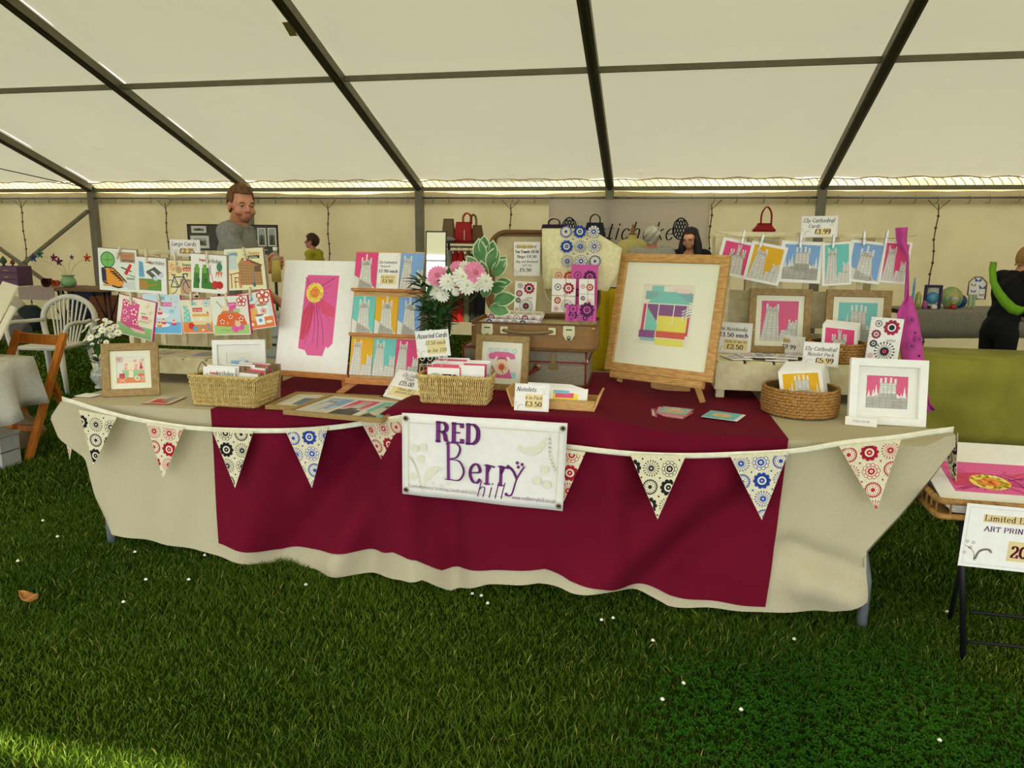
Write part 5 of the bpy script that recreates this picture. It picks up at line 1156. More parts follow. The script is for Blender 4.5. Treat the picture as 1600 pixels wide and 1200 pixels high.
# ---- telephone frame, tray of notelets
M, w, h = panel((739, 607), (822, 613), 524, .823, 10)
pic_frame('square oak framed print of a pink telephone below the suitcase', M, w, h, w*.12, oak, art_phone, mount=w*.1)
tB, tC = az(806, 636, .823), az(922, 643, .823); X = nrm(tC-tB); n = np.array([-X[1], X[0], 0]); tw = float(np.linalg.norm(tC-tB)); Mt = MM(X, n, (0, 0, 1), tB)
tr = thing('wooden_tray', 'shallow slant sided wooden tray holding notelets before the suitcases', 'tray', Mt)
prof = [(-.008, 0), (tw+.008, 0), (tw+.035, .07), (tw+.023, .07), (tw-.002, .012), (.002, .012), (-.023, .07), (-.035, .07)]
for y0, y1, nm_ in ((0, .01, 'front_side'), (.125, .135, 'back_side')):
    MB().prism([(-.008, 0), (tw+.008, 0), (tw+.02, .042), (-.02, .042)], -y1, -y0, Matrix.Rotation(math.pi/2, 4, 'X')).build(nm_, pinew, tr)
for s_, nm_ in ((-1, 'end_side'), (1, 'end_side')):
    x0 = -.008 if s_ < 0 else tw+.008; x1 = x0+s_*.027
    MB().prism([(x0, 0), (x0+s_*.009, 0), (x1+s_*.009, .075), (x1, .075)] if s_ > 0 else [(x1, .075), (x1-.009, .075), (x0-.009, 0), (x0, 0)], -.135, -.0, Matrix.Rotation(math.pi/2, 4, 'X')).build(nm_, pinew, tr)
MB().box(0, tw, .01, .125, 0, .006).build('tray_base', pinew, tr)
for i in range(7):
    M = Mt @ Matrix.Translation((.02+.012*i if i < 6 else .1, .10-.014*i, .012)) @ Matrix.Rotation(math.radians(52), 4, 'X')
    card('notelet_pack', 'white notelet with yellow and pink hut print, front of the tray' if i == 6 else 'white notelet pack, %s from the back of the wooden tray' % ORD[i], 'card', M, tw*.62, .085, (lambda a: (a.rect(.25, .12, .8, .3, (240, 220, 70)), a.rect(.3, .2, .7, .32, (226, 90, 130)), a.rect(.25, .3, .6, .38, (130, 190, 210)))) if i == 6 else None, group='notelet packs in the wooden tray')
M, w, h = panel((803, 641), (857, 644), 600, .823, 12)
price_card('white sign reading Notelets 6 in Pack £3.50 against the tray', M, w, h, [('Notelets', .33, .56, .12, 's'), ('6 in Pack', .56, .34, .09, 's'), ('£3.50', .56, .14, .13, 'b')], [(.32, .08, .82, .48)])
# ---- packs of cards
def clearpack(px, z, label, art, rot=0, n=3):
    P = az(*px, z); 
    for k in range(n):
        M = MM((1, 0, 0), (0, 1, 0), (0, 0, 1), P+np.array([.006*k, .004*k, .004*k+.002])) @ Matrix.Rotation(math.radians(rot+6*((k*2) % 3-1)), 4, 'Z')
        o = card('card_pack', label if k == n-1 else 'cellophane wrapped pack '+('directly under the ', 'at the very bottom below the ')[k == 0]+label.split(',')[0], 'card', M, .135, .135, art if k == n-1 else (lambda a: a.rect(.03, .03, .97, .97, (222, 200, 190))), base=rose, thick=.003)
        MB().box(-.004, .139, -.004, .139, -.0032, .0022).build('cellophane', mat('cellophane', (255, 250, 250), .08, alpha=.10, spec=.8, var=0), o)
def art_pk1(a): a.rect(.06, .06, .94, .94, OFFW); a.rect(.4, .2, .85, .5, (236, 214, 90)); a.rect(.15, .4, .45, .7, TEAL); a.rect(.5, .45, .8, .68, PINK); a.rect(.08, .7, .5, .9, (236, 220, 210)); a.text('£3.50', .14, .76, .08, (90, 50, 60))
def art_pk2(a): a.rect(.04, .04, .96, .96, (150, 190, 186)); art_shell(a, (156, 190, 184)); a.rect(.36, .78, .6, .97, OFFW); a.rect(.4, .8, .56, .88, (206, 60, 50))
clearpack((972, 652), .757, 'hut print pack, leftmost of the three flat piles', art_pk1, 5)
clearpack((1020, 648), .757, 'shell card pack with red price dot, middle flat pile', art_pk2, -14)
P = az(1092, 653, .757); M = MM((1, 0, 0), (0, 1, 0), (0, 0, 1), P+np.array([.01, .01, .002])) @ Matrix.Rotation(math.radians(-20), 4, 'Z')
card('greeting_card', 'white card lying under the teal shell card', 'card', M @ Matrix.Translation((.012, .016, -.0)), .14, .14, None, thick=.002)
card('greeting_card', 'teal card printed with a tan shell lying by the round basket', 'card', M @ Matrix.Translation((0, 0, .0035)), .14, .14, lambda a: (a.rect(0, 0, 1, 1, (120, 190, 196)), art_shell(a, (120, 190, 196))), thick=.002)
P = az(470, 600, .757); P = W(uv(P)[0], .95, .757); o = MB().lathe([(0, 0), (.035, 0), (.048, .10), (.052, .10), (.052, .108), (.046, .108), (.034, .006), (0, .006)], 20).build('small_bucket', mat('grey_tin', (150, 142, 130), .5)); o.matrix_world = WM(*P); tag(o, 'small grey tin bucket on the cloth behind the flower print easel', 'bucket')
# ---------------------------------------------------------------- suitcases
tan = mat('tan_leatherette', (142, 104, 58), .55, c2=(130, 94, 50), scale=40, bumpv=.2, bscale=300); tand = mat('dark_tan_trim', (112, 80, 44), .5); linc = mat('case_lining', (200, 184, 140), .85); brassm = mat('nickel_brass', (200, 190, 150), .3, metal=.7)
def case_shell(mb, w, d, h, r, th=.006, open_top=True, M=None):
    o = rrect(w, d, r, 6); i_ = rrect(w-2*th, d-2*th, max(.002, r-th), 6); n = len(o)
    v = [(x, y, 0) for x, y in rrect(w-.01, d-.01, r, 6)]+[(x, y, .006) for x, y in o]+[(x, y, h) for x, y in o]+[(x, y, h) for x, y in i_]+[(x, y, th) for x, y in i_]
    f = [tuple(range(n))[::-1], tuple(range(4*n, 5*n))]
    for k in range(4): f += [(k*n+j, k*n+(j+1) % n, (k+1)*n+(j+1) % n, (k+1)*n+j) for j in range(n)]
    if M is not None: v = [tuple(M @ Vector(p)) for p in v]
    return mb.add(v, f)
# lower tweed case: front face at v .50
q0, q1 = 1.70, 2.31; TZ = .823; TH = uv(av(917, 547, .50))[2]-TZ; TD = .40; TVF = .50
tw_ = thing('suitcase', 'closed grey tweed suitcase with red piping under the open tan one', 'suitcase', TM((q0+q1)/2, TVF+TD/2, TZ, 0)); w_ = q1-q0
tweed = mat('grey_tweed', (176, 164, 134), .95, scale=260, c2=(104, 96, 80), bumpv=.5); redp = mat('red_piping', (140, 30, 34), .6)
MB().box(-w_/2, w_/2, -TD/2, TD/2, 0, TH*.64, bev=.012).build('case_base', tweed, tw_); MB().box(-w_/2, w_/2, -TD/2, TD/2, TH*.645, TH, bev=.012).build('case_lid', tweed, tw_)
for z in (.004, TH*.645, TH-.002):
    MB().tube([(x, y, z) for x, y in rrect(w_+.004, TD+.004, .02, 4)], .0035, 6, closed=True).build('piping', redp, tw_)
for x in (-w_/2+.006, w_/2-.006): MB().tube([(x, -TD/2-.002, .004), (x, -TD/2-.002, TH)], .004, 6).build('piping', redp, tw_)
MB().box(w_/2-.012, w_/2+.003, -TD/2-.003, -TD/2+.03, TH*.66, TH*.74, bev=.001).build('corner_clasp', brassm, tw_)
kx = w_/2-.16
e = MB().box(kx-.022, kx+.022, -TD/2-.008, -TD/2, TH*.45, TH*.58, bev=.003).build('clasp', mat('old_brass', (130, 108, 66), .4, metal=.6), tw_)
MB().box(kx-.014, kx+.010, -TD/2-.010, -TD/2, TH*.62, TH*.86, bev=.003).build('clasp_hasp', MATS['old_brass'], e)
MB().tube(smooth_pts([(kx-.26, -TD/2-.004, TH*.5), (kx-.22, -TD/2-.035, TH*.36), (kx-.15, -TD/2-.042, TH*.30), (kx-.10, -TD/2-.035, TH*.38), (kx-.08, -TD/2-.004, TH*.5)], 4), .008, 8).build('handle', redp, tw_)
for x in (-.26, -.08): MB().lathe([(0, .004), (.016, .003), (.02, 0)], 12, (0, 0, 0), Matrix.Translation((kx+x, -TD/2, TH*.5)) @ Matrix.Rotation(math.pi/2, 4, 'X')).build('handle_mount', MATS['old_brass'], tw_)
# upper tan case, open
z0 = TZ+TH+.001; s0, s1 = uv(av(734, 540, .42))[0], uv(av(931, 540, .42))[0]; SW = s1-s0; SD = .36; SH = uv(av(832, 506, .42))[2]-z0
st = thing('suitcase', 'open vintage tan suitcase full of printed gifts standing on a tweed case', 'suitcase', TM((s0+s1)/2, .42+SD/2, z0))
case_shell(MB(), SW, SD, SH, .045).build('case_base', tan, st)
MB().box(-SW/2+.008, SW/2-.008, -SD/2+.008, SD/2-.008, SH*.86, SH*.9).build('lining', linc, st)
MB().tube([(x, y, SH) for x, y in rrect(SW+.002, SD+.002, .045, 6)], .005, 6, closed=True).build('rim_piping', tand, st); MB().tube([(x, y, .012) for x, y in rrect(SW+.002, SD+.002, .045, 6)], .004, 6, closed=True).build('rim_piping', tand, st)
for x in (-SW/2+.085, SW/2-.125):
    lk = MB().prism([(-.026, .035), (.026, .035), (.028, -.005), (.014, -.03), (-.014, -.03), (-.028, -.005)], 0, .006, Matrix.Translation((x, -SD/2-.001, SH*.68)) @ Matrix.Rotation(math.pi/2, 4, 'X')).build('lock_plate', brassm, st)
    MB().lathe([(0, .006), (.009, .005), (.011, 0)], 12, (0, 0, 0), Matrix.Translation((x, -SD/2-.006, SH*.52)) @ Matrix.Rotation(math.pi/2, 4, 'X')).build('lock_button', metal, lk); MB().box(x-.014, x+.014, -SD/2-.009, -SD/2-.006, SH*.8, SH*.84).build('lock_slot', black, lk)
hx0, hx1 = -SW/2+.16, SW/2-.20
MB().tube(smooth_pts([(hx0, -SD/2-.006, SH*.74), (hx0+.03, -SD/2-.022, SH*.72), ((hx0+hx1)/2, -SD/2-.03, SH*.68), (hx1-.03, -SD/2-.022, SH*.72), (hx1, -SD/2-.006, SH*.74)], 4), .0085, 8).build('handle', mat('olive_leather', (126, 106, 66), .5), st)
for x in (hx0-.012, hx1-.02): MB().box(x, x+.035, -SD/2-.012, -SD/2, SH*.62, SH*.88, bev=.002).build('handle_mount', brassm, st)
# lid: leans back, opening towards the viewer
LT = uv(av(800, 361, .42+SD+.12))[2]-z0-SH
lw = SW*.98; Ml = Matrix.Translation((.0, SD/2, SH)) @ Matrix.Rotation(math.radians(90-12), 4, 'X') @ Matrix.Translation((0, LT/2*1.02, -.05))
lid = case_shell(MB(), lw, LT*1.02, .06, .09, M=Ml).build('case_lid', tan, st); lid.data.materials.append(linc)
MB().box(-lw/2+.03, lw/2-.03, -LT/2*.93, LT/2*.93, .0065, .010, M=Ml, bev=.001).build('lid_lining', linc, lid)
MB().tube([tuple(Ml @ Vector((x, y, .06))) for x, y in rrect(lw+.002, LT*1.02+.002, .09, 6)], .005, 6, closed=True).build('rim_piping', tand, lid)
# gifts
M, w, h = hang((803, 378), (844, 378), (799, 431), .86); price_card('tall price card reading Handprinted tea towels and bags inside the suitcase lid', M, w, h, [('Handprinted', .42, 1.05, .11, 's'), ('Tea Towels £8.50', .5, .86, .1, 'b'), ('Bags £4.50', .5, .68, .1, 'b'), ('Bag and Notebook', .5, .5, .08, 's'), ('Gift Set', .5, .36, .08, 's'), ('£5.50', .45, .17, .12, 'b')], [(.1, 1.02, .72, 1.2)])
tz = z0+SH*.9+.002
M, w, h = hang((805, 439), (839, 441), (794, 486), .76)
nb_ = card('notebook', 'flower printed notebook standing alone at left inside the suitcase', 'notebook', M, w, h, lambda a: art_notes(a), thick=.006)
for i, (tl, tr, bl, lab, sd, c) in enumerate([((864, 420), (902, 422), (862, 460), 'red flower printed pack behind the top tied notebooks', 0, TAN), ((893, 413), (935, 414), (893, 480), 'pink cloth bag standing tallest at right in the suitcase', 1, (204, 84, 156)),
        ((863, 435), (900, 436), (857, 487), 'twine tied notebook pack with red motif, left in the suitcase', 2, OFFW), ((905, 436), (929, 436), (900, 482), 'twine tied notebook pack with red motif, right in the suitcase', 3, OFFW),
        ((884, 476), (932, 478), (872, 500), 'pink and cream cloth gift set lying on the suitcase edge', 4, (204, 84, 156))]):
    M, w, h = hang(tl, tr, bl, .74-.03*i if i < 4 else .50)
    def art_g(a, sd=sd, c=c):
        a.rect(0, 0, 1, a.A, c); base = a.l
        for j, (x, y, r, k) in enumerate([(.25, a.A*.75, .16, 3), (.7, a.A*.72, .24, 0), (.25, a.A*.35, .15, 0), (.65, a.A*.2, .26, 1), (.2, a.A*.1, .12, 2)]):
            if sd == 1 and y < a.A*.3: continue
            a.l = base; gear(a, x, y, r, (88, 34, 84) if c[1] < 100 else ((190, 52, 84), (206, 76, 60), (60, 46, 60))[(j+sd) % 3], c, k=k)
        a.l = base+9
        if sd in (2, 3): a.line([(0, a.A*.5), (1, a.A*.48)], .03, (176, 150, 100)); a.line([(.55, 0), (.58, a.A)], .03, (176, 150, 100)); a.text('notes', .5, a.A*.52, .06, (120, 110, 120), .14, serif=False)
    card(('gift_pack', 'cloth_bag', 'notebook', 'notebook', 'gift_pack')[i], lab, ('gift', 'bag', 'notebook', 'notebook', 'gift')[i], M, w, h, art_g, thick=.012, base=mat('pink_cotton', (204, 84, 156), .9) if c[1] < 100 else paper)
# folded tea towels
A0, A1 = av(757, 494, .50), av(845, 499, .52); X = nrm(A1-A0); L = float(np.linalg.norm(A1-A0)); n_ = np.array([-X[1], X[0], 0])
for i, (c, lab) in enumerate((((58, 92, 176), 'folded blue flower printed tea towel lowest in the suitcase'), ((140, 50, 90), 'folded plum flower printed tea towel on top of the blue one'))):
    o = MB().box(0, L, 0, .22, 0, .022, bev=.008).build('tea_towel', mat('white_cotton', (238, 234, 220), .9)); o.matrix_world = MM(X, n_, (0, 0, 1), np.array([A0[0], A0[1], z0+SH-.012+i*.024]) + n_*.01*i+X*.01*i); tag(o, lab, 'tea towel', 'folded tea towels')
    a = Art(L, .022, clip=[(0, 0), (1, 0), (1, .022/L), (0, .022/L)])
    for k in range(7): a.l = 0; gear(a, .08+k*.15, .02, .06, c, (238, 234, 220), k=k % 4)
    a.build('print', o, MM((1, 0, 0), (0, 0, 1), (0, -1, 0), (0, 0, 0)))
    a = Art(L, .22); 
    for k in range(12): a.l = 0; gear(a, .09+(k % 6)*.16, .12+.25*(k//6), .07, c, (238, 234, 220), k=k % 4)
    a.build('print', o, Matrix.Translation((0, 0, .022)))
# cotton tote over the lid corner
tt = thing('tote_bag', 'cream cotton tote with blue flower prints draped over the suitcase lid', 'bag')
Pb = [(847, 357), (905, 357), (935, 365), (972, 388), (966, 425), (950, 455), (900, 450), (848, 452)]
V0 = .42+SD+.02; Mtb, wtb, htb = hang((847, 358), (960, 358), (848, 452), .80); inv = Mtb.inverted()
PB = [tuple((inv @ Vector(av(*p, .80)))[:2]) for p in Pb]
def inset(P, k): c = np.mean(P, 0); return [tuple(np.array(p)*(1-k)+c*k) for p in P]
mb = MB(); rings = [0, .18, .4, .65, .9]; V = []
for k in rings: V += [(x, y, .010*math.sin(x*40+y*20)*(.3+k)+.012*k) for x, y in inset(PB, k)]
n = len(PB); mb.add(V, [(i*n+j, i*n+(j+1) % n, (i+1)*n+(j+1) % n, (i+1)*n+j) for i in range(4) for j in range(n)]+[tuple(4*n+j for j in range(n))], True)
body_ = mb.build('bag_body', mat('cotton_tote', (232, 222, 172), .9, scale=60, bumpv=.2), tt, Mtb, solid=.006)
a = Art(wtb, htb)
for j in range(3):
    for i in range(3): 
        q = inv @ Vector(av(885+i*21.5+j*1.0, 362+j*23, .80)); a.l = 0; gear(a, q[0]/wtb, q[1]/wtb, .086, BBL, (232, 222, 172), k=(3, 0, 2, 0, 1, 2, 1, 2, 3)[j*3+i])
        if i < 2: a.disc(q[0]/wtb+.1, q[1]/wtb-.1, .012, BBL, 6)
a.build('print', body_, z=.024)
MB().tube(smooth_pts([Mtb.inverted() @ Vector(av(*p, .83)) for p in ((850, 450), (858, 470), (880, 476), (900, 468))], 4), .006, 5).build('bag_strap', MATS['cotton_tote'], tt, Mtb)
# ---------------------------------------------------------------- big glass vase bouquet
PV = az(712, 588, .823); PV = W(uv(PV)[0], .30, .823); bq = thing('flower_vase', 'tall glass vase bouquet of white chrysanthemums and pink gerberas', 'vase', WM(*PV))
vd = mat('dark_water_glass', (60, 78, 44), .1, alpha=.45, spec=.9)
HV = uv(av(715, 492, .30))[2]-.823
MB().lathe([(0, 0), (.042, 0), (.045, .01), (.042, HV*.5), (.048, HV*.85), (.056, HV)], 24).build('vase_body', vd, bq)
mouth = np.array([0, 0, HV])
pinkp = mat('gerbera_pink', (236, 142, 176), .7); pinke = mat('gerbera_eye', (206, 110, 130), .8); gle = mat('yellow_green_eye', (206, 206, 120), .8)
def at_v(px, py, dvv=0): return av(px, py, .30+dvv)-PV
for px, py, dd, r, kind in [(684, 431, -.06, .048, 'p'), (717, 421, -.02, .042, 'p2'), (742, 426, -.08, .052, 'p'), (700, 427, .0, .034, 'w'), (728, 418, .02, .034, 'w'), (722, 433, -.08, .045, 'w'), (690, 445, -.02, .04, 'w'), (683, 456, -.03, .038, 'w'), (729, 447, -.09, .04, 'w'), (757, 441, -.04, .044, 'w'), (744, 447, -.06, .026, 'w'), (712, 456, -.08, .020, 'w'), (675, 441, .0, .032, 'w'), (700, 441, -.09, .04, 'w'), (692, 462, -.05, .03, 'w'), (738, 432, -.04, .036, 'w')]:
    P = at_v(px, py, dd-(.06 if kind == 'w' else .03)); nn = nrm((P-mouth)*np.array([1, 1, .7])+np.array([0, -.16, .0]))
    if kind == 'w':
        for k in range(3): daisy(bq, P+nn*.006*k, nn, r*(1-.25*k), dw, gle, 14-k*2, name='chrysanthemum')
    else: daisy(bq, P, nn, r, pinkp, pinke, 20, name='gerbera'); daisy(bq, P+nn*.005, nn, r*.6, pinkp, pinke, 14, name='gerbera')
    MB().tube(smooth_pts([(P[0]*.1, P[1]*.1, .03), mouth+P*np.array([.15, .15, 0]), mouth*.4+P*.6, P], 3), .003, 5).build('stem', stemg, bq)
vleaf = mat('variegated_leaf', (96, 140, 84), .55, c2=(66, 112, 58), scale=20); vedge = mat('leaf_pale_edge', (206, 216, 170), .6)
for px, py, dx, dz, L in [(752, 402, -.1, 1, .075), (748, 418, -.5, .7, .065), (765, 412, .35, .9, .075), (758, 428, -.2, .9, .06), (771, 423, .5, .6, .07), (766, 402, .15, 1, .07), (765, 447, .9, .4, .065), (757, 457, .2, .9, .06), (772, 462, 1, .2, .075), (765, 472, .9, -.2, .07), (776, 434, 1, .1, .05), (757, 390, 0, 1, .06), (774, 412, .6, .7, .055), (748, 440, -.3, .8, .05)]:
    P = at_v(px, py+8, .03); d = (dx, -.15, dz); leaf_blade(P+np.array([0, .0015, 0]), d, (0, -1, .15), L*1.45, L*.92, MB(), .1).build('leaf_edge', vedge, bq); leaf_blade(P, d, (0, -1, .15), L*1.34, L*.78, MB(), .1).build('leaf', vleaf, bq)
MB().tube(smooth_pts([mouth, at_v(735, 470, .02), at_v(752, 440, .03), at_v(754, 400, .03)], 4), .0028, 5).build('stem', stemg, bq)
mb = MB()
for i in range(190):
    t = fl.uniform(0, 6.28); z = fl.uniform(HV*.8, HV+.16); rr_ = .02+.10*(z-HV*.8)/(.3); c = (rr_*math.cos(t), rr_*math.sin(t), z); leaf_blade(c, (math.cos(t), math.sin(t), fl.uniform(-.6, .9)), (0, 0, 1), fl.uniform(.05, .09), .022, mb)
mb.build('foliage', leafg, bq); mb = MB()
for i in range(22):
    t = i*.9; mb.tube([(.02*math.cos(t), .02*math.sin(t), .01), (.03*math.cos(t+1.5), .03*math.sin(t+1.5), HV)], .002, 5)
mb.build('stems_in_water', stemg, bq)
mb = MB(); c = at_v(700, 405+25, 0); leaf_blade(at_v(705, 470, -.09), (-.05, -.2, 1), (0, -1, 0), .15, .05, mb); mb.build('leaf', leafg, bq)
# ---------------------------------------------------------------- big oak frame on easel
M, w, h = panel((944, 608-30), (1112, 597), 397, .835, 13)
M, w, h = panel((944, 577), (1112, 598), 397, .87, 13)
e3 = thing('table_easel', 'honey oak table easel under the large framed hut print', 'easel', M)
MB().box(w*.07, w*.93, -.035, -.001, -.03, .012, bev=.003).build('ledge', oakh, e3); i3 = M.inverted()
for x, fp in ((.12, (962, 612)), (.80, (1098, 628))): MB().beam((w*x+.02, h*.0, -.034), tuple(i3 @ Vector(az(*fp, .757))), .026, .012).build('leg', pinew, e3)
MB().beam((w*.5, h*.5, -.034), tuple(i3 @ Vector(W(uv(az(1040, 590, .757))[0], 1.15, .757))), .03, .012).build('rear_leg', pinew, e3); MB().box(w*.46, w*.54, 0, h*.7, -.034, -.024).build('mast', pinew, e3)
pic_frame('large honey oak framed print of a beach hut standing on an easel', M @ Matrix.Translation((0, 0, .002)), w, h, w*.075, oakh, art_hut, mount=w*.19, bottom=None, mountb=w*.19, depth=.022)
# small wood block and papers behind the easel
o = MB().box(0, .2, 0, .06, 0, .03, bev=.003).build('wooden_block', pinew); o.matrix_world = TM(2.62, .86, .753); tag(o, 'pale wooden block lying on burgundy cloth behind the large easel', 'block')
# ---------------------------------------------------------------- right crates
R0 = uv(av(1117, 590, .72)); zt2 = uv(av(1117, 563, .72))[2]; RB = uv(az(1388, 558, zt2))[1]+.05
crate_rack('cream painted wooden crate rack at right holding cathedral cards and frames', R0[0], 3.74, .72, RB, .80, zt2, 1.565, 0, 6, 6)
RCd = [((1131, 370), (1187, 382), (1124, 427), PINK, 3, 'pink cathedral turret card, leftmost on the right crate string'), ((1176, 376), (1232, 387), (1166, 437), YEL, 1, 'amber cathedral tower card tilted on the right crate string'), ((1222, 377), (1289, 380), (1216, 440), BLUE, 2, 'blue cathedral octagon card, third along the string'),
       ((1285, 380), (1331, 377), (1283, 447), TEAL, 1, 'teal cathedral tower card, fourth along the string'), ((1331, 374), (1387, 380), (1332, 440), BLUE, 0, 'blue cathedral west tower card, fifth along the string'), ((1383, 376), (1426, 379), (1378, 441), PINK, 1, 'crimson cathedral tower card, rightmost on the string')]
for i, (tl, tr, bl, c, k, lab) in enumerate(RCd):
    M, w, h = hang(tl, tr, bl, .96-.008*(i % 2)); h = max(h, w*1.0)
    card('greeting_card', lab, 'card', M, w, h, lambda a, c=c, k=k, i=i: cath(a, k, .09, .08, .91, a.A-.08, c, i+20), group='cathedral cards pegged on the right crate', thick=.004)
o = MB().tube(smooth_pts([av(*p, .966) for p in ((1116, 362), (1160, 371), (1195, 374), (1250, 378), (1300, 378), (1350, 372), (1385, 373), (1432, 368))], 4), .0022, 5).build('card_line', rope); tag(o, 'string holding pegged cathedral cards across the right crate', 'string')
for i, (x, y, rt) in enumerate([(1161, 371, -8), (1190, 377, -12), (1251, 377, 0), (1302, 378, 0), (1350, 373, 2), (1385, 371, -6)]):
    peg('small metallic peg clipping the %s cathedral card' % ['leftmost pink', 'amber', 'left blue', 'teal', 'right blue', 'rightmost crimson'][i], Matrix.Translation(Vector(av(x, y, .945))) @ MM(TU, (0, 0, 1), -TV, (0, 0, 0)) @ Matrix.Rotation(math.radians(rt), 4, 'Z'), group='metallic pegs on the right card string', m_=mat('peg_silver', (206, 206, 196), .35, metal=.4))
M, w, h = hang((1253, 338), (1310, 337), (1252, 371), 1.03); price_card('sign reading Ely Cathedral Cards £1.99 above the right crate', M, w, h, [('Ely Cathedral', .42, .44, .11, 's'), ('Cards', .36, .28, .1, 's'), ('£1.99', .6, .1, .13, 'b')], [(.42, .07, .82, .26)])
for bl, br, yt, c, k, lab in (((1167, 541), (1264, 545), 451, PINK, 1, 'oak framed pink cathedral print at left on the right crate'), ((1286, 552), (1388, 558), 453, TEAL, 2, 'oak framed teal cathedral print at right on the right crate')):
    vv_ = RB-.06; M, w, h = panel(at_vz(bl[0], vv_, zt2+.003), at_vz(br[0], vv_, zt2+.003), yt, zt2+.003, 6)
    M = Matrix.Translation(Vector(TV*(0))) @ M
    pic_frame(lab, M, w, h, w*.115, oak, lambda a, c=c, k=k: cath(a, k, 0, 0, 1, a.A, c, 31), mount=w*.09)
for i, (bl, br, yt, tz_, lab, lines, hl) in enumerate([((1119, 550), (1172, 554), 504, zt2+.003, 'sign reading A6 Notebooks £1.50 each beside the large easel', [('A6 Notebooks', .42, .68, .1, 's'), ('£1.50 each', .46, .49, .12, 'p'), ('Packs of two for', .55, .32, .07, 's'), ('£2.50', .54, .13, .13, 'b')], [(.22, .1, .9, .42)]),
        ((1204, 549), (1254, 556), 524, zt2+.003, 'sign reading Prints £9.99 before the pink framed print', [('Prints', .38, .38, .12, 's'), ('£9.99', .55, .16, .13, 'p')], [(.2, .35, .52, .53)]),
        ((1253, 570), (1309, 574), 535, zt2+.003, 'sign reading Ely Cathedral Notelet Pack £5.99 on the crate edge', [('Ely Cathedral', .42, .46, .11, 's'), ('Notelet Pack', .5, .3, .1, 's'), ('£5.99', .62, .1, .14, 'b')], [(.42, .07, .84, .25)])]):
    M, w, h = panel(bl, br, yt, tz_, 8); price_card(lab, M, w, h, lines, hl)
# fanned notebooks
PK = [(150, 130, 190), (190, 90, 110), (100, 120, 180), (200, 140, 100), (140, 110, 180), (170, 150, 200)]
for i, (px, py, rt) in enumerate([(1160, 562, 20), (1178, 560, 14), (1196, 562, 6), (1212, 563, -4), (1226, 561, -10), (1243, 559, -20)]):
    P = az(px, py, zt2+.004); M = MM((1, 0, 0), (0, 1, 0), (0, 0, 1), P+np.array([-.05, -.03, .006*(i % 3)+.004])) @ Matrix.Rotation(math.radians(rt), 4, 'Z')
    card('notebook', 'patterned notebook with %s flowers fanned on right crate planks' % ('pale violet', 'rose', 'slate blue', 'orange brown', 'purple', 'lilac')[i], 'notebook', M, .105, .145, lambda a, i=i: [gear(a, x, y, .2, PK[i], (232, 228, 230), k=(i+int(x*9)) % 4) for x, y in ((.27, .3), (.72, .5), (.3, .85), (.75, 1.1))] and None, group='notebooks fanned on the right crate', thick=.004)
# round baskets
def round_basket(label, P, r, h, rows, fl_=.03):
    t = thing('straw_basket', label, 'basket', WM(*P))
    for i in range(rows):
        z = h*(i+.5)/rows; rr_ = r*(1+fl_*math.sin(math.pi*(i+.5)/rows)); mb = MB()
        mb.tube([(rr_*math.cos(t_*.0785), rr_*math.sin(t_*.0785), z+.0012*math.sin(t_*1.2+i)) for t_ in range(80)], h/rows*.56, 6, closed=True); mb.build('straw_coil', straw2, t)
    mb = MB()
    for i in range(rows):
        for k in range(44):
            t_ = 2*math.pi*(k+.5*(i % 2))/44; z = h*(i+.5)/rows; rr_ = r*(1+fl_*math.sin(math.pi*(i+.5)/rows))+h/rows*.5
            d = .006; mb.add([(rr_*math.cos(t_), rr_*math.sin(t_), z-h/rows*.5), (rr_*math.cos(t_+d*4), rr_*math.sin(t_+d*4), z-h/rows*.4), (rr_*math.cos(t_+d*9)*1.004, rr_*math.sin(t_+d*9)*1.004, z+h/rows*.5), (rr_*math.cos(t_+d*5)*1.004, rr_*math.sin(t_+d*5)*1.004, z+h/rows*.5)], [(0, 1, 2, 3)])
    o = mb.build('stitching', mat('stitch_straw', (196, 152, 88), .8), t); o['kind'] = 'stuff'
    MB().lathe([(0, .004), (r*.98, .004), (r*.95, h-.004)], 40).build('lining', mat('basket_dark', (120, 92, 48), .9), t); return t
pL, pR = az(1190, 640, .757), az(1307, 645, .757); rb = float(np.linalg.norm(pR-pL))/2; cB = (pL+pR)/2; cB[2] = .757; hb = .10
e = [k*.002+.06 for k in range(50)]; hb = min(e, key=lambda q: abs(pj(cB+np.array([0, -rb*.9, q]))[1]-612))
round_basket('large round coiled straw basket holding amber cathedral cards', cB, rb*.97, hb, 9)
ca = TA; 
for i in range(9):
    M = WM(cB[0], cB[1], cB[2], 2) @ Matrix.Translation((-rb*.52+.008*i, -rb*.38+.02*i, .02)) @ Matrix.Rotation(math.radians(-5), 4, 'Y') @ Matrix.Rotation(math.radians(58), 4, 'X')
    card('greeting_card', 'amber octagon cathedral card, frontmost in the large round basket' if i == 0 else 'white envelope backed card, %s behind the amber card' % ORD[i-1], 'card', M, rb*1.15, rb*1.12+.003*i, (lambda a: cath(a, 2, .09, .08, .91, a.A-.08, YEL, 5)) if i == 0 else None, group='cards in the large round basket')
cS = az(1312, 566, zt2+.004); rs_ = .085; cS = cS+np.array([.02, rs_, 0])
pl_, pr_ = av(1263, 545, .86), av(1352, 548, .86); rs_ = float(np.linalg.norm(pr_-pl_))/2; cS = (pl_+pr_)/2; cS[2] = zt2+.004
hs_ = min([k*.002+.03 for k in range(60)], key=lambda q: abs(pj(cS+np.array([0, -rs_*.9, q]))[1]-538))
round_basket('small round coiled straw basket of pink cards on the right crate', cS, rs_*.97, hs_, 7)
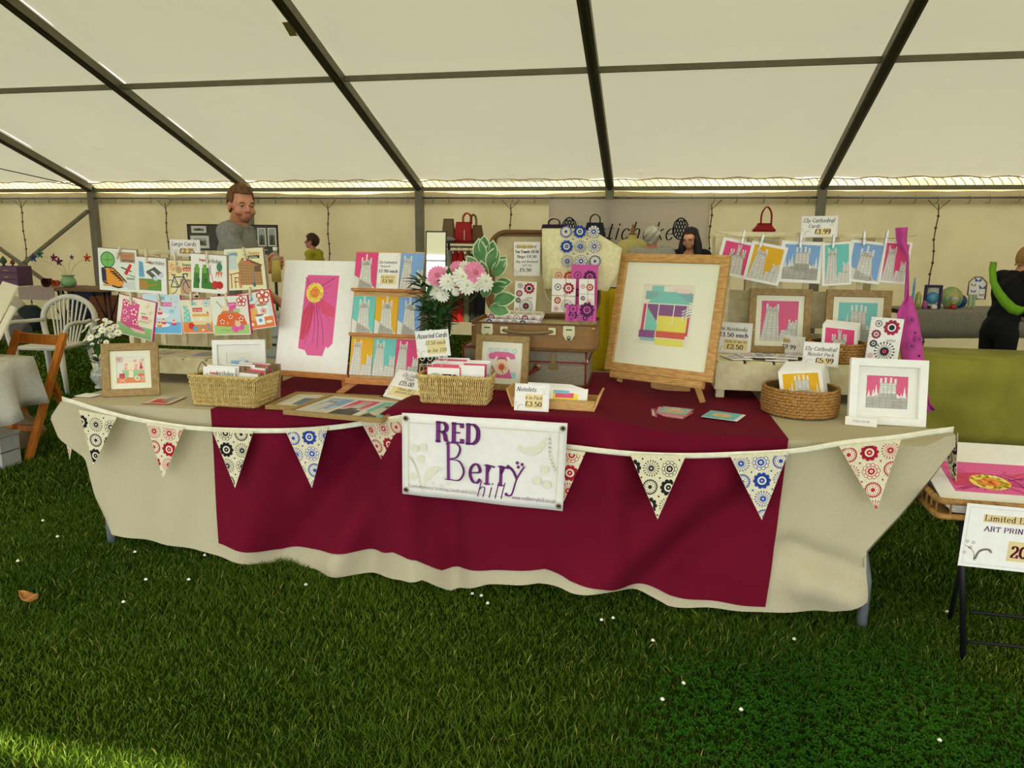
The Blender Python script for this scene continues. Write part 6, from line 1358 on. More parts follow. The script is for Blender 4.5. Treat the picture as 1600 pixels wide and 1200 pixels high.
for i in range(8):
    M = WM(cS[0], cS[1], cS[2], 2) @ Matrix.Translation((-rs_*.62+.006*i, -rs_*.3+.016*i, .02)) @ Matrix.Rotation(math.radians(5), 4, 'Y') @ Matrix.Rotation(math.radians(66), 4, 'X')
    card('greeting_card', 'pink cathedral turret card, frontmost in the small round basket' if i == 0 else 'white edged card, %s behind the pink turret card' % ORD[i-1], 'card', M, rs_*1.25, rs_*1.25+.002*i, (lambda a: cath(a, 3, .09, .06, .91, a.A-.09, PINK, 6)) if i == 0 else None, group='cards in the small round basket')
M, w, h = hang((1361, 502), (1412, 506), (1354, 560), .70); nbk = card('notebook', 'white spiral notebook with black and red flowers behind the white frame', 'notebook', M, w, h*1.12, art_notes, thick=.006)
for k in range(14): MB().tube([(.002+.005*math.cos(t), .01+k*h*1.08/14, -.003+.005*math.sin(t)) for t in [q*.9 for q in range(8)]], .0008, 4).build('spiral_ring', metal, nbk)
M = M
M, w, h = panel((1325, 661), (1447, 668), 561, .753, 11); pic_frame('white box framed pink cathedral print at the right table end', M, w, h, w*.115, whitep, lambda a: cath(a, 2, 0, 0, 1, a.A, PINK, 41, paperc=(236, 234, 226)), mount=w*.12, mm=paper, depth=.03)
M, w, h = panel((1320, 663), (1370, 668), 656, .753, 40); o = card('label_card', 'small white lavender edged label before the white frame', 'label', M, w, .04, lambda a: a.text('Print £9.99', .5, a.A*.4, .08, (120, 110, 140), .12, .2, cx=True), thick=.002)
# pink bag hanging on the right crate
pb = thing('cloth_bag', 'magenta cotton bag with dark flower print hanging on right crate end', 'bag'); pkm = mat('magenta_cotton', (206, 78, 160), .9, scale=30, bumpv=.2)
def strip(pts, v, ma, name, lab=None):
    L_, R_ = pts; n = 14; G = []
    for i in range(n+1):
        a_ = poly_at(L_, i/n); b_ = poly_at(R_, i/n); G.append([tuple(av(a_[0]+(b_[0]-a_[0])*j/6, a_[1]+(b_[1]-a_[1])*j/6, v+.018*math.sin(j*1.1+i*.25))) for j in range(7)])
    return MB().grid(G).build(name, ma, pb, solid=.003)
strip(([(1399, 356), (1401, 380), (1417, 400), (1413, 470), (1416, 482)], [(1418, 355), (1416, 378), (1420, 398), (1420, 470), (1424, 480)]), .90, pkm, 'bag_strap')
bb = strip(([(1414, 466), (1401, 492), (1408, 560), (1440, 630), (1447, 645)], [(1424, 462), (1436, 500), (1445, 570), (1452, 630), (1462, 640)]), .88, pkm, 'bag_body')
a = Art(.1, .4, clip=None)
A0 = av(1436, 600, .845); 
for px, py, r in ((1424, 500, 5), (1430, 520, 2), (1424, 541, 6), (1436, 530, 5), (1436, 556, 2.4), (1430, 580, 5), (1444, 590, 5)):
    P = av(px, py, .85); rr_ = r/1147*3.9; s_ = Art(rr_*2, rr_*2); gear(s_, .5, .5, .5, (74, 24, 84), (206, 78, 160), k=2 if r > 3 else 0) if r > 3 else s_.disc(.5, .5, .4, (74, 24, 84))
    s_.build('print', bb, MM(TU, (0, 0, 1), -TV, P-TU*rr_-np.array([0, 0, rr_])), z=0)
# ---------------------------------------------------------------- lower right: folding stand with a rattan tray and art prints
st_y = az(1505, 1030, gz(1.18, 2.87)); sx, sy = st_y[0], st_y[1]
stand = thing('folding_stand', 'black metal folding stand under the rattan tray at right edge', 'stand', WM(0, 0, 0))
SZ = ay(1503, 812, sy)[2]; g = gz(sx, sy)
xe = sx+.62
tl_ = ay(1503, 812, sy)[0]; dxl = tl_-sx
rf = ay(1485, 960, sy+.34); rm = ay(1503, 872, sy+.02)
for x in (0, xe-sx):
    MB().tube([(sx+x, sy, g), (tl_+x, sy+.0, SZ)], .011, 8).build('leg', black, stand); MB().tube([(rf[0]+x, rf[1], gz(rf[0], rf[1])), (rm[0]+x, sy+.012, rm[2])], .010, 8).build('leg', black, stand)
for z in (.36, .14): MB().tube([(sx, sy, g+z*SZ*1.1), (xe, sy, g+z*SZ*1.1)], .006, 6).build('crossbar', black, stand)
MB().tube([(tl_, sy, SZ), (tl_, sy+.45, SZ)], .009, 6).build('top_bar', black, stand); MB().tube([(xe, sy, SZ), (xe, sy+.45, SZ)], .009, 6).build('top_bar', black, stand); MB().tube([(tl_, sy, SZ), (xe, sy, SZ)], .009, 6).build('top_bar', black, stand)
rt = mat('rattan', (168, 124, 62), .6, scale=40, c2=(120, 84, 40)); tray = thing('rattan_tray', 'open brown rattan tray of art prints on the black stand', 'tray', WM(ay(1466, 795, sy-.03)[0], sy-.03, SZ+.012, 0)); TWd, TDp, THt = .80, .50, .065
for z in (.006, THt): MB().tube([(x+TWd/2, y+TDp/2, z) for x, y in rrect(TWd, TDp, .02, 3)], .012, 8, closed=True).build('rim', rt, tray)
mb = MB()
for x, y in resample(rrect(TWd, TDp, .02, 3), 48): mb.tube([(x+TWd/2, y+TDp/2, .006), (x+TWd/2, y+TDp/2, THt)], .004, 5)
o = mb.build('spindles', rt, tray); o['kind'] = 'stuff'
MB().box(.0, TWd, .0, TDp, .0, .006).build('tray_base', rt, tray)
Mp_ = WM(ay(1490, 786, sy)[0], sy+.0, SZ+.03, 0) @ Matrix.Rotation(math.radians(14), 4, 'X')
for i in range(4): card('art_print', 'magenta flower print, topmost in the rattan tray' if i == 3 else 'cellophane wrapped print, %s from the bottom of the rattan tray' % ('first', 'second', 'third')[i], 'print', Mp_ @ Matrix.Translation((0-.01*i, .004*i, .008*i)), .68, .50, (lambda a: art_gerbera(a, .10, .14, .80, .48, bite=False)) if i == 3 else None, thick=.004, group='art prints in the rattan tray')
M, w, h = hang((1512, 784), (1600, 792), (1503, 884), 0, fn=lambda x, y, v: ay(x, y, sy-.06)); w2_ = .42
def art_le(a):
    A = a.A; swirl(a, .12, .07, .17, 1, (208, 200, 184)); swirl(a, .8, A-.08, -.17, -1, (208, 200, 184))
    for p in ([(.03, .03), (.97, .03)], [(.97, .03), (.97, A-.03)], [(.97, A-.03), (.03, A-.03)], [(.03, A-.03), (.03, .03)]): a.line(p, .004, (206, 204, 200))
    s_ = .42/w2_; a.rect(.145, A-.155, .86, A-.085, (226, 204, 146)); a.text('Limited Edition', .155, A-.14, .05, (84, 40, 40), .16, wide=1.12); a.text('ART PRINTS', .165, A-.235, .042, (96, 36, 96), .2, wide=1.16, sp=1.08); a.rect(.37, .09, .66, .27, (226, 204, 146)); a.text('20.00', .395, .125, .1, (120, 24, 60), .22, wide=.95)
card('price_sign', 'large white sign reading Limited Edition Art Prints on the rattan tray', 'sign', M, w2_, h*.98, art_le)
# ---------------------------------------------------------------- the other stalls behind
def ax(px, py, y): return ay(px, py, y)
# far left trestle with wire flowers
yT = az(118, 452, .74)[1]; 
def az_y(px, z, py0=452):
    return az(px, py0, z)
q0, q1 = az(30, 449, .74), az(156, 452, .74)
wt = mat('table_edge_wood', (120, 88, 52), .6, scale=8); ftb = thing('trestle_table', 'bare wooden trestle table with black legs by the far left wall', 'table', WM(q0[0], q0[1], 0, math.degrees(math.atan2(q1[1]-q0[1], q1[0]-q0[0])))); Lq = float(np.linalg.norm(q1-q0))+.1
MB().box(0, Lq, 0, .7, .70, .74, bev=.004).build('tabletop', wt, ftb)
for x in (Lq*.42, Lq*.95):
    for dx in (-.04, .04): MB().tube([(x+dx, .1, .70), (x+dx, .12, .02)], .014, 6).build('leg', black, ftb)
    MB().tube([(x+.04, .1, .3), (x+.22, .1, .70)], .01, 6).build('stay', black, ftb); MB().tube([(x-.04, .1, .3), (x-.24, .1, .70)], .01, 6).build('stay', black, ftb)
Mft = ftb.matrix_world.copy()
def on_ft(px, z=.745, dy=.2):
    P = az(px, 450, .74); return P+np.array([0, dy, z-.74])
o = MB().box(0, Lq*.42, -.02, .68, .742, .748).box(0, Lq*.42, -.028, -.02, .56, .748).build('table_cover', mat('mauve_cloth', (168, 148, 136), .95)); o.matrix_world = Mft; tag(o, 'mauve cloth draped over left part of the far trestle table', 'cloth')
P = on_ft(92); gv = thing('green_vase', 'pale green glass bowl vase of wire flowers on far left trestle', 'vase', WM(*P))
MB().lathe([(0, 0), (.06, 0), (.10, .03), (.11, .08), (.09, .13), (.07, .155), (.10, .18)], 20).build('vase_body', mat('green_glaze', (140, 180, 130), .35), gv)
for i, (px, py, c) in enumerate([(52, 403, (60, 66, 120)), (62, 397, (50, 110, 80)), (84, 403, (140, 40, 80)), (92, 409, (90, 30, 60)), (112, 402, (60, 80, 150)), (136, 403, (214, 90, 50))]):
    T_ = ay(px, py, P[1]); f = thing('wire_flower', '%s felt star flower on a long wire from the green vase' % ('navy', 'green', 'magenta', 'plum', 'blue', 'orange')[i], 'flower', WM(*T_), 'felt flowers in the green vase')
    mb = MB(); r_ = .075 if i != 4 else .045
    for k in range(5): t = k*1.257+.3; leaf_blade((0, 0, 0), (math.cos(t), 0, math.sin(t)), (0, -1, 0), r_, r_*.5, mb)
    mb.build('petals', mat('felt_%d' % i, c, .9), f); MB().ball((0, -.005, 0), .012, 8, 6).build('flower_eye', mat('felt_eye', (50, 30, 30), .9), f)
    MB().tube(smooth_pts([(0, 0, 0), ((P[0]-T_[0])*.6, .0, (P[2]+.2-T_[2])*.45), (P[0]-T_[0], 0, P[2]+.12-T_[2])], 5), .003, 4).build('wire', rope, f)
for px, c, lab, r_ in ((66, (60, 20, 20), 'dark red round pot lying on its side left of the green vase', .075), (79, (196, 90, 46), 'terracotta pot tipped over beside the green vase', .06)):
    P_ = on_ft(px); Mq = WM(P_[0], P_[1]-.1, P_[2]+r_) @ Matrix.Rotation(math.radians(100), 4, 'X')
    o = MB().lathe([(0, -r_), (r_*.6, -r_), (r_*.8, -r_*.2), (r_, r_*.5), (r_*.9, r_*.55), (r_*.7, -r_*.6)], 18).build('clay_pot', mat('pot_%d' % c[0], c, .8)); o.matrix_world = Mq; tag(o, lab, 'pot')
# purple drawer chest with two bulb ornaments
P = on_ft(8, dy=.35); Pd = ay(0, 442, P[1]); pr = ay(31, 442, P[1]); ch_ = thing('drawer_chest', 'small purple drawer chest with gold handles at far left', 'chest', WM(pr[0]-.42, P[1], .745)); pch = mat('purple_paint', (92, 62, 84), .6); hh = ay(15, 416, P[1])[2]-.745
MB().box(0, .42, 0, .25, 0, hh, bev=.005).build('body', pch, ch_)
for k in range(3):
    d = MB().box(.02, .40, -.012, 0, hh*(k/3)+.006, hh*((k+1)/3)-.008, bev=.002).build('drawer', mat('purple_drawer', (112, 78, 104), .6), ch_); MB().box(.16, .26, -.024, -.012, hh*(k/3)+.03, hh*(k/3)+.042, bev=.002).build('handle', mat('gold', (190, 160, 70), .3, metal=.6), d)
for px, c, s_, lab in ((6, (66, 84, 50), .05, 'green bulb shaped ornament on the purple chest'), (20, (120, 60, 50), .035, 'small red brown bulb ornament on the purple chest')):
    T_ = ay(px, 415, P[1]+.1); o = MB().lathe([(0, 0), (s_*.5, 0), (s_*.3, s_*.5), (s_, s_*1.2), (s_*.8, s_*2), (s_*.2, s_*2.9), (0, s_*3)], 16).build('bulb_ornament', mat('bulb_%d' % c[0], c, .6)); o.matrix_world = WM(T_[0], T_[1], .745+hh); tag(o, lab, 'ornament')
# under the table: bags, box, crate
def bagblob(name, px, py, y, sx, sz, c, lab, cat='bag'):
    P = az(px, py, .02); P[1] = min(P[1], 10.6); P = P if y is None else ay(px, py, y); mb = MB(); r = random.Random(px); n, m_ = 18, 12; v = []
    for i in range(m_+1):
        p = math.pi*i/m_
        for j in range(n):
            t = 2*math.pi*j/n; k = 1+.12*math.sin(3*t+i)+.08*math.sin(5*t-i*1.3)+r.uniform(-.03, .03); v.append((sx*k*math.sin(p)**.7*math.cos(t), sx*.6*k*math.sin(p)**.7*math.sin(t), sz*(1-math.cos(p))/2+.0))
    mb.add(v, [(i*n+j, i*n+(j+1) % n, (i+1)*n+(j+1) % n, (i+1)*n+j) for i in range(m_) for j in range(n)], True)
    o = mb.build(name, mat('bag_'+str(c[0])+str(c[2]), c, .7, bumpv=.4, bscale=20)); o.matrix_world = WM(P[0], P[1], max(.0, gz(P[0], P[1]))); tag(o, lab, cat); return o
b_ = bagblob('carrier_bag', 73, 497, None, .30, .62, (206, 206, 190), 'white plastic carrier bag with red print under the far trestle')
a = Art(.22, .16); a.rect(0, .2, .8, .7, (200, 70, 50)); a.rect(.3, .0, .9, .1, (190, 90, 70)); a.build('print', b_, MM((1, 0, 0), (0, .2, .98), (0, -.98, .2), (-.05, -.20, .30)))
bagblob('carrier_bag', 26, 505, None, .3, .5, (198, 190, 160), 'cream cloth bag with yellow top under the far left table')
bagblob('rucksack', 52, 515, None, .22, .42, (26, 40, 40), 'dark teal rucksack on the grass behind plastic chair')
bagblob('sack', 26, 535, None, .22, .4, (96, 90, 92), 'grey stuffed sack at far left behind the wooden chair')
def crate_box(name, px, py, w, d, h, m_, lab, rot=0, cat='box', lid=False):
    P = az(px, py, .0); t = thing(name, lab, cat, WM(P[0], P[1], gz(P[0], P[1]), rot))
    MB().box(-w/2, w/2, 0, d, 0, .01).build('base', m_, t)
    n = max(2, int(h/.11))
    for x0, x1, y0, y1, nm_ in ((-w/2, w/2, 0, .012, 'front_board'), (-w/2, w/2, d-.012, d, 'back_board'), (-w/2, -w/2+.012, .013, d-.013, 'side_board'), (w/2-.012, w/2, .013, d-.013, 'side_board')):
        for k in range(n): MB().box(x0, x1, y0, y1, .005+h*k/n, h*(k+1)/n-.004, bev=.001).build(nm_, m_, t)
    if lid: MB().box(-w/2-.01, w/2+.01, -.01, d+.01, h, h+.02, bev=.004).build('lid', m_, t)
    return t
crate_box('storage_box', 131, 507, .55, .4, .56, mat('navy_plastic', (24, 30, 60), .6), 'navy blue storage box under the far trestle table', lid=True)
crate_box('wooden_crate', 176, 512, .8, .4, .52, mat('red_brown_wood', (140, 76, 36), .6, scale=6, stretch=(1, 1, 8), c2=(110, 56, 24)), 'red brown wooden crate behind the vase of daisies', cat='crate')
o = MB().tube([(0, 0, .74), (.08, 0, 1.0), (.16, 0, .74)], .016, 6).tube([(.08, 0, 1.0), (.08, .1, .74)], .012, 6).build('red_stand', mat('red_paint', (170, 40, 30), .5)); Pq = on_ft(143); o.matrix_world = WM(Pq[0], Pq[1], .005); tag(o, 'small red tripod stand at right end of the far trestle', 'stand')
# ---- white plastic garden chair
plast = mat('white_plastic', (206, 202, 186), .4, var=.02)
Pc = az(92, 612, .0); pc = thing('garden_chair', 'white moulded plastic garden chair with slatted fan back', 'chair', WM(Pc[0], Pc[1], gz(Pc[0], Pc[1]), 8))
sc_ = 1.0
def arc(t): return (-.25*math.cos(t), .20+.06*math.sin(t), .44+.40*math.sin(t)**.8 if math.sin(t) > 0 else .44)
for x in (-1, 1):
    for y, yy_ in ((-.22, -.24), (.2, .26)): MB().tube([(x*.22, y, .43), (x*.26, yy_, 0)], [.03, .02], 8).build('leg', plast, pc)
    MB().tube(smooth_pts([(x*.24, .22, .66), (x*.30, .05, .66), (x*.30, -.2, .65), (x*.25, -.24, .43)], 4), .02, 8).build('armrest', plast, pc)
MB().box(-.24, .24, -.24, .22, .42, .45, bev=.015).build('seat', plast, pc)
MB().tube(smooth_pts([(-.20, .2, .44), (-.27, .26, .66), (-.22, .28, .80), (-.1, .3, .87), (0, .3, .885), (.1, .3, .87), (.22, .28, .80), (.27, .26, .66), (.20, .2, .44)], 5), .028, 8).build('back_frame', plast, pc)
for k in range(9):
    t = (k-4)/4; MB().beam((t*.11, .2, .45), (t*.19, .285, .865-.05*t*t), .014, .012, (0, 1, 0)).build('back_slat', plast, pc)
# ---- wooden folding chair
Yc = az(45, 725, .04)[1]; fc = thing('folding_chair', 'orange brown wooden folding chair standing left of the linen table', 'chair', WM(0, 0, 0)); cw_ = mat('orange_wood', (206, 126, 48), .45, scale=8, stretch=(6, 6, 1), c2=(180, 104, 34))
A_, B_ = ay(100, 521, Yc+.35), ay(43, 723, Yc); A2, B2 = ay(20, 516, Yc+.40), B_+np.array([-.42, .05, 0]); 
MB().beam(A_, B_, .03, .045, (1, 0, 0)).build('front_rail', cw_, fc); MB().beam(A_+np.array([-.42, .05, 0]), B2, .03, .045, (1, 0, 0)).build('front_rail', cw_, fc)
MB().beam(A_+np.array([0, .0, -.05]), A_+np.array([-.42, .05, -.05]), .02, .07).build('back_rail', cw_, fc)
C_, D_ = A_*.62+B_*.38, az(100, 630, .03); D_ = ay(104, 636, Yc+.42)
MB().beam(C_+np.array([.0, .02, 0]), D_+np.array([0, 0, -.1]), .028, .04, (1, 0, 0)).build('rear_leg', cw_, fc); MB().beam(C_+np.array([-.40, .05, 0]), D_+np.array([-.40, .05, -.1]), .028, .04, (1, 0, 0)).build('rear_leg', cw_, fc)
MB().beam(B_*.75+A_*.25, B2*.75+(A_+np.array([-.42, .05, 0]))*.25, .02, .03).build('stretcher', cw_, fc); s_c = A_*.5+B_*.5
MB().box(s_c[0]-.42, s_c[0]-.02, s_c[1]-.0, s_c[1]+.16, s_c[2]-.01, s_c[2]+.012, bev=.004).build('seat', cw_, fc)
# ---- white clothed table at the very left with leaning boards
q = az(48, 556, .75); wtb = thing('side_table', 'table under a pale cloth cropped by left picture edge', 'table', WM(q[0], q[1], 0, -4)); wcl = mat('white_table_cloth', (216, 212, 198), .9, scale=80)
MB().box(-1.5, -.04, -.55, .0, .70, .735).build('tabletop', wt, wtb)
for x in (-1.4, -.15):
    for y in (-.5, -.06): MB().box(x-.02, x+.02, y-.02, y+.02, 0, .70).build('leg', cw_, wtb)
G = []
pf = [(-1.6, .75), (-.02, .75)]
for i in range(31):
    u = -1.6+1.6*i/30; row = []
    for j, (vv, zz) in enumerate([(.02, .74), (-.2, .745), (-.40, .745), (-.56, .742), (-.585, .70), (-.59, .62), (-.60, .55), (-.60, .50)]):
        row.append((u, vv+(.012*math.sin(u*22) if j > 4 else 0), zz-(.12*sm(u, -.5, 0) if j == 7 else 0)))
    G.append(row)
tcl = thing('tablecloth', 'pale grey white cloth hanging over the leftmost table corner', 'tablecloth', WM(q[0], q[1], .003, -4))
mb = MB().grid(G, flip=True); S = []
for a_ in range(9):
    vv = .02-.60*a_/8; S.append([(0+.02*math.sin(vv*20)*k_+.01*k_, vv, .742-.06*k_*(1+.5*a_/8)) for k_ in range(6)])
mb.grid(S).build('cloth', wcl, tcl, solid=.003)
for i, (px, py, wd, hh_, ln, lab) in enumerate([(27, 446, .62, .62, 24, 'white board leaning on the left stall, rearmost of two'), (24, 480, .50, .44, 24, 'narrow cream board leaning in front of the rear white board')]):
    yb = q[1]-.12-.16*i; T_ = ay(px, py, yb+.3); c_, s_ = math.cos(math.radians(ln)), math.sin(math.radians(ln)); up = np.array([.30, s_, c_]); up = nrm(up); X = nrm(np.array([up[1], -up[0], 0])); L = (T_[2]-.755)/up[2]
    O = T_-up*L-X*wd; o = MB().box(0, wd, 0, L, -.012, 0, bev=.002).build('leaning_board', mat('cream_board', (222, 214, 184), .7)); o.matrix_world = MM(X, up, nrm(np.cross(X, up)), O); tag(o, lab, 'board')
# plastic box and sack at far left ground
crate_box('plastic_box', -14, 748, .2, .14, .20, mat('clear_grey_plastic', (176, 176, 170), .4), 'pale grey plastic box on the grass at left picture edge', lid=True)
bagblob('hessian_bag', 26, 712, None, .20, .26, (150, 128, 92), 'brown hessian bag on the grass beside the folding chair legs')
# ---- photo display boards behind the man
Yb = 9.6
def photo_art(sd):
    def f(a):
        A = a.A; r = random.Random(sd); a.rect(0, 0, 1, A, (226, 224, 206)); a.rect(.15, .12, .85, A-.12, (120, 124, 112)); a.rect(.15, A*.6, .85, A-.12, (176, 180, 170)); a.poly([(.2, .14), (.5, A*.7), (.75, .14)], (70, 72, 60)); a.poly([(.5, .14), (.65, A*.5), (.84, .14)], (96, 98, 80))
    return f
for i, (tl, br, lab, ph) in enumerate([((292, 350), (345, 420), 'black display board of small photographs at left behind the man', [((299, 353), (323, 364)), ((298, 368), (328, 388))]), ((384, 351), (436, 420), 'black display board of tall photographs right of the man', [((402, 356), (417, 385)), ((418, 356), (433, 385)), ((387, 362), (399, 390))])]):
    A_, C_ = ay(*tl, Yb), ay(*br, Yb); w = C_[0]-A_[0]; h = A_[2]-C_[2]; t = thing('display_board', lab, 'board', WM(A_[0], Yb, C_[2]))
    MB().box(.012, w-.012, 0, .02, .012, h-.012).build('panel', mat('grey_felt', (88, 86, 78), .95), t)
    for b in ((0, w, 0, .014), (0, w, h-.014, h), (0, .014, .014, h-.014), (w-.014, w, .014, h-.014)): MB().box(b[0], b[1], -.005, .025, b[2], b[3]).build('frame_bar', black, t)
    MB().box(.05, .08, 0, .03, -C_[2], 0).build('leg', black, t); MB().box(w-.08, w-.05, 0, .03, -C_[2], 0).build('leg', black, t)
    for k, (p, q_) in enumerate(ph):
        a0, a1 = ay(p[0], p[1], Yb), ay(q_[0], q_[1], Yb); pw, ph_ = a1[0]-a0[0], a0[2]-a1[2]
        card('photograph', ('small photo strip', 'landscape photo', 'tall church photo', 'tall abbey photo', 'narrow photo')[k+2*i if i else k]+' on the '+('left' if i == 0 else 'right')+' black display board', 'photo', WM(a0[0], Yb-.008, a1[2]) @ Matrix.Rotation(math.pi/2, 4, 'X'), pw, ph_, photo_art(k+i*3), group='photographs on the black boards')
# dark wicker table and bottle shelf behind the poster
tb = az(450, 425, .86); 
def table_y(px0, px1, py, z, dep, label, top, zc=None, cloth=None):
    A_, B_ = az(px0, py, z), az(px1, py, z); X = nrm(B_-A_); L = float(np.linalg.norm(B_-A_)); M = MM(X, (-X[1], X[0], 0), (0, 0, 1), (A_[0], A_[1], 0)); t = thing('stall_table', label, 'table', M)
    MB().box(0, L, 0, dep, z-.04, z-.005, bev=.003).build('tabletop', top, t)
    for x in (.06, L-.06):
        for y in (.05, dep-.05): MB().tube([(x, y, 0), (x, y, z-.04)], .016, 6).build('leg', black, t)
    return t, M, L
t, M, L = table_y(416, 560, 428, .80, .6, 'dark brown topped stall table behind the flower poster', mat('dark_brown_wood', (66, 42, 26), .6))
o = MB().box(.0, L, -.01, .0, .35, .795).build('table_skirt', mat('dark_skirt', (50, 34, 24), .9)); o.matrix_world = M; tag(o, 'dark brown cloth front of the stall table behind the poster', 'cloth')
Yf = M.translation[1]+.3
A_, C_ = ay(499, 396, Yf), ay(539, 420, Yf)
pic_frame('black framed landscape picture on a small wooden stand behind poster', WM(A_[0], Yf, .805) @ Matrix.Rotation(math.pi/2, 4, 'X'), C_[0]-A_[0], A_[2]-.805, .03, black, lambda a: (a.rect(0, 0, 1, a.A, (206, 206, 190)), a.rect(.15, .2, .85, a.A*.6, (90, 96, 90))), mount=.03)
P = ay(520, 392, Yf+.06); o = MB().box(-.02, .02, 0, .03, .805-.0, ay(522, 374, Yf)[2]).box(-.035, .035, 0, .03, P[2]-.06, P[2]).build('wooden_stand', pinew); o.matrix_world = WM(P[0], Yf+.05, 0); tag(o, 'upright wooden stand post behind the black framed landscape', 'stand')
# grey drawers seen between the crate and the poster
A_ = W(1.0, 1.9, 0); Pz = az(430, 600, .0); t = thing('drawer_tower', 'grey translucent plastic drawer tower behind the left stall tables', 'drawers', WM(ay(425, 520, 5.6)[0], 5.6, 0)); gp = mat('grey_plastic', (150, 152, 140), .4)
MB().box(-.15, .15, .0, .35, 0, .88, bev=.01).build('body', gp, t)
for k in range(5): d = MB().box(-.14, .14, -.015, 0, .02+k*.17, .17+k*.17, bev=.005).build('drawer', mat('pale_plastic', (176, 178, 166), .35), t); MB().box(-.04, .04, -.025, -.015, .11+k*.17, .13+k*.17).build('handle', black, d)
# ---- mirror, clothes rail, handbags
Ym = 8.6; A_, B_ = ay(661, 361, Ym), ay(695, 500, Ym); w = B_[0]-A_[0]; t = thing('standing_mirror', 'tall narrow mirror reflecting pale canvas left of the clothes rail', 'mirror', WM(A_[0], Ym, 0) ); zt_m = A_[2]; ms = mat('mirror_silver', (245, 246, 240), .03, metal=1, var=0)
MB().add([(.012, -.001, .15), (w-.012, -.001, .15), (w-.012, .10, zt_m-.012), (.012, .10, zt_m-.012)], [(0, 1, 2, 3)]).build('mirror_glass', ms, t)
MB().add([(.0, .015, .12), (w, .015, .12), (w, .115, zt_m), (.0, .115, zt_m)], [(3, 2, 1, 0)]).build('mirror_back', black, t)
for x0, x1 in ((0, .012), (w-.012, w)): MB().beam(((x0+x1)/2, .0, .13), ((x0+x1)/2, .103, zt_m), .012, .02, (0, 1, 0)).build('frame_bar', mat('dark_grey_frame', (90, 88, 80), .5), t)
MB().box(0, w, .09, .12, zt_m-.012, zt_m+.004).build('frame_bar', MATS['dark_grey_frame'], t); MB().tube([(w/2, .11, 1.2), (w/2, .5, .0)], .012, 6).build('stay', black, t); MB().box(0, w, -.01, .02, .0, .15).build('foot', black, t)
Yr = 9.2; A_, B_ = ay(694, 378, Yr), ay(752, 380, Yr); t = thing('clothes_rail', 'black clothes rail with a top shelf of handbags by the mirror', 'rail', WM(A_[0], Yr, 0)); w = B_[0]-A_[0]; zs = A_[2]
MB().box(-.02, w+.02, 0, .35, zs-.02, zs).build('shelf', mat('brown_shelf', (96, 64, 40), .6), t); zr = ay(720, 386, Yr)[2]
MB().tube([(-.02, .17, zr), (w+.05, .17, zr)], .012, 8).build('rail_bar', metal, t); MB().tube([(-.02, .10, zr-.05), (w+.05, .10, zr-.05)], .008, 8).build('rail_bar', metal, t)
for x in (0, w-.02): MB().box(x, x+.025, .15, .18, 0, zs-.02).build('post', black, t)
for i, (px0, px1, c) in enumerate([(694, 706, (150, 150, 140)), (703, 716, (178, 34, 28)), (712, 724, (196, 40, 32)), (724, 734, (120, 116, 84)), (732, 744, (50, 50, 46)), (742, 752, (36, 34, 40))]):
    a0, a1 = ay(px0, 400, Yr+.12), ay(px1+6, 400, Yr+.12); x0, x1 = a0[0], a1[0]; g_ = thing('hanging_garment', '%s garment hanging on the clothes rail, %s from the left' % (('grey', 'deep red', 'bright red', 'olive', 'charcoal', 'black')[i], ('first', 'second', 'third', 'fourth', 'fifth', 'sixth')[i]), 'garment', WM((x0+x1)/2, Yr+.12, 0), 'garments on the clothes rail'); hw = (x1-x0)/2
    gg = []
    for k in range(9):
        z = zr-.08-.11*k; s_ = min(1, .35+.3*k); gg.append([(hw*s_*math.cos(q_*.785), .14*s_*math.sin(q_*.785)+.02*math.sin(q_*3+k), z+(.03 if k == 0 else 0)) for q_ in range(9)])
    MB().grid(gg).build('cloth', mat('garment_%d' % i, c, .9), g_); MB().tube([(-hw*.8, 0, zr-.12), (0, 0, zr-.05), (hw*.8, 0, zr-.12)], .005, 5).tube([(0, 0, zr-.05), (0, .05, zr+.012)], .003, 5).build('hanger', black, g_)
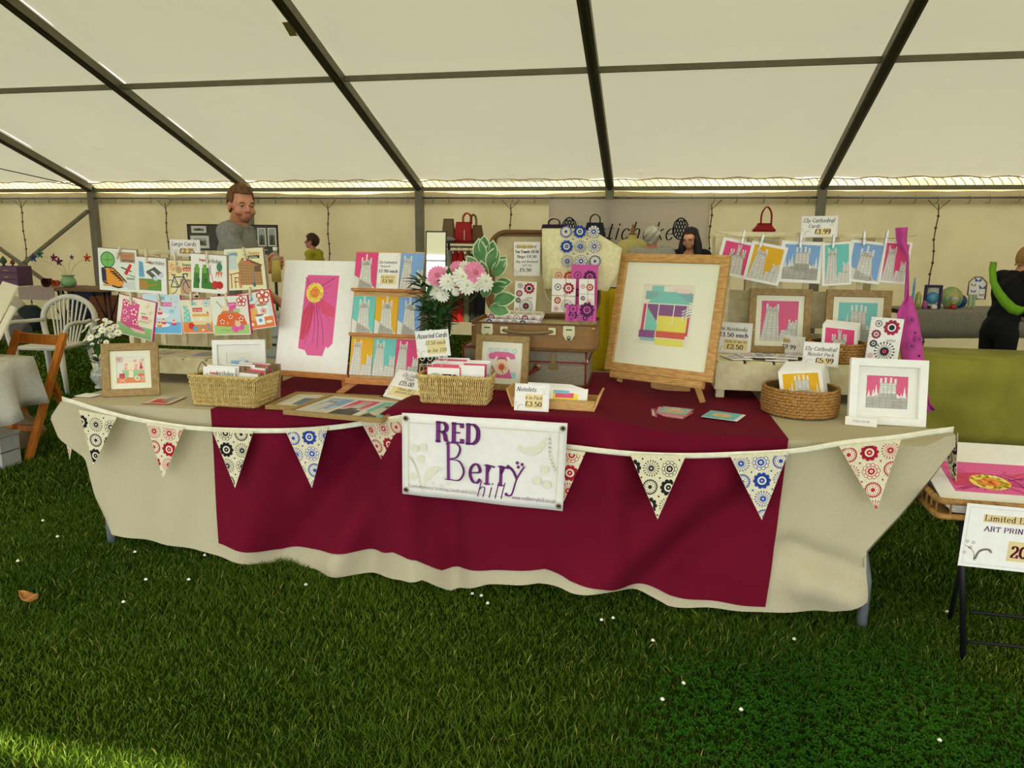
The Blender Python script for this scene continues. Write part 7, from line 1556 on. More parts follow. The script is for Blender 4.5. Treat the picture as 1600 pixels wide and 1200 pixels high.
def handbag(px0, px1, pyt, pyb, y, c, lab, hpy=None, taper=.85, hpx=None, group=None, dep=.12, zb=None, tag_=False):
    A_, B_, T_ = ay(px0, pyb, y), ay(px1, pyb, y), ay((px0+px1)/2, pyt, y); w = B_[0]-A_[0]; z0_ = zb if zb is not None else A_[2]; h = T_[2]-z0_; t = thing('handbag', lab, 'bag', WM((A_[0]+B_[0])/2, y, z0_), group); m_ = mat('leather_%d_%d' % (c[0], c[1]), c, .45, bumpv=.2)
    v = []; n = 20
    for k, (z, s_) in enumerate([(0, .9), (.02, 1), (h*.5, (1+taper)/2), (h*.92, taper), (h, taper*.96), (h-.01, taper*.85)]):
        for x, yy_ in rrect(w*s_, dep*(s_ if k < 3 else s_*.7), .02, 4): v.append((x, yy_+dep/2, z+(0 if k < 3 else -.02*math.cos(x/w*3)*0)))
    n = 20; f = [(k*n+j, k*n+(j+1) % n, (k+1)*n+(j+1) % n, (k+1)*n+j) for k in range(5) for j in range(n)]+[tuple(range(n))[::-1], tuple(5*n+j for j in range(n))]
    MB().add(v, f).build('bag_body', m_, t)
    MB().tube([(x, yy_+dep/2, h) for x, yy_ in rrect(w*taper*.96, dep*.7*taper, .02, 4)], .004, 5, closed=True).build('top_piping', m_, t)
    if hpy:
        hh_ = ay((px0+px1)/2, hpy, y)[2]-z0_; cx = (ay(hpx, hpy, y)[0]-(A_[0]+B_[0])/2) if hpx else 0
        for dy in (dep*.25, dep*.75): MB().tube(smooth_pts([(cx-w*.22, dy, h-.02), (cx-w*.2, dy, h+(hh_-h)*.6), (cx, dy, hh_-.005), (cx+w*.2, dy, h+(hh_-h)*.6), (cx+w*.22, dy, h-.02)], 5), .007, 6).build('handle', m_, t)
    if tag_: MB().box(w*.1, w*.13, -.01, -.006, h*.1, h*.6).build('swing_tag', paper, t)
    return t
handbag(689, 709, 342, 377, Yr+.05, (118, 92, 58), 'brown suede handbag at left on the rail shelf', zb=zs, hpy=None, taper=.78)
handbag(708, 737, 347, 377, Yr+.08, (176, 20, 20), 'bright red handbag with loop handles on the rail shelf', zb=zs, hpy=332, taper=.8, hpx=728, tag_=True)
handbag(734, 754, 352, 377, Yr+.12, (108, 76, 36), 'brown handbag at right end of the rail shelf', zb=zs, hpy=334, taper=.7, hpx=738)
o = MB().ball((0, 0, .03), .1, 14, 8, (1, .8, .35)).build('folded_cap', mat('grey_cap', (150, 154, 150), .8)); P = ay(700, 376, Yr+.02); o.matrix_world = WM(P[0], Yr+.02, zs); tag(o, 'pale grey folded cap on the rail shelf before the brown bag', 'cap')
# ---- banner with artichokes
Yk = YW-.10; A_, B_, C_ = ay(858, 312, Yk), ay(1110, 316, Yk), ay(858, 396, Yk); w, h = B_[0]-A_[0], A_[2]-C_[2]+.1
bn2 = thing('wall_banner', 'pale grey banner lettered Artichoke with artichoke drawings on back wall', 'banner', WM(A_[0], Yk, A_[2]-h) @ Matrix.Rotation(math.pi/2, 4, 'X'))
G = [[(w*i/30, h*j/8, .008*math.sin(i*.9)*(j/8)) for j in range(9)] for i in range(31)]
MB().grid(G).build('sheet', mat('grey_vinyl', (228, 222, 214), .6, transl=.6, tc=(240, 234, 226)), bn2, solid=.002)
a = Art(w, h, lz=3e-4); A = a.A; K = (44, 34, 40)
def choke(cx, cy, s):
    f = lambda x, y: (cx+x*s, cy+y*s)
    a.poly(smooth_pts([f(0, 1.1), f(.45, .8), f(.62, .3), f(.6, -.2), f(.3, -.6), f(0, -.7), f(-.3, -.6), f(-.6, -.2), f(-.62, .3), f(-.45, .8), f(0, 1.1)], 4), (214, 208, 198)); a.line([f(0, 1.1), f(.45, .8), f(.62, .3), f(.6, -.2), f(.3, -.6), f(0, -.7), f(-.3, -.6), f(-.6, -.2), f(-.62, .3), f(-.45, .8), f(0, 1.1)], .008, K, sm_=True)
    for r_ in range(5):
        for k in range(-2, 3):
            x = k*.24+(r_ % 2)*.12; y = .75-.3*r_
            if abs(x) < .56-.06*abs(r_-2): a.line([f(x-.12, y-.1), f(x, y+.16), f(x+.12, y-.1)], .007, K, up=False, sm_=True)
choke(.135, A*.5, .072); a.build('artichoke_drawing', bn2, z=.01); a = Art(w, h, lz=3e-4); choke(.83, A*.5, .072); a.build('artichoke_drawing', bn2, z=.01); a = Art(w, h, lz=3e-4); a.text('artichoke', .245, A*.36, .105, K, .09, slant=.25, serif=False, wide=.95)
a.build('lettering', bn2, z=.01)
handbag(845, 884, 351, 362, Yr+.6, (50, 28, 50), 'dark purple handbag with arched handles behind the suitcase', hpy=341, taper=.95)
handbag(911, 946, 348, 370, Yr+.6, (22, 22, 28), 'black rounded handbag with loop handle left of the banner lettering', hpy=334, taper=.75)
t, M, L = table_y(835, 1090, 420, .80, .6, 'bag stall table hidden behind the suitcase and big frame', mat('dark_brown_wood', (66, 42, 26), .6))
# boxes under the two bags
for px, wd, top_, lab in ((865, .4, 362, 'dark plinth under the purple handbag'), (928, .4, 370, 'dark plinth under the black handbag')):
    P = ay(px, top_, Yr+.6); o = MB().box(-wd/2, wd/2, 0, .25, .0, P[2]-.002, bev=.01).build('plinth', mat('plinth_dark', (60, 48, 40), .8)); o.matrix_world = WM(P[0], Yr+.56, 0); tag(o, lab, 'plinth')
# mannequin
Yq = 8.6; P = ay(988, 380, Yq); mq = thing('dress_form', 'pale yellow dress form with wooden finial left of the grey haired man', 'mannequin', WM(P[0], Yq, 0)); zt_ = ay(988, 372, Yq)[2]; yc = mat('pale_yellow_cloth', (206, 190, 120), .9)
prof = [(.0, zt_-.75), (.14, zt_-.74), (.16, zt_-.6), (.125, zt_-.42), (.15, zt_-.22), (.17, zt_-.10), (.12, zt_-.03), (.045, zt_), (.04, zt_+.04)]
MB().lathe(prof, 24, M=Matrix.Diagonal((1.1, .75, 1, 1))).build('torso_form', yc, mq); MB().lathe([(.045, zt_+.04), (.05, zt_+.05), (.02, zt_+.06), (.028, zt_+.085), (.012, zt_+.12), (.016, zt_+.14), (0, zt_+.16)], 16).build('finial', mat('finial_wood', (150, 106, 60), .5), mq)
MB().tube([(0, 0, 0), (0, 0, zt_-.74)], .018, 8).build('stand_pole', black, mq); MB().lathe([(0, .02), (.2, .0), (.2, .015), (0, .03)], 20).build('stand_base', black, mq)
# red bag with long handles on a stand
handbag(1176, 1213, 349, 362, 8.4, (150, 16, 24), 'dark red handbag with tall handles standing above right crate', hpy=322, taper=.6, hpx=1200)
P = ay(1195, 362, 8.4); o = MB().box(-.16, .16, 0, .2, 0, P[2]-.002).build('plinth', mat('plinth_cream', (196, 180, 140), .8)); o.matrix_world = WM(P[0], 8.38, 0); tag(o, 'tall cream plinth under the dark red handbag', 'plinth')
# red dress between easel and crate, yellow bag behind the suitcase
for px, pyt, pyb, y, wd, c, lab, nm_ in ((1128, 400, 500, 6.2, .16, (140, 16, 40), 'crimson dress hanging between the big easel and right crate', 'hanging_dress'), (938, 450, 522, 5.2, .34, (206, 176, 20), 'bright yellow cloth hanging behind the suitcase', 'hanging_cloth')):
    T_, B_ = ay(px, pyt, y), ay(px, pyb, y); t = thing(nm_, lab, 'garment', WM(T_[0], y, 0)); G = [[(wd*(x/10-.5)*(.7+.3*k/8), .03*math.sin(x*1.9+k*.3), T_[2]+(B_[2]-.3-T_[2])*k/8) for x in range(11)] for k in range(9)]
    MB().grid(G).build('cloth', mat('cloth_%d_%d' % c[:2], c, .9), t, solid=.004); MB().tube([(0, .02, 0), (0, .02, T_[2]+.05)], .01, 6).tube([(-wd*.4, .02, T_[2]), (wd*.4, .02, T_[2])], .008, 6).build('stand', black, t)
# ---- right: glass stall with a grey cloth
yg = az(1440, 486, .80)[1]
gt, M, L = table_y(1418, 1640, 486, .80, .6, 'glass art stall table by the right back wall', mat('dark_brown_wood', (66, 42, 26), .6))
gcl = mat('grey_speckle_cloth', (142, 138, 122), .95, scale=120, c2=(112, 108, 94)); o = thing('tablecloth', 'grey speckled cloth on the glass art stall', 'tablecloth', M @ Matrix.Translation((0, 0, .003)))
zb_ = ay(1500, 531, yg)[2]
G = [[(L*i/40, y+.01*math.sin(i*1.3)*(z < .7), z) for y, z in ((.6, .80), (.3, .802), (0, .80), (-.02, .78), (-.03, .6), (-.035, zb_))] for i in range(41)]
MB().grid(G, flip=True).build('cloth', gcl, o, solid=.003)
def onG(px, dy=.2): P = az(px, 484, .805); return np.array([P[0], P[1]+dy, .808])
gl_b = mat('blue_glass', (40, 110, 190), .15, spec=.7, c2=(90, 170, 200), scale=14); gl_g = mat('green_glass', (70, 160, 130), .15, spec=.7, c2=(190, 180, 90), scale=10); gl_y = mat('amber_glass', (196, 180, 80), .2, spec=.7, c2=(120, 140, 90), scale=14); gl_w = mat('clear_white_glass', (226, 226, 214), .15, spec=.7)
yq = onG(1470)[1]
def stand_at(px0, px1, pyt, dy=.15): 
    a0 = onG(px0, dy); A_, B_, T_ = ay(px0, 480, a0[1]), ay(px1, 480, a0[1]), ay(px0, pyt, a0[1]); return WM(A_[0], a0[1], .808), B_[0]-A_[0], T_[2]-.808
M, w, h = stand_at(1442, 1470, 445); t = thing('glass_picture', 'blue glass panel in a square purple frame on grey stall', 'glass art', M)
for b in ((0, w, 0, .03), (0, w, h-.03, h), (0, .03, .03, h-.03), (w-.03, w, .03, h-.03)): MB().box(b[0], b[1], 0, .03, b[2], b[3], bev=.003).build('frame_bar', mat('violet_paint', (50, 34, 86), .5), t)
MB().lathe([(0, 0), (w*.36, 0), (w*.36, .012), (0, .012)], 24, (0, 0, 0), Matrix.Translation((w/2, .02, h*.45)) @ Matrix.Rotation(math.pi/2, 4, 'X')).build('blue_roundel', gl_b, t); MB().box(.03, w-.03, .022, .026, .03, h-.03).build('pane', mat('pale_glass', (190, 196, 180), .1, alpha=.5), t)
M, w, h = stand_at(1471, 1500, 448); t = thing('glass_plate', 'round green glass plate standing on the grey stall', 'glass art', M)
MB().lathe([(0, 0), (h/2*.98, .004), (h/2, .012), (0, .016)], 32, (0, 0, 0), Matrix.Translation((w/2, .03, h/2)) @ Matrix.Rotation(math.radians(80), 4, 'X')).build('plate', gl_g, t); MB().ball((w*.65, -.0, h*.4), h*.2, 12, 8, (1, .06, 1)).build('amber_fish', gl_y, t); MB().box(w*.2, w*.8, -.02, .06, 0, .02).build('base', mat('red_wood', (120, 50, 40), .6), t)
M, w, h = stand_at(1496, 1503, 460, .2); t = MB().lathe([(0, 0), (h/2, .004), (h/2, .01), (0, .012)], 24, (0, 0, 0), Matrix.Translation((w/2, .03, h/2)) @ Matrix.Rotation(math.radians(85), 4, 'X')).build('glass_disc', mat('deep_blue_glass', (24, 54, 140), .15, spec=.8)); t.matrix_world = M; tag(t, 'small deep blue glass disc leaning right of the green plate', 'glass art')
M, w, h = stand_at(1509, 1537, 431); t = thing('glass_house', 'house shaped glass panel with violet butterflies on teal stand', 'glass art', M)
hx = [(0, h*.42), (.0, h*.82), (w*.3, h*.97), (w*.68, h*.97), (w, h*.80), (w, h*.30), (w*.52, h*.30), (w*.5, h*.42)]
MB().prism(hx, -.008, .0, Matrix.Rotation(math.pi/2, 4, 'X')).build('pane', gl_w, t)
MB().tube([(x, -.004, y) for x, y in hx], .008, 5, closed=True).build('lead_rim', mat('copper_rim', (150, 120, 80), .5), t)
MB().box(w*.1, w*.24, -.01, .02, 0, h*.42).build('leg', gl_g, t); MB().box(w*.34, w*.48, -.01, .02, 0, h*.42).build('leg', gl_g, t)
a = Art(w, h)
for x, y, s_, c in ((.5, .86, .2, (96, 98, 160)), (.26, .72, .16, (196, 164, 60)), (.78, .64, .2, (110, 100, 150)), (.3, .52, .14, (120, 110, 130)), (.78, .42, .12, (190, 100, 90))):
    y *= h/w; a.poly([(x-s_, y+s_), (x, y), (x+s_, y+s_), (x+s_*.8, y-s_*.3), (x, y-s_*.2), (x-s_*.8, y-s_*.3)], c)
a.build('butterflies', t, Matrix.Translation((0, -.001, 0)) @ Matrix.Rotation(math.pi/2, 4, 'X'), z=.003)
for i, (px0, px1, pyt, m_, lab) in enumerate([(1429, 1440, 456, gl_y, 'amber glass block at left end of the grey stall'), (1424, 1428, 434, gl_b, 'thin tall blue glass tower at left end of the stall'), (1441, 1450, 470, mat('pink_glass', (176, 90, 150), .2), 'small pink glass ornament before the purple frame'), (1455, 1466, 476, gl_w, 'low clear glass dish before the purple frame'), (1486, 1496, 476, mat('red_glass', (180, 50, 70), .2), 'small red glass dish before the green plate')]):
    M, w, h = stand_at(px0, px1, pyt, .06); o = MB().lathe([(0, 0), (w*.42, 0), (w*.5, h*.3), (w*.42, h*.8), (w*.2, h), (0, h)], 14, (w/2, .03, 0)).build('glass_ornament', m_); o.matrix_world = M; tag(o, lab, 'glass art')
# ---- green clothed table
zg = .75; A_ = az(1450, 560, zg); yA = A_[1]; B2_ = az(1450, 541, zg); dg = B2_[1]-yA; xl = A_[0]-.45
t = thing('stall_table', 'empty stall table under the olive cloth at right', 'table', WM(xl, yA, 0)); MB().box(0, 4, .0, dg, .70, .735).build('tabletop', wt, t)
for x in (.1, 3.9):
    for y in (.06, dg-.06): MB().tube([(x, y, 0), (x, y, .70)], .018, 6).build('leg', black, t)
ol = mat('olive_cloth', (150, 146, 58), .9, scale=4, c2=(128, 124, 44), bumpv=.3, bscale=9)
o = thing('tablecloth', 'olive green cloth draping an empty table at right', 'tablecloth', WM(xl, yA, .003)); zh = ay(1500, 690, yA)[2]
G = [[(4*i/50, y+(.012*math.sin(i*.9+z*6)+.008*math.sin(i*2.3))*(z < .7), z) for y, z in ((dg, .74), (dg*.5, .742), (.0, .74), (-.015, .73), (-.02, .6), (-.03, .42), (-.035, .25), (-.03, max(.06, zh)))] for i in range(51)]
MB().grid(G, flip=True).build('cloth', ol, o, solid=.003)
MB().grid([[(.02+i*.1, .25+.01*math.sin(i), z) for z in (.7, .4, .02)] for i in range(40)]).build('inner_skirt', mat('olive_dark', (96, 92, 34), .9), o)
# khaki bag held at right edge
bagblob('shoulder_bag', 1603, 497, 7.6, .17, .30, (150, 136, 92), 'khaki shoulder bag at the right picture edge').location.z = ay(1603, 500, 7.6)[2]-.02
# boxes under and behind: dark bench behind the green table
o = MB().box(0, 3, 0, .3, .0, .42, bev=.01).build('bench', mat('bench_dark', (30, 26, 24), .8)); P = ay(1430, 545, 8.2); o.matrix_world = WM(P[0], 8.2, 0); tag(o, 'dark low bench between the grey stall and the olive table', 'bench')
# ---------------------------------------------------------------- people
def blob(prims, voxel, it=3):
    mb = MB()
    for p in prims:
        if p[0] == 'c':
            _, a, b, r1, r2 = p; a, b = np.array(a, float), np.array(b, float); n = max(2, int(np.linalg.norm(b-a)/max(.004, min(r1, r2)*.5))); n = min(n, 14)
            mb.tube([a+(b-a)*k/n for k in range(n+1)], [r1+(r2-r1)*k/n for k in range(n+1)], 14); mb.ball(a, r1*.995, 14, 10); mb.ball(b, r2*.995, 14, 10)
        else:
            _, c, r, M = p; e = MB().ball((0, 0, 0), 1, 20, 14, r); T_ = Matrix.Translation(Vector(c)) @ (M or Matrix.Identity(4)); mb.add([tuple(T_ @ Vector(v)) for v in e.v], e.f, True)
    o = mb.build('tmp', mat('skin_tmp', (200, 150, 120))); m_ = o.modifiers.new('r', 'REMESH'); m_.mode = 'VOXEL'; m_.voxel_size = voxel; m_.use_smooth_shade = True
    s_ = o.modifiers.new('s', 'SMOOTH'); s_.factor = .5; s_.iterations = it
    dg = bpy.context.evaluated_depsgraph_get(); me = bpy.data.meshes.new_from_object(o.evaluated_get(dg)); bpy.data.objects.remove(o); return me
def shell(me, pred, off, name, ma, parent, th=0):
    n = len(me.vertices); co = np.empty(n*3, 'f'); me.vertices.foreach_get('co', co); co = co.reshape(-1, 3); no = np.empty(n*3, 'f'); me.vertex_normals.foreach_get('vector', no); no = no.reshape(-1, 3)
    ok = pred(co); q = [tuple(p.vertices) for p in me.polygons]; fs = [f for f in q if all(ok[i] for i in f)]; used = sorted({i for f in fs for i in f}); idx = {k: i for i, k in enumerate(used)}
    of = off(co[used])[:, None] if callable(off) else off; v = co[used]+no[used]*of
    if not fs: return None
    return MB().add(v.tolist(), [tuple(idx[i] for i in f) for f in fs], True).build(name, ma, parent, solid=th)
def person(label, pos, H_, body_a, head_a, arms, hair, top, bottom, skin, voxel=.009, pitch=0, lean=0, sleeve='long', fem=False, longhair=False, beard=False, glasses=False, fingers=None, shoes=(30, 28, 28), neckline=None, dz=0, group='people in the marquee', hairfn=None):
    k = H_/1.75; t = thing('person', label, 'person', WM(pos[0], pos[1], pos[2]) @ Matrix.Rotation(math.radians(body_a+90), 4, 'Z') @ Matrix.Scale(k, 4)); t['group'] = group
    sw = .165 if fem else .19; Rl = Matrix.Translation((0, 0, .95)) @ Matrix.Rotation(math.radians(lean), 4, 'X') @ Matrix.Translation((0, 0, -.95)); L = lambda p: np.array(Rl @ Vector(p))
    P = []; c = lambda a, b, r1, r2: P.append(('c', a, b, r1, r2))
    RX = Rl.to_3x3().to_4x4()
    P.append(('e', L((0, .0, 1.28)), (.165 if not fem else .145, .105, .19), RX)); P.append(('e', L((0, .0, 1.10)), (.14 if not fem else .12, .10, .17), RX)); P.append(('e', (0, .0, .94), (.155 if not fem else .165, .115, .13), None)); P.append(('e', L((0, .01, 1.40)), (.15 if not fem else .125, .07, .06), RX))
    if fem: P += [('e', L((s_*.065, -.085, 1.27)), (.062, .055, .062), RX) for s_ in (-1, 1)]
    c(L((0, .01, 1.40)), L((0, -.015, 1.52)), .064 if not fem else .05, .057 if not fem else .045)
    for s_ in (-1, 1):
        c(L((s_*.07, .01, 1.43)), L((s_*sw, .01, 1.41)), .055, .058 if not fem else .048)
        sh = L((s_*sw, .01, 1.40)); el, wr = arms[0 if s_ < 0 else 1]; el, wr = np.array(el, float), np.array(wr, float); r_ = 1 if not fem else .82
        c(sh, el, .056*r_, .043*r_); c(el, wr, .043*r_, .028*r_)
        d = nrm(wr-el); hd = wr+d*.05; side = nrm(np.cross(d, (0, 0, 1))) if abs(d[2]) < .9 else np.array([0, -1., 0]); upv = nrm(np.cross(side, d))
        if fingers is not None and s_ < 0:
            ax_ = fingers; # grip a vertical bottle: fingers curl round it
            pc_ = ax_; palm = wr+(pc_-wr)*.45; c(wr, palm+np.array([0, 0, .012]), .027, .03); c(wr, palm-np.array([0, 0, .018]), .027, .028)
            base = nrm((wr-pc_)*np.array([1, 1, 0])); a0 = math.atan2(base[1], base[0]); R0 = .040
            for f_ in range(4):
                z = .034-.021*f_; rr_ = .0088-.0006*(f_ == 3); pr_ = None
                for q_ in range(6 if f_ < 3 else 5):
                    an = a0-.35-q_*.42; p_ = pc_+np.array([R0*math.cos(an), R0*math.sin(an), z]); 
                    if pr_ is not None: c(pr_, p_, rr_, rr_*.95)
                    pr_ = p_
            pr_ = None
            for q_ in range(4):
                an = a0+.5+q_*.42; p_ = pc_+np.array([R0*math.cos(an), R0*math.sin(an), .02+.012*q_]); 
                if pr_ is not None: c(pr_, p_, .0105, .0095)
                pr_ = p_
        else:
            c(wr, hd, .026*r_, .030*r_); c(wr+side*.012, hd+side*.014, .02, .02); c(wr-side*.012, hd-side*.014, .02, .02)
            for f_ in range(4):
                b_ = hd+side*(.024-.016*f_)+d*.02; l_ = (.03, .036, .034, .026)[f_]; m1 = b_+d*l_-upv*.006; c(b_-d*.02, m1, .0085, .008); c(m1, m1+d*l_*.55-upv*.018, .008, .007)
            c(wr+side*.02+d*.01, hd+side*.045-upv*.01, .012, .010); c(hd+side*.045-upv*.01, hd+side*.05+d*.025-upv*.02, .010, .008)
        hx = .09; c((s_*hx, .0, .90), (s_*.10, -.005, .50), .085, .055); c((s_*.10, -.005, .50), (s_*.10, .02, .10), .052, .036); c((s_*.10, .03, .045), (s_*.115, -.13, .03), .04, .032); P.append(('e', (s_*.095, .02, .36), (.05, .055, .12), None))
    HM = Matrix.Translation(Vector(L((0, -.028, 1.505)))) @ Matrix.Rotation(math.radians(head_a-body_a), 4, 'Z') @ Matrix.Rotation(math.radians(pitch), 4, 'X'); hp = lambda p: np.array(HM @ Vector(p)); HR_ = HM.to_3x3().to_4x4()
    P.append(('e', hp((0, .012, .115)), (.068, .090, .092), HR_)); P.append(('e', hp((0, -.022, .055)), (.054, .066, .075), HR_)); P.append(('e', hp((0, -.055, .015)), (.034, .032, .026), HR_)); P.append(('e', hp((0, -.062, .105)), (.055, .026, .035), HR_))
    c(hp((0, -.085, .088)), hp((0, -.102, .058)), .009, .014); 
    for s_ in (-1, 1): c(hp((s_*.010, -.094, .055)), hp((s_*.004, -.096, .056)), .009, .009); P.append(('e', hp((s_*.074, .012, .075)), (.009, .018, .03), HR_)); c(hp((s_*.018, -.084, .098)), hp((s_*.042, -.076, .098)), .009, .008); P.append(('e', hp((s_*.038, -.055, .05)), (.026, .026, .026), HR_))
    c(hp((-.016, -.088, .028)), hp((.016, -.088, .028)), .007, .007); c(hp((-.013, -.087, .019)), hp((.013, -.087, .019)), .007, .007)
    me = blob(P, voxel, 2); me.materials.clear(); me.materials.append(skin); b = bpy.data.objects.new('body', me); COL.objects.link(b); b.parent = t
    HI = np.array(HM.inverted()); 
    def loc(co): return co @ HI[:3, :3].T+HI[:3, 3]
    RI = np.array(Rl.inverted()); tl = lambda co: co @ RI[:3, :3].T+RI[:3, 3]
    def d_arm(co, a_, b_): ab = b_-a_; tt_ = np.clip(((co-a_) @ ab)/(ab @ ab), 0, 1); return np.linalg.norm(co-(a_+tt_[:, None]*ab), axis=1), tt_
    armsg = [(L((-sw, .01, 1.40)), np.array(arms[0][0], float), np.array(arms[0][1], float)), (L((sw, .01, 1.40)), np.array(arms[1][0], float), np.array(arms[1][1], float))]
    def pr_top(co):
        q = tl(co); m_ = (q[:, 2] > .93) & (q[:, 2] < 1.465+.015*(q[:, 1] > 0)); hq = loc(co); m_ &= ~((hq[:, 2] > -.03) & (np.abs(hq[:, 0]) < .1) & (np.abs(hq[:, 1]) < .13) & (q[:, 2] > 1.47))
        if neckline: m_ &= ~((q[:, 1] < -.0) & (np.abs(q[:, 0]) < neckline[0]*np.clip((q[:, 2]-neckline[1])/(1.46-neckline[1]), 0, 1)+1e-4) & (q[:, 2] > neckline[1]))
        res = np.zeros(len(co), bool); keep = np.ones(len(co), bool)
        for s_, e_, w_ in armsg:
            d1, t1 = d_arm(co, s_, e_); d2, t2 = d_arm(co, e_, w_); near = (np.minimum(d1, d2) < .066)
            low = (d2 < d1) & (d2 < .07)
            if sleeve == 'short': keep &= ~(low | ((d1 < .066) & (t1 > .72))); res |= (d1 < .068) & (t1 <= .72) & ~low
            else: keep &= ~(low & (t2 > .93)) & ~((np.linalg.norm(co-w_, axis=1) < .02)); res |= (d1 < .07) | (low & (t2 <= .93))
            if s_ is not None: far = np.linalg.norm(co-w_, axis=1) < .0
        hand = np.zeros(len(co), bool)
        for s_, e_, w_ in armsg: dd = w_-e_; hand |= (((co-w_) @ nrm(dd)) > -.015) & (np.linalg.norm(co-w_, axis=1) < .17)
        return (m_ | res) & keep & ~hand
    shell(me, pr_top, lambda q: .014+.008*np.sin(q[:, 2]*38+q[:, 0]*20)*np.sin(q[:, 0]*33+2), 'top', top, t, .003)
    shell(me, lambda co: (co[:, 2] < .97) & (co[:, 2] > .085) & (np.abs(co[:, 0]) < .24) & (d_arm(co, armsg[0][1], armsg[0][2])[0] > .075) & (d_arm(co, armsg[1][1], armsg[1][2])[0] > .075) & (np.linalg.norm(co-armsg[0][2], axis=1) > .2) & (np.linalg.norm(co-armsg[1][2], axis=1) > .2), .012, 'trousers', bottom, t, .003)
    shell(me, lambda co: (co[:, 2] < .10), .008, 'shoes', mat('shoe_leather', shoes, .5), t)
    def pr_hair(co):
        q = loc(co); x, y, z = q[:, 0], q[:, 1], q[:, 2]; m_ = (y < -.03) & (z > .152+.06*np.abs(x)*0) | ((y >= -.03) & (z > .115-(y+.03)*1.1)) | ((y > .03) & (z > .03))
        m_ &= ~((np.abs(x) > .066) & (z < .105) & (np.abs(y-.012) < .025)); return m_ & (z > -.03) & (np.linalg.norm(q-np.array([0, 0, .09]), axis=1) < .16)
    hr = shell(me, pr_hair, (lambda q: .007+.004*np.sin(q[:, 0]*160+q[:, 1]*90)) if not hairfn else hairfn, 'hair', hair, t, .006)
    if longhair:
        hb_ = []
        for s_ in (-1, 1): hb_ += [('c', hp((s_*.055, .02, .13)), hp((s_*.085, .0, .03)), .04, .045), ('c', hp((s_*.085, .0, .03)), hp((s_*.095, -.02, -.09)), .045, .05), ('c', hp((s_*.095, -.02, -.09)), hp((s_*.09, -.04, -.18)), .048, .03)]
        hb_ += [('e', hp((0, .06, .06)), (.085, .06, .12), HR_), ('e', hp((0, .03, .15)), (.084, .09, .062), HR_), ('c', hp((0, .07, 0)), hp((0, .09, -.15)), .075, .06)]
        hm = blob(hb_, .010, 1); hm.materials.clear(); hm.materials.append(hair); ho = bpy.data.objects.new('long_hair', hm); COL.objects.link(ho); ho.parent = t
    if beard: shell(me, lambda co: (lambda q: (q[:, 2] < .045) & (q[:, 2] > -.022) & (q[:, 1] < .0) & ~((np.abs(q[:, 0]) < .019) & (q[:, 2] > .013) & (q[:, 2] < .034) & (q[:, 1] < -.08)) & (np.abs(q[:, 0]) < .075) & ((q[:, 2] < .02+np.abs(q[:, 0])*.5) | ((q[:, 2] < .046) & (q[:, 2] > .033) & (np.abs(q[:, 0]) < .025))))(loc(co)), .0012, 'stubble', beard, t)
    shell(me, lambda co: (lambda q: (np.abs(q[:, 0]) < .019) & (q[:, 2] > .012) & (q[:, 2] < .034) & (q[:, 1] < -.083))(loc(co)), .0008, 'lips', mat('lip_skin', (184, 116, 98), .5), t)
    for s_ in (-1, 1):
        e = MB().ball(hp((s_*.031, -.070, .083)), .0120, 12, 8).build('eye', mat('eye_white', (214, 206, 196), .3), t); ec = hp((s_*.031, -.070, .083)); fd = nrm(hp((s_*.031, -.1, .082))-ec)
        MB().ball(ec+fd*.0070, .0070, 10, 6).build('iris', mat('iris_dark', (30, 24, 20), .2), e)
        MB().tube([hp((s_*.018, -.0915, .101)), hp((s_*.03, -.091, .106)), hp((s_*.045, -.082, .102))], .0035, 6).build('eyebrow', hair, t)
        MB().tube([hp((s_*.018, -.083, .086)), hp((s_*.031, -.0855, .0895)), hp((s_*.045, -.078, .085))], .0042, 5).build('eyelid', skin, t)
    if glasses:
        mb = MB()
        for s_ in (-1, 1): mb.tube([hp((s_*.033+.022*math.cos(q_*.7), -.097, .083+.016*math.sin(q_*.7))) for q_ in range(9)], .002, 5, closed=True); mb.tube([hp((s_*.055, -.095, .086)), hp((s_*.074, -.03, .085)), hp((s_*.076, .01, .085))], .002, 5)
        mb.tube([hp((-.011, -.098, .086)), hp((.011, -.098, .086))], .002, 5); mb.build('glasses', black, t)
    return t
skin1 = mat('skin_fair', (206, 150, 118), .55, var=.03, c2=(196, 132, 104), scale=12); skin2 = mat('skin_rosy', (200, 138, 106), .55, var=.03, c2=(188, 120, 92), scale=12)
greyt = mat('grey_tshirt', (136, 136, 128), .9, scale=60, c2=(122, 122, 114), bumpv=.2, bscale=40); jeans = mat('dark_trousers', (46, 46, 54), .9)
brownh = mat('brown_hair', (112, 76, 40), .6, scale=60, stretch=(1, 1, .2), c2=(84, 54, 26), bumpv=.5, bscale=200); stub = mat('stubble', (180, 128, 94), .8, scale=150, c2=(150, 100, 68))
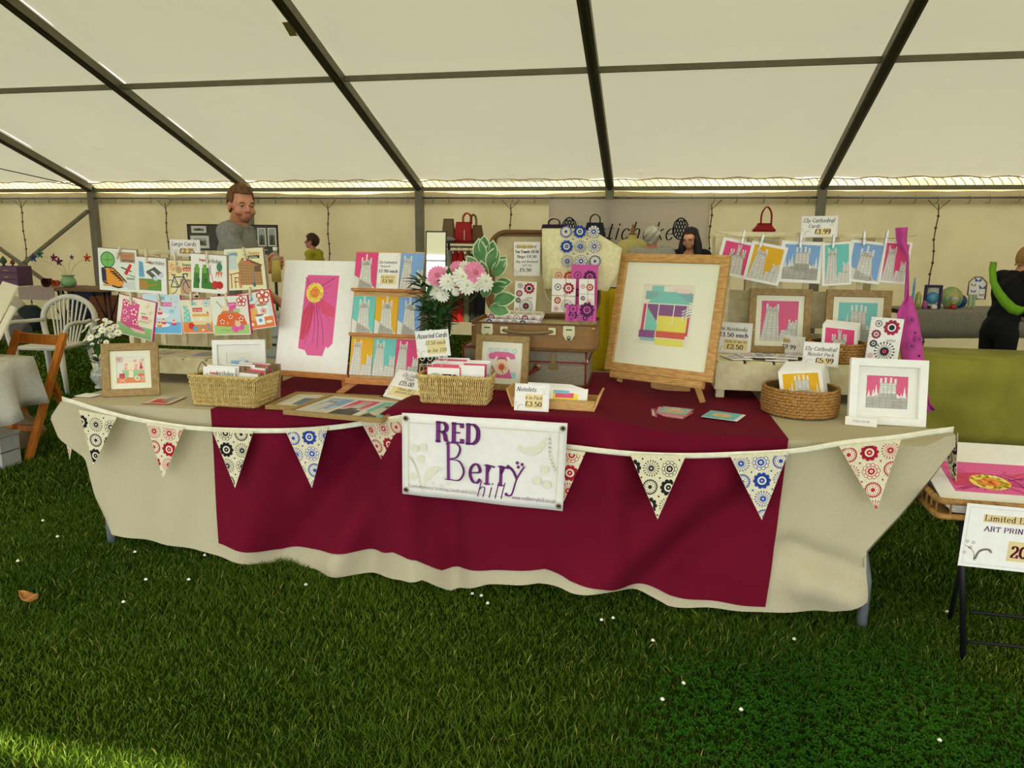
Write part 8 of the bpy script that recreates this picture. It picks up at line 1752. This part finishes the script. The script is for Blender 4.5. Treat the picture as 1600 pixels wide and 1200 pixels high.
# man in grey T-shirt
vm = 1.62; Pm = av(374, 400, vm); g = gz(Pm[0], Pm[1]); Hm = uv(av(380, 279, vm))[2]-g
ba, ha = 18, -36; Mi = (WM(Pm[0], Pm[1], g) @ Matrix.Rotation(math.radians(ba+90), 4, 'Z') @ Matrix.Scale(Hm/1.75, 4)).inverted(); lc = lambda P: np.array(Mi @ Vector(P))
el = lc(av(384, 432, vm-.22)); wr = lc(av(414, 418, vm-.30)); bt_ = lc(av(431, 412, vm-.31))
person('man in grey T-shirt with brown hair and stubble holding a bottle', (Pm[0], Pm[1], g), Hm, ba, ha, ((el, wr), ((.24, .02, 1.12), (.22, -.18, .98))), brownh, greyt, jeans, skin1, voxel=.0055, sleeve='short', beard=stub, fingers=bt_, pitch=4)
Pb_ = av(431, 412, vm-.31); zt_, zb_ = uv(av(429, 386, vm-.31))[2], uv(av(431, 441, vm-.31))[2]; bt2 = thing('drink_bottle', 'tall clear bottle of yellow drink held by the man', 'bottle', WM(Pb_[0], Pb_[1], zb_)); hb = zt_-zb_
MB().lathe([(0, 0), (.028, 0), (.031, .006), (.031, hb*.68), (.024, hb*.78), (.012, hb*.86), (.012, hb*.93)], 20).build('bottle_glass', mat('bottle_glass', (226, 220, 170), .08, alpha=.25, spec=.8), bt2)
MB().lathe([(0, .003), (.027, .003), (.027, hb*.62), (0, hb*.62)], 16).build('drink', mat('yellow_drink', (226, 196, 50), .3), bt2); MB().lathe([(.013, hb*.9), (.014, hb*.91), (.014, hb), (0, hb)], 12).build('cap', paper, bt2)
ad = [((-.24, .03, 1.12), (-.22, -.10, .90)), ((.24, .03, 1.12), (.22, -.10, .90))]; adf = [((-.20, .03, 1.12), (-.18, -.14, .92)), ((.20, .03, 1.12), (.18, -.14, .92))]
def stand_person(px, pyt, y, **kw):
    P = ay(px, pyt, y); return (P[0], P[1], gz(P[0], P[1])), P[2]-gz(P[0], P[1])
pos, h_ = stand_person(489, 362, 9.8); person('woman in lime top with short dark hair and glasses, seen in profile', pos, h_, 178, 180, adf, mat('dark_brown_hair', (58, 34, 22), .6), mat('lime_top', (170, 162, 40), .9, bumpv=.2), jeans, skin2, voxel=.008, fem=True, glasses=True, neckline=(.09, 1.33), hairfn=lambda q: .018+.005*np.sin(q[:, 0]*120))
pos, h_ = stand_person(1020, 347, 8.2); person('grey haired man in pale grey shirt seen from behind', pos, h_, 96, 82, ad, mat('grey_hair', (186, 180, 160), .7, bumpv=.5), mat('pale_grey_shirt', (170, 164, 150), .9, bumpv=.2), jeans, skin2, voxel=.009, hairfn=lambda q: .02+.006*np.sin(q[:, 0]*120+q[:, 2]*90))
pos, h_ = stand_person(1081, 350, 8.3); person('woman with long dark hair and dark jacket looking down', pos, h_, -95, -112, adf, mat('black_brown_hair', (34, 22, 20), .5, bumpv=.5), mat('navy_jacket', (26, 26, 36), .9), jeans, skin1, voxel=.008, fem=True, longhair=True, pitch=14, neckline=(.10, 1.24))
pos, h_ = stand_person(1584, 383, 6.9); h_ = h_*1.04
pz = (pos[0]-.02, pos[1], pos[2]-.02); person('fair haired woman in black bending away at right with green sash', pz, h_, 22, 8, (((-.17, -.12, 1.10), (-.06, -.36, 1.06)), ((.17, -.12, 1.10), (.1, -.36, 1.06))), mat('fair_hair', (160, 122, 66), .6, bumpv=.5), blackf, blackf, skin2, voxel=.009, lean=16, pitch=22, hairfn=lambda q: .026+.005*np.sin(q[:, 0]*120))
G = []
for (px, py), (px2, py2), y in [((1547, 409), (1558, 410), 6.86), ((1545, 420), (1556, 424), 6.72), ((1546, 440), (1558, 440), 6.66), ((1553, 460), (1566, 454), 6.62), ((1564, 477), (1576, 466), 6.61), ((1576, 489), (1587, 476), 6.61), ((1590, 493), (1598, 480), 6.62), ((1602, 488), (1606, 474), 6.68)]:
    A_, B_ = ay(px, py, y), ay(px2, py2, y); G.append([tuple(A_), tuple((A_+B_)/2+np.array([0, -.012, 0])), tuple(B_)])
tag(MB().grid(G).build('sash', mat('lime_sash', (110, 160, 30), .8), solid=.004), 'bright lime green sash slung across the bending woman in black', 'sash')
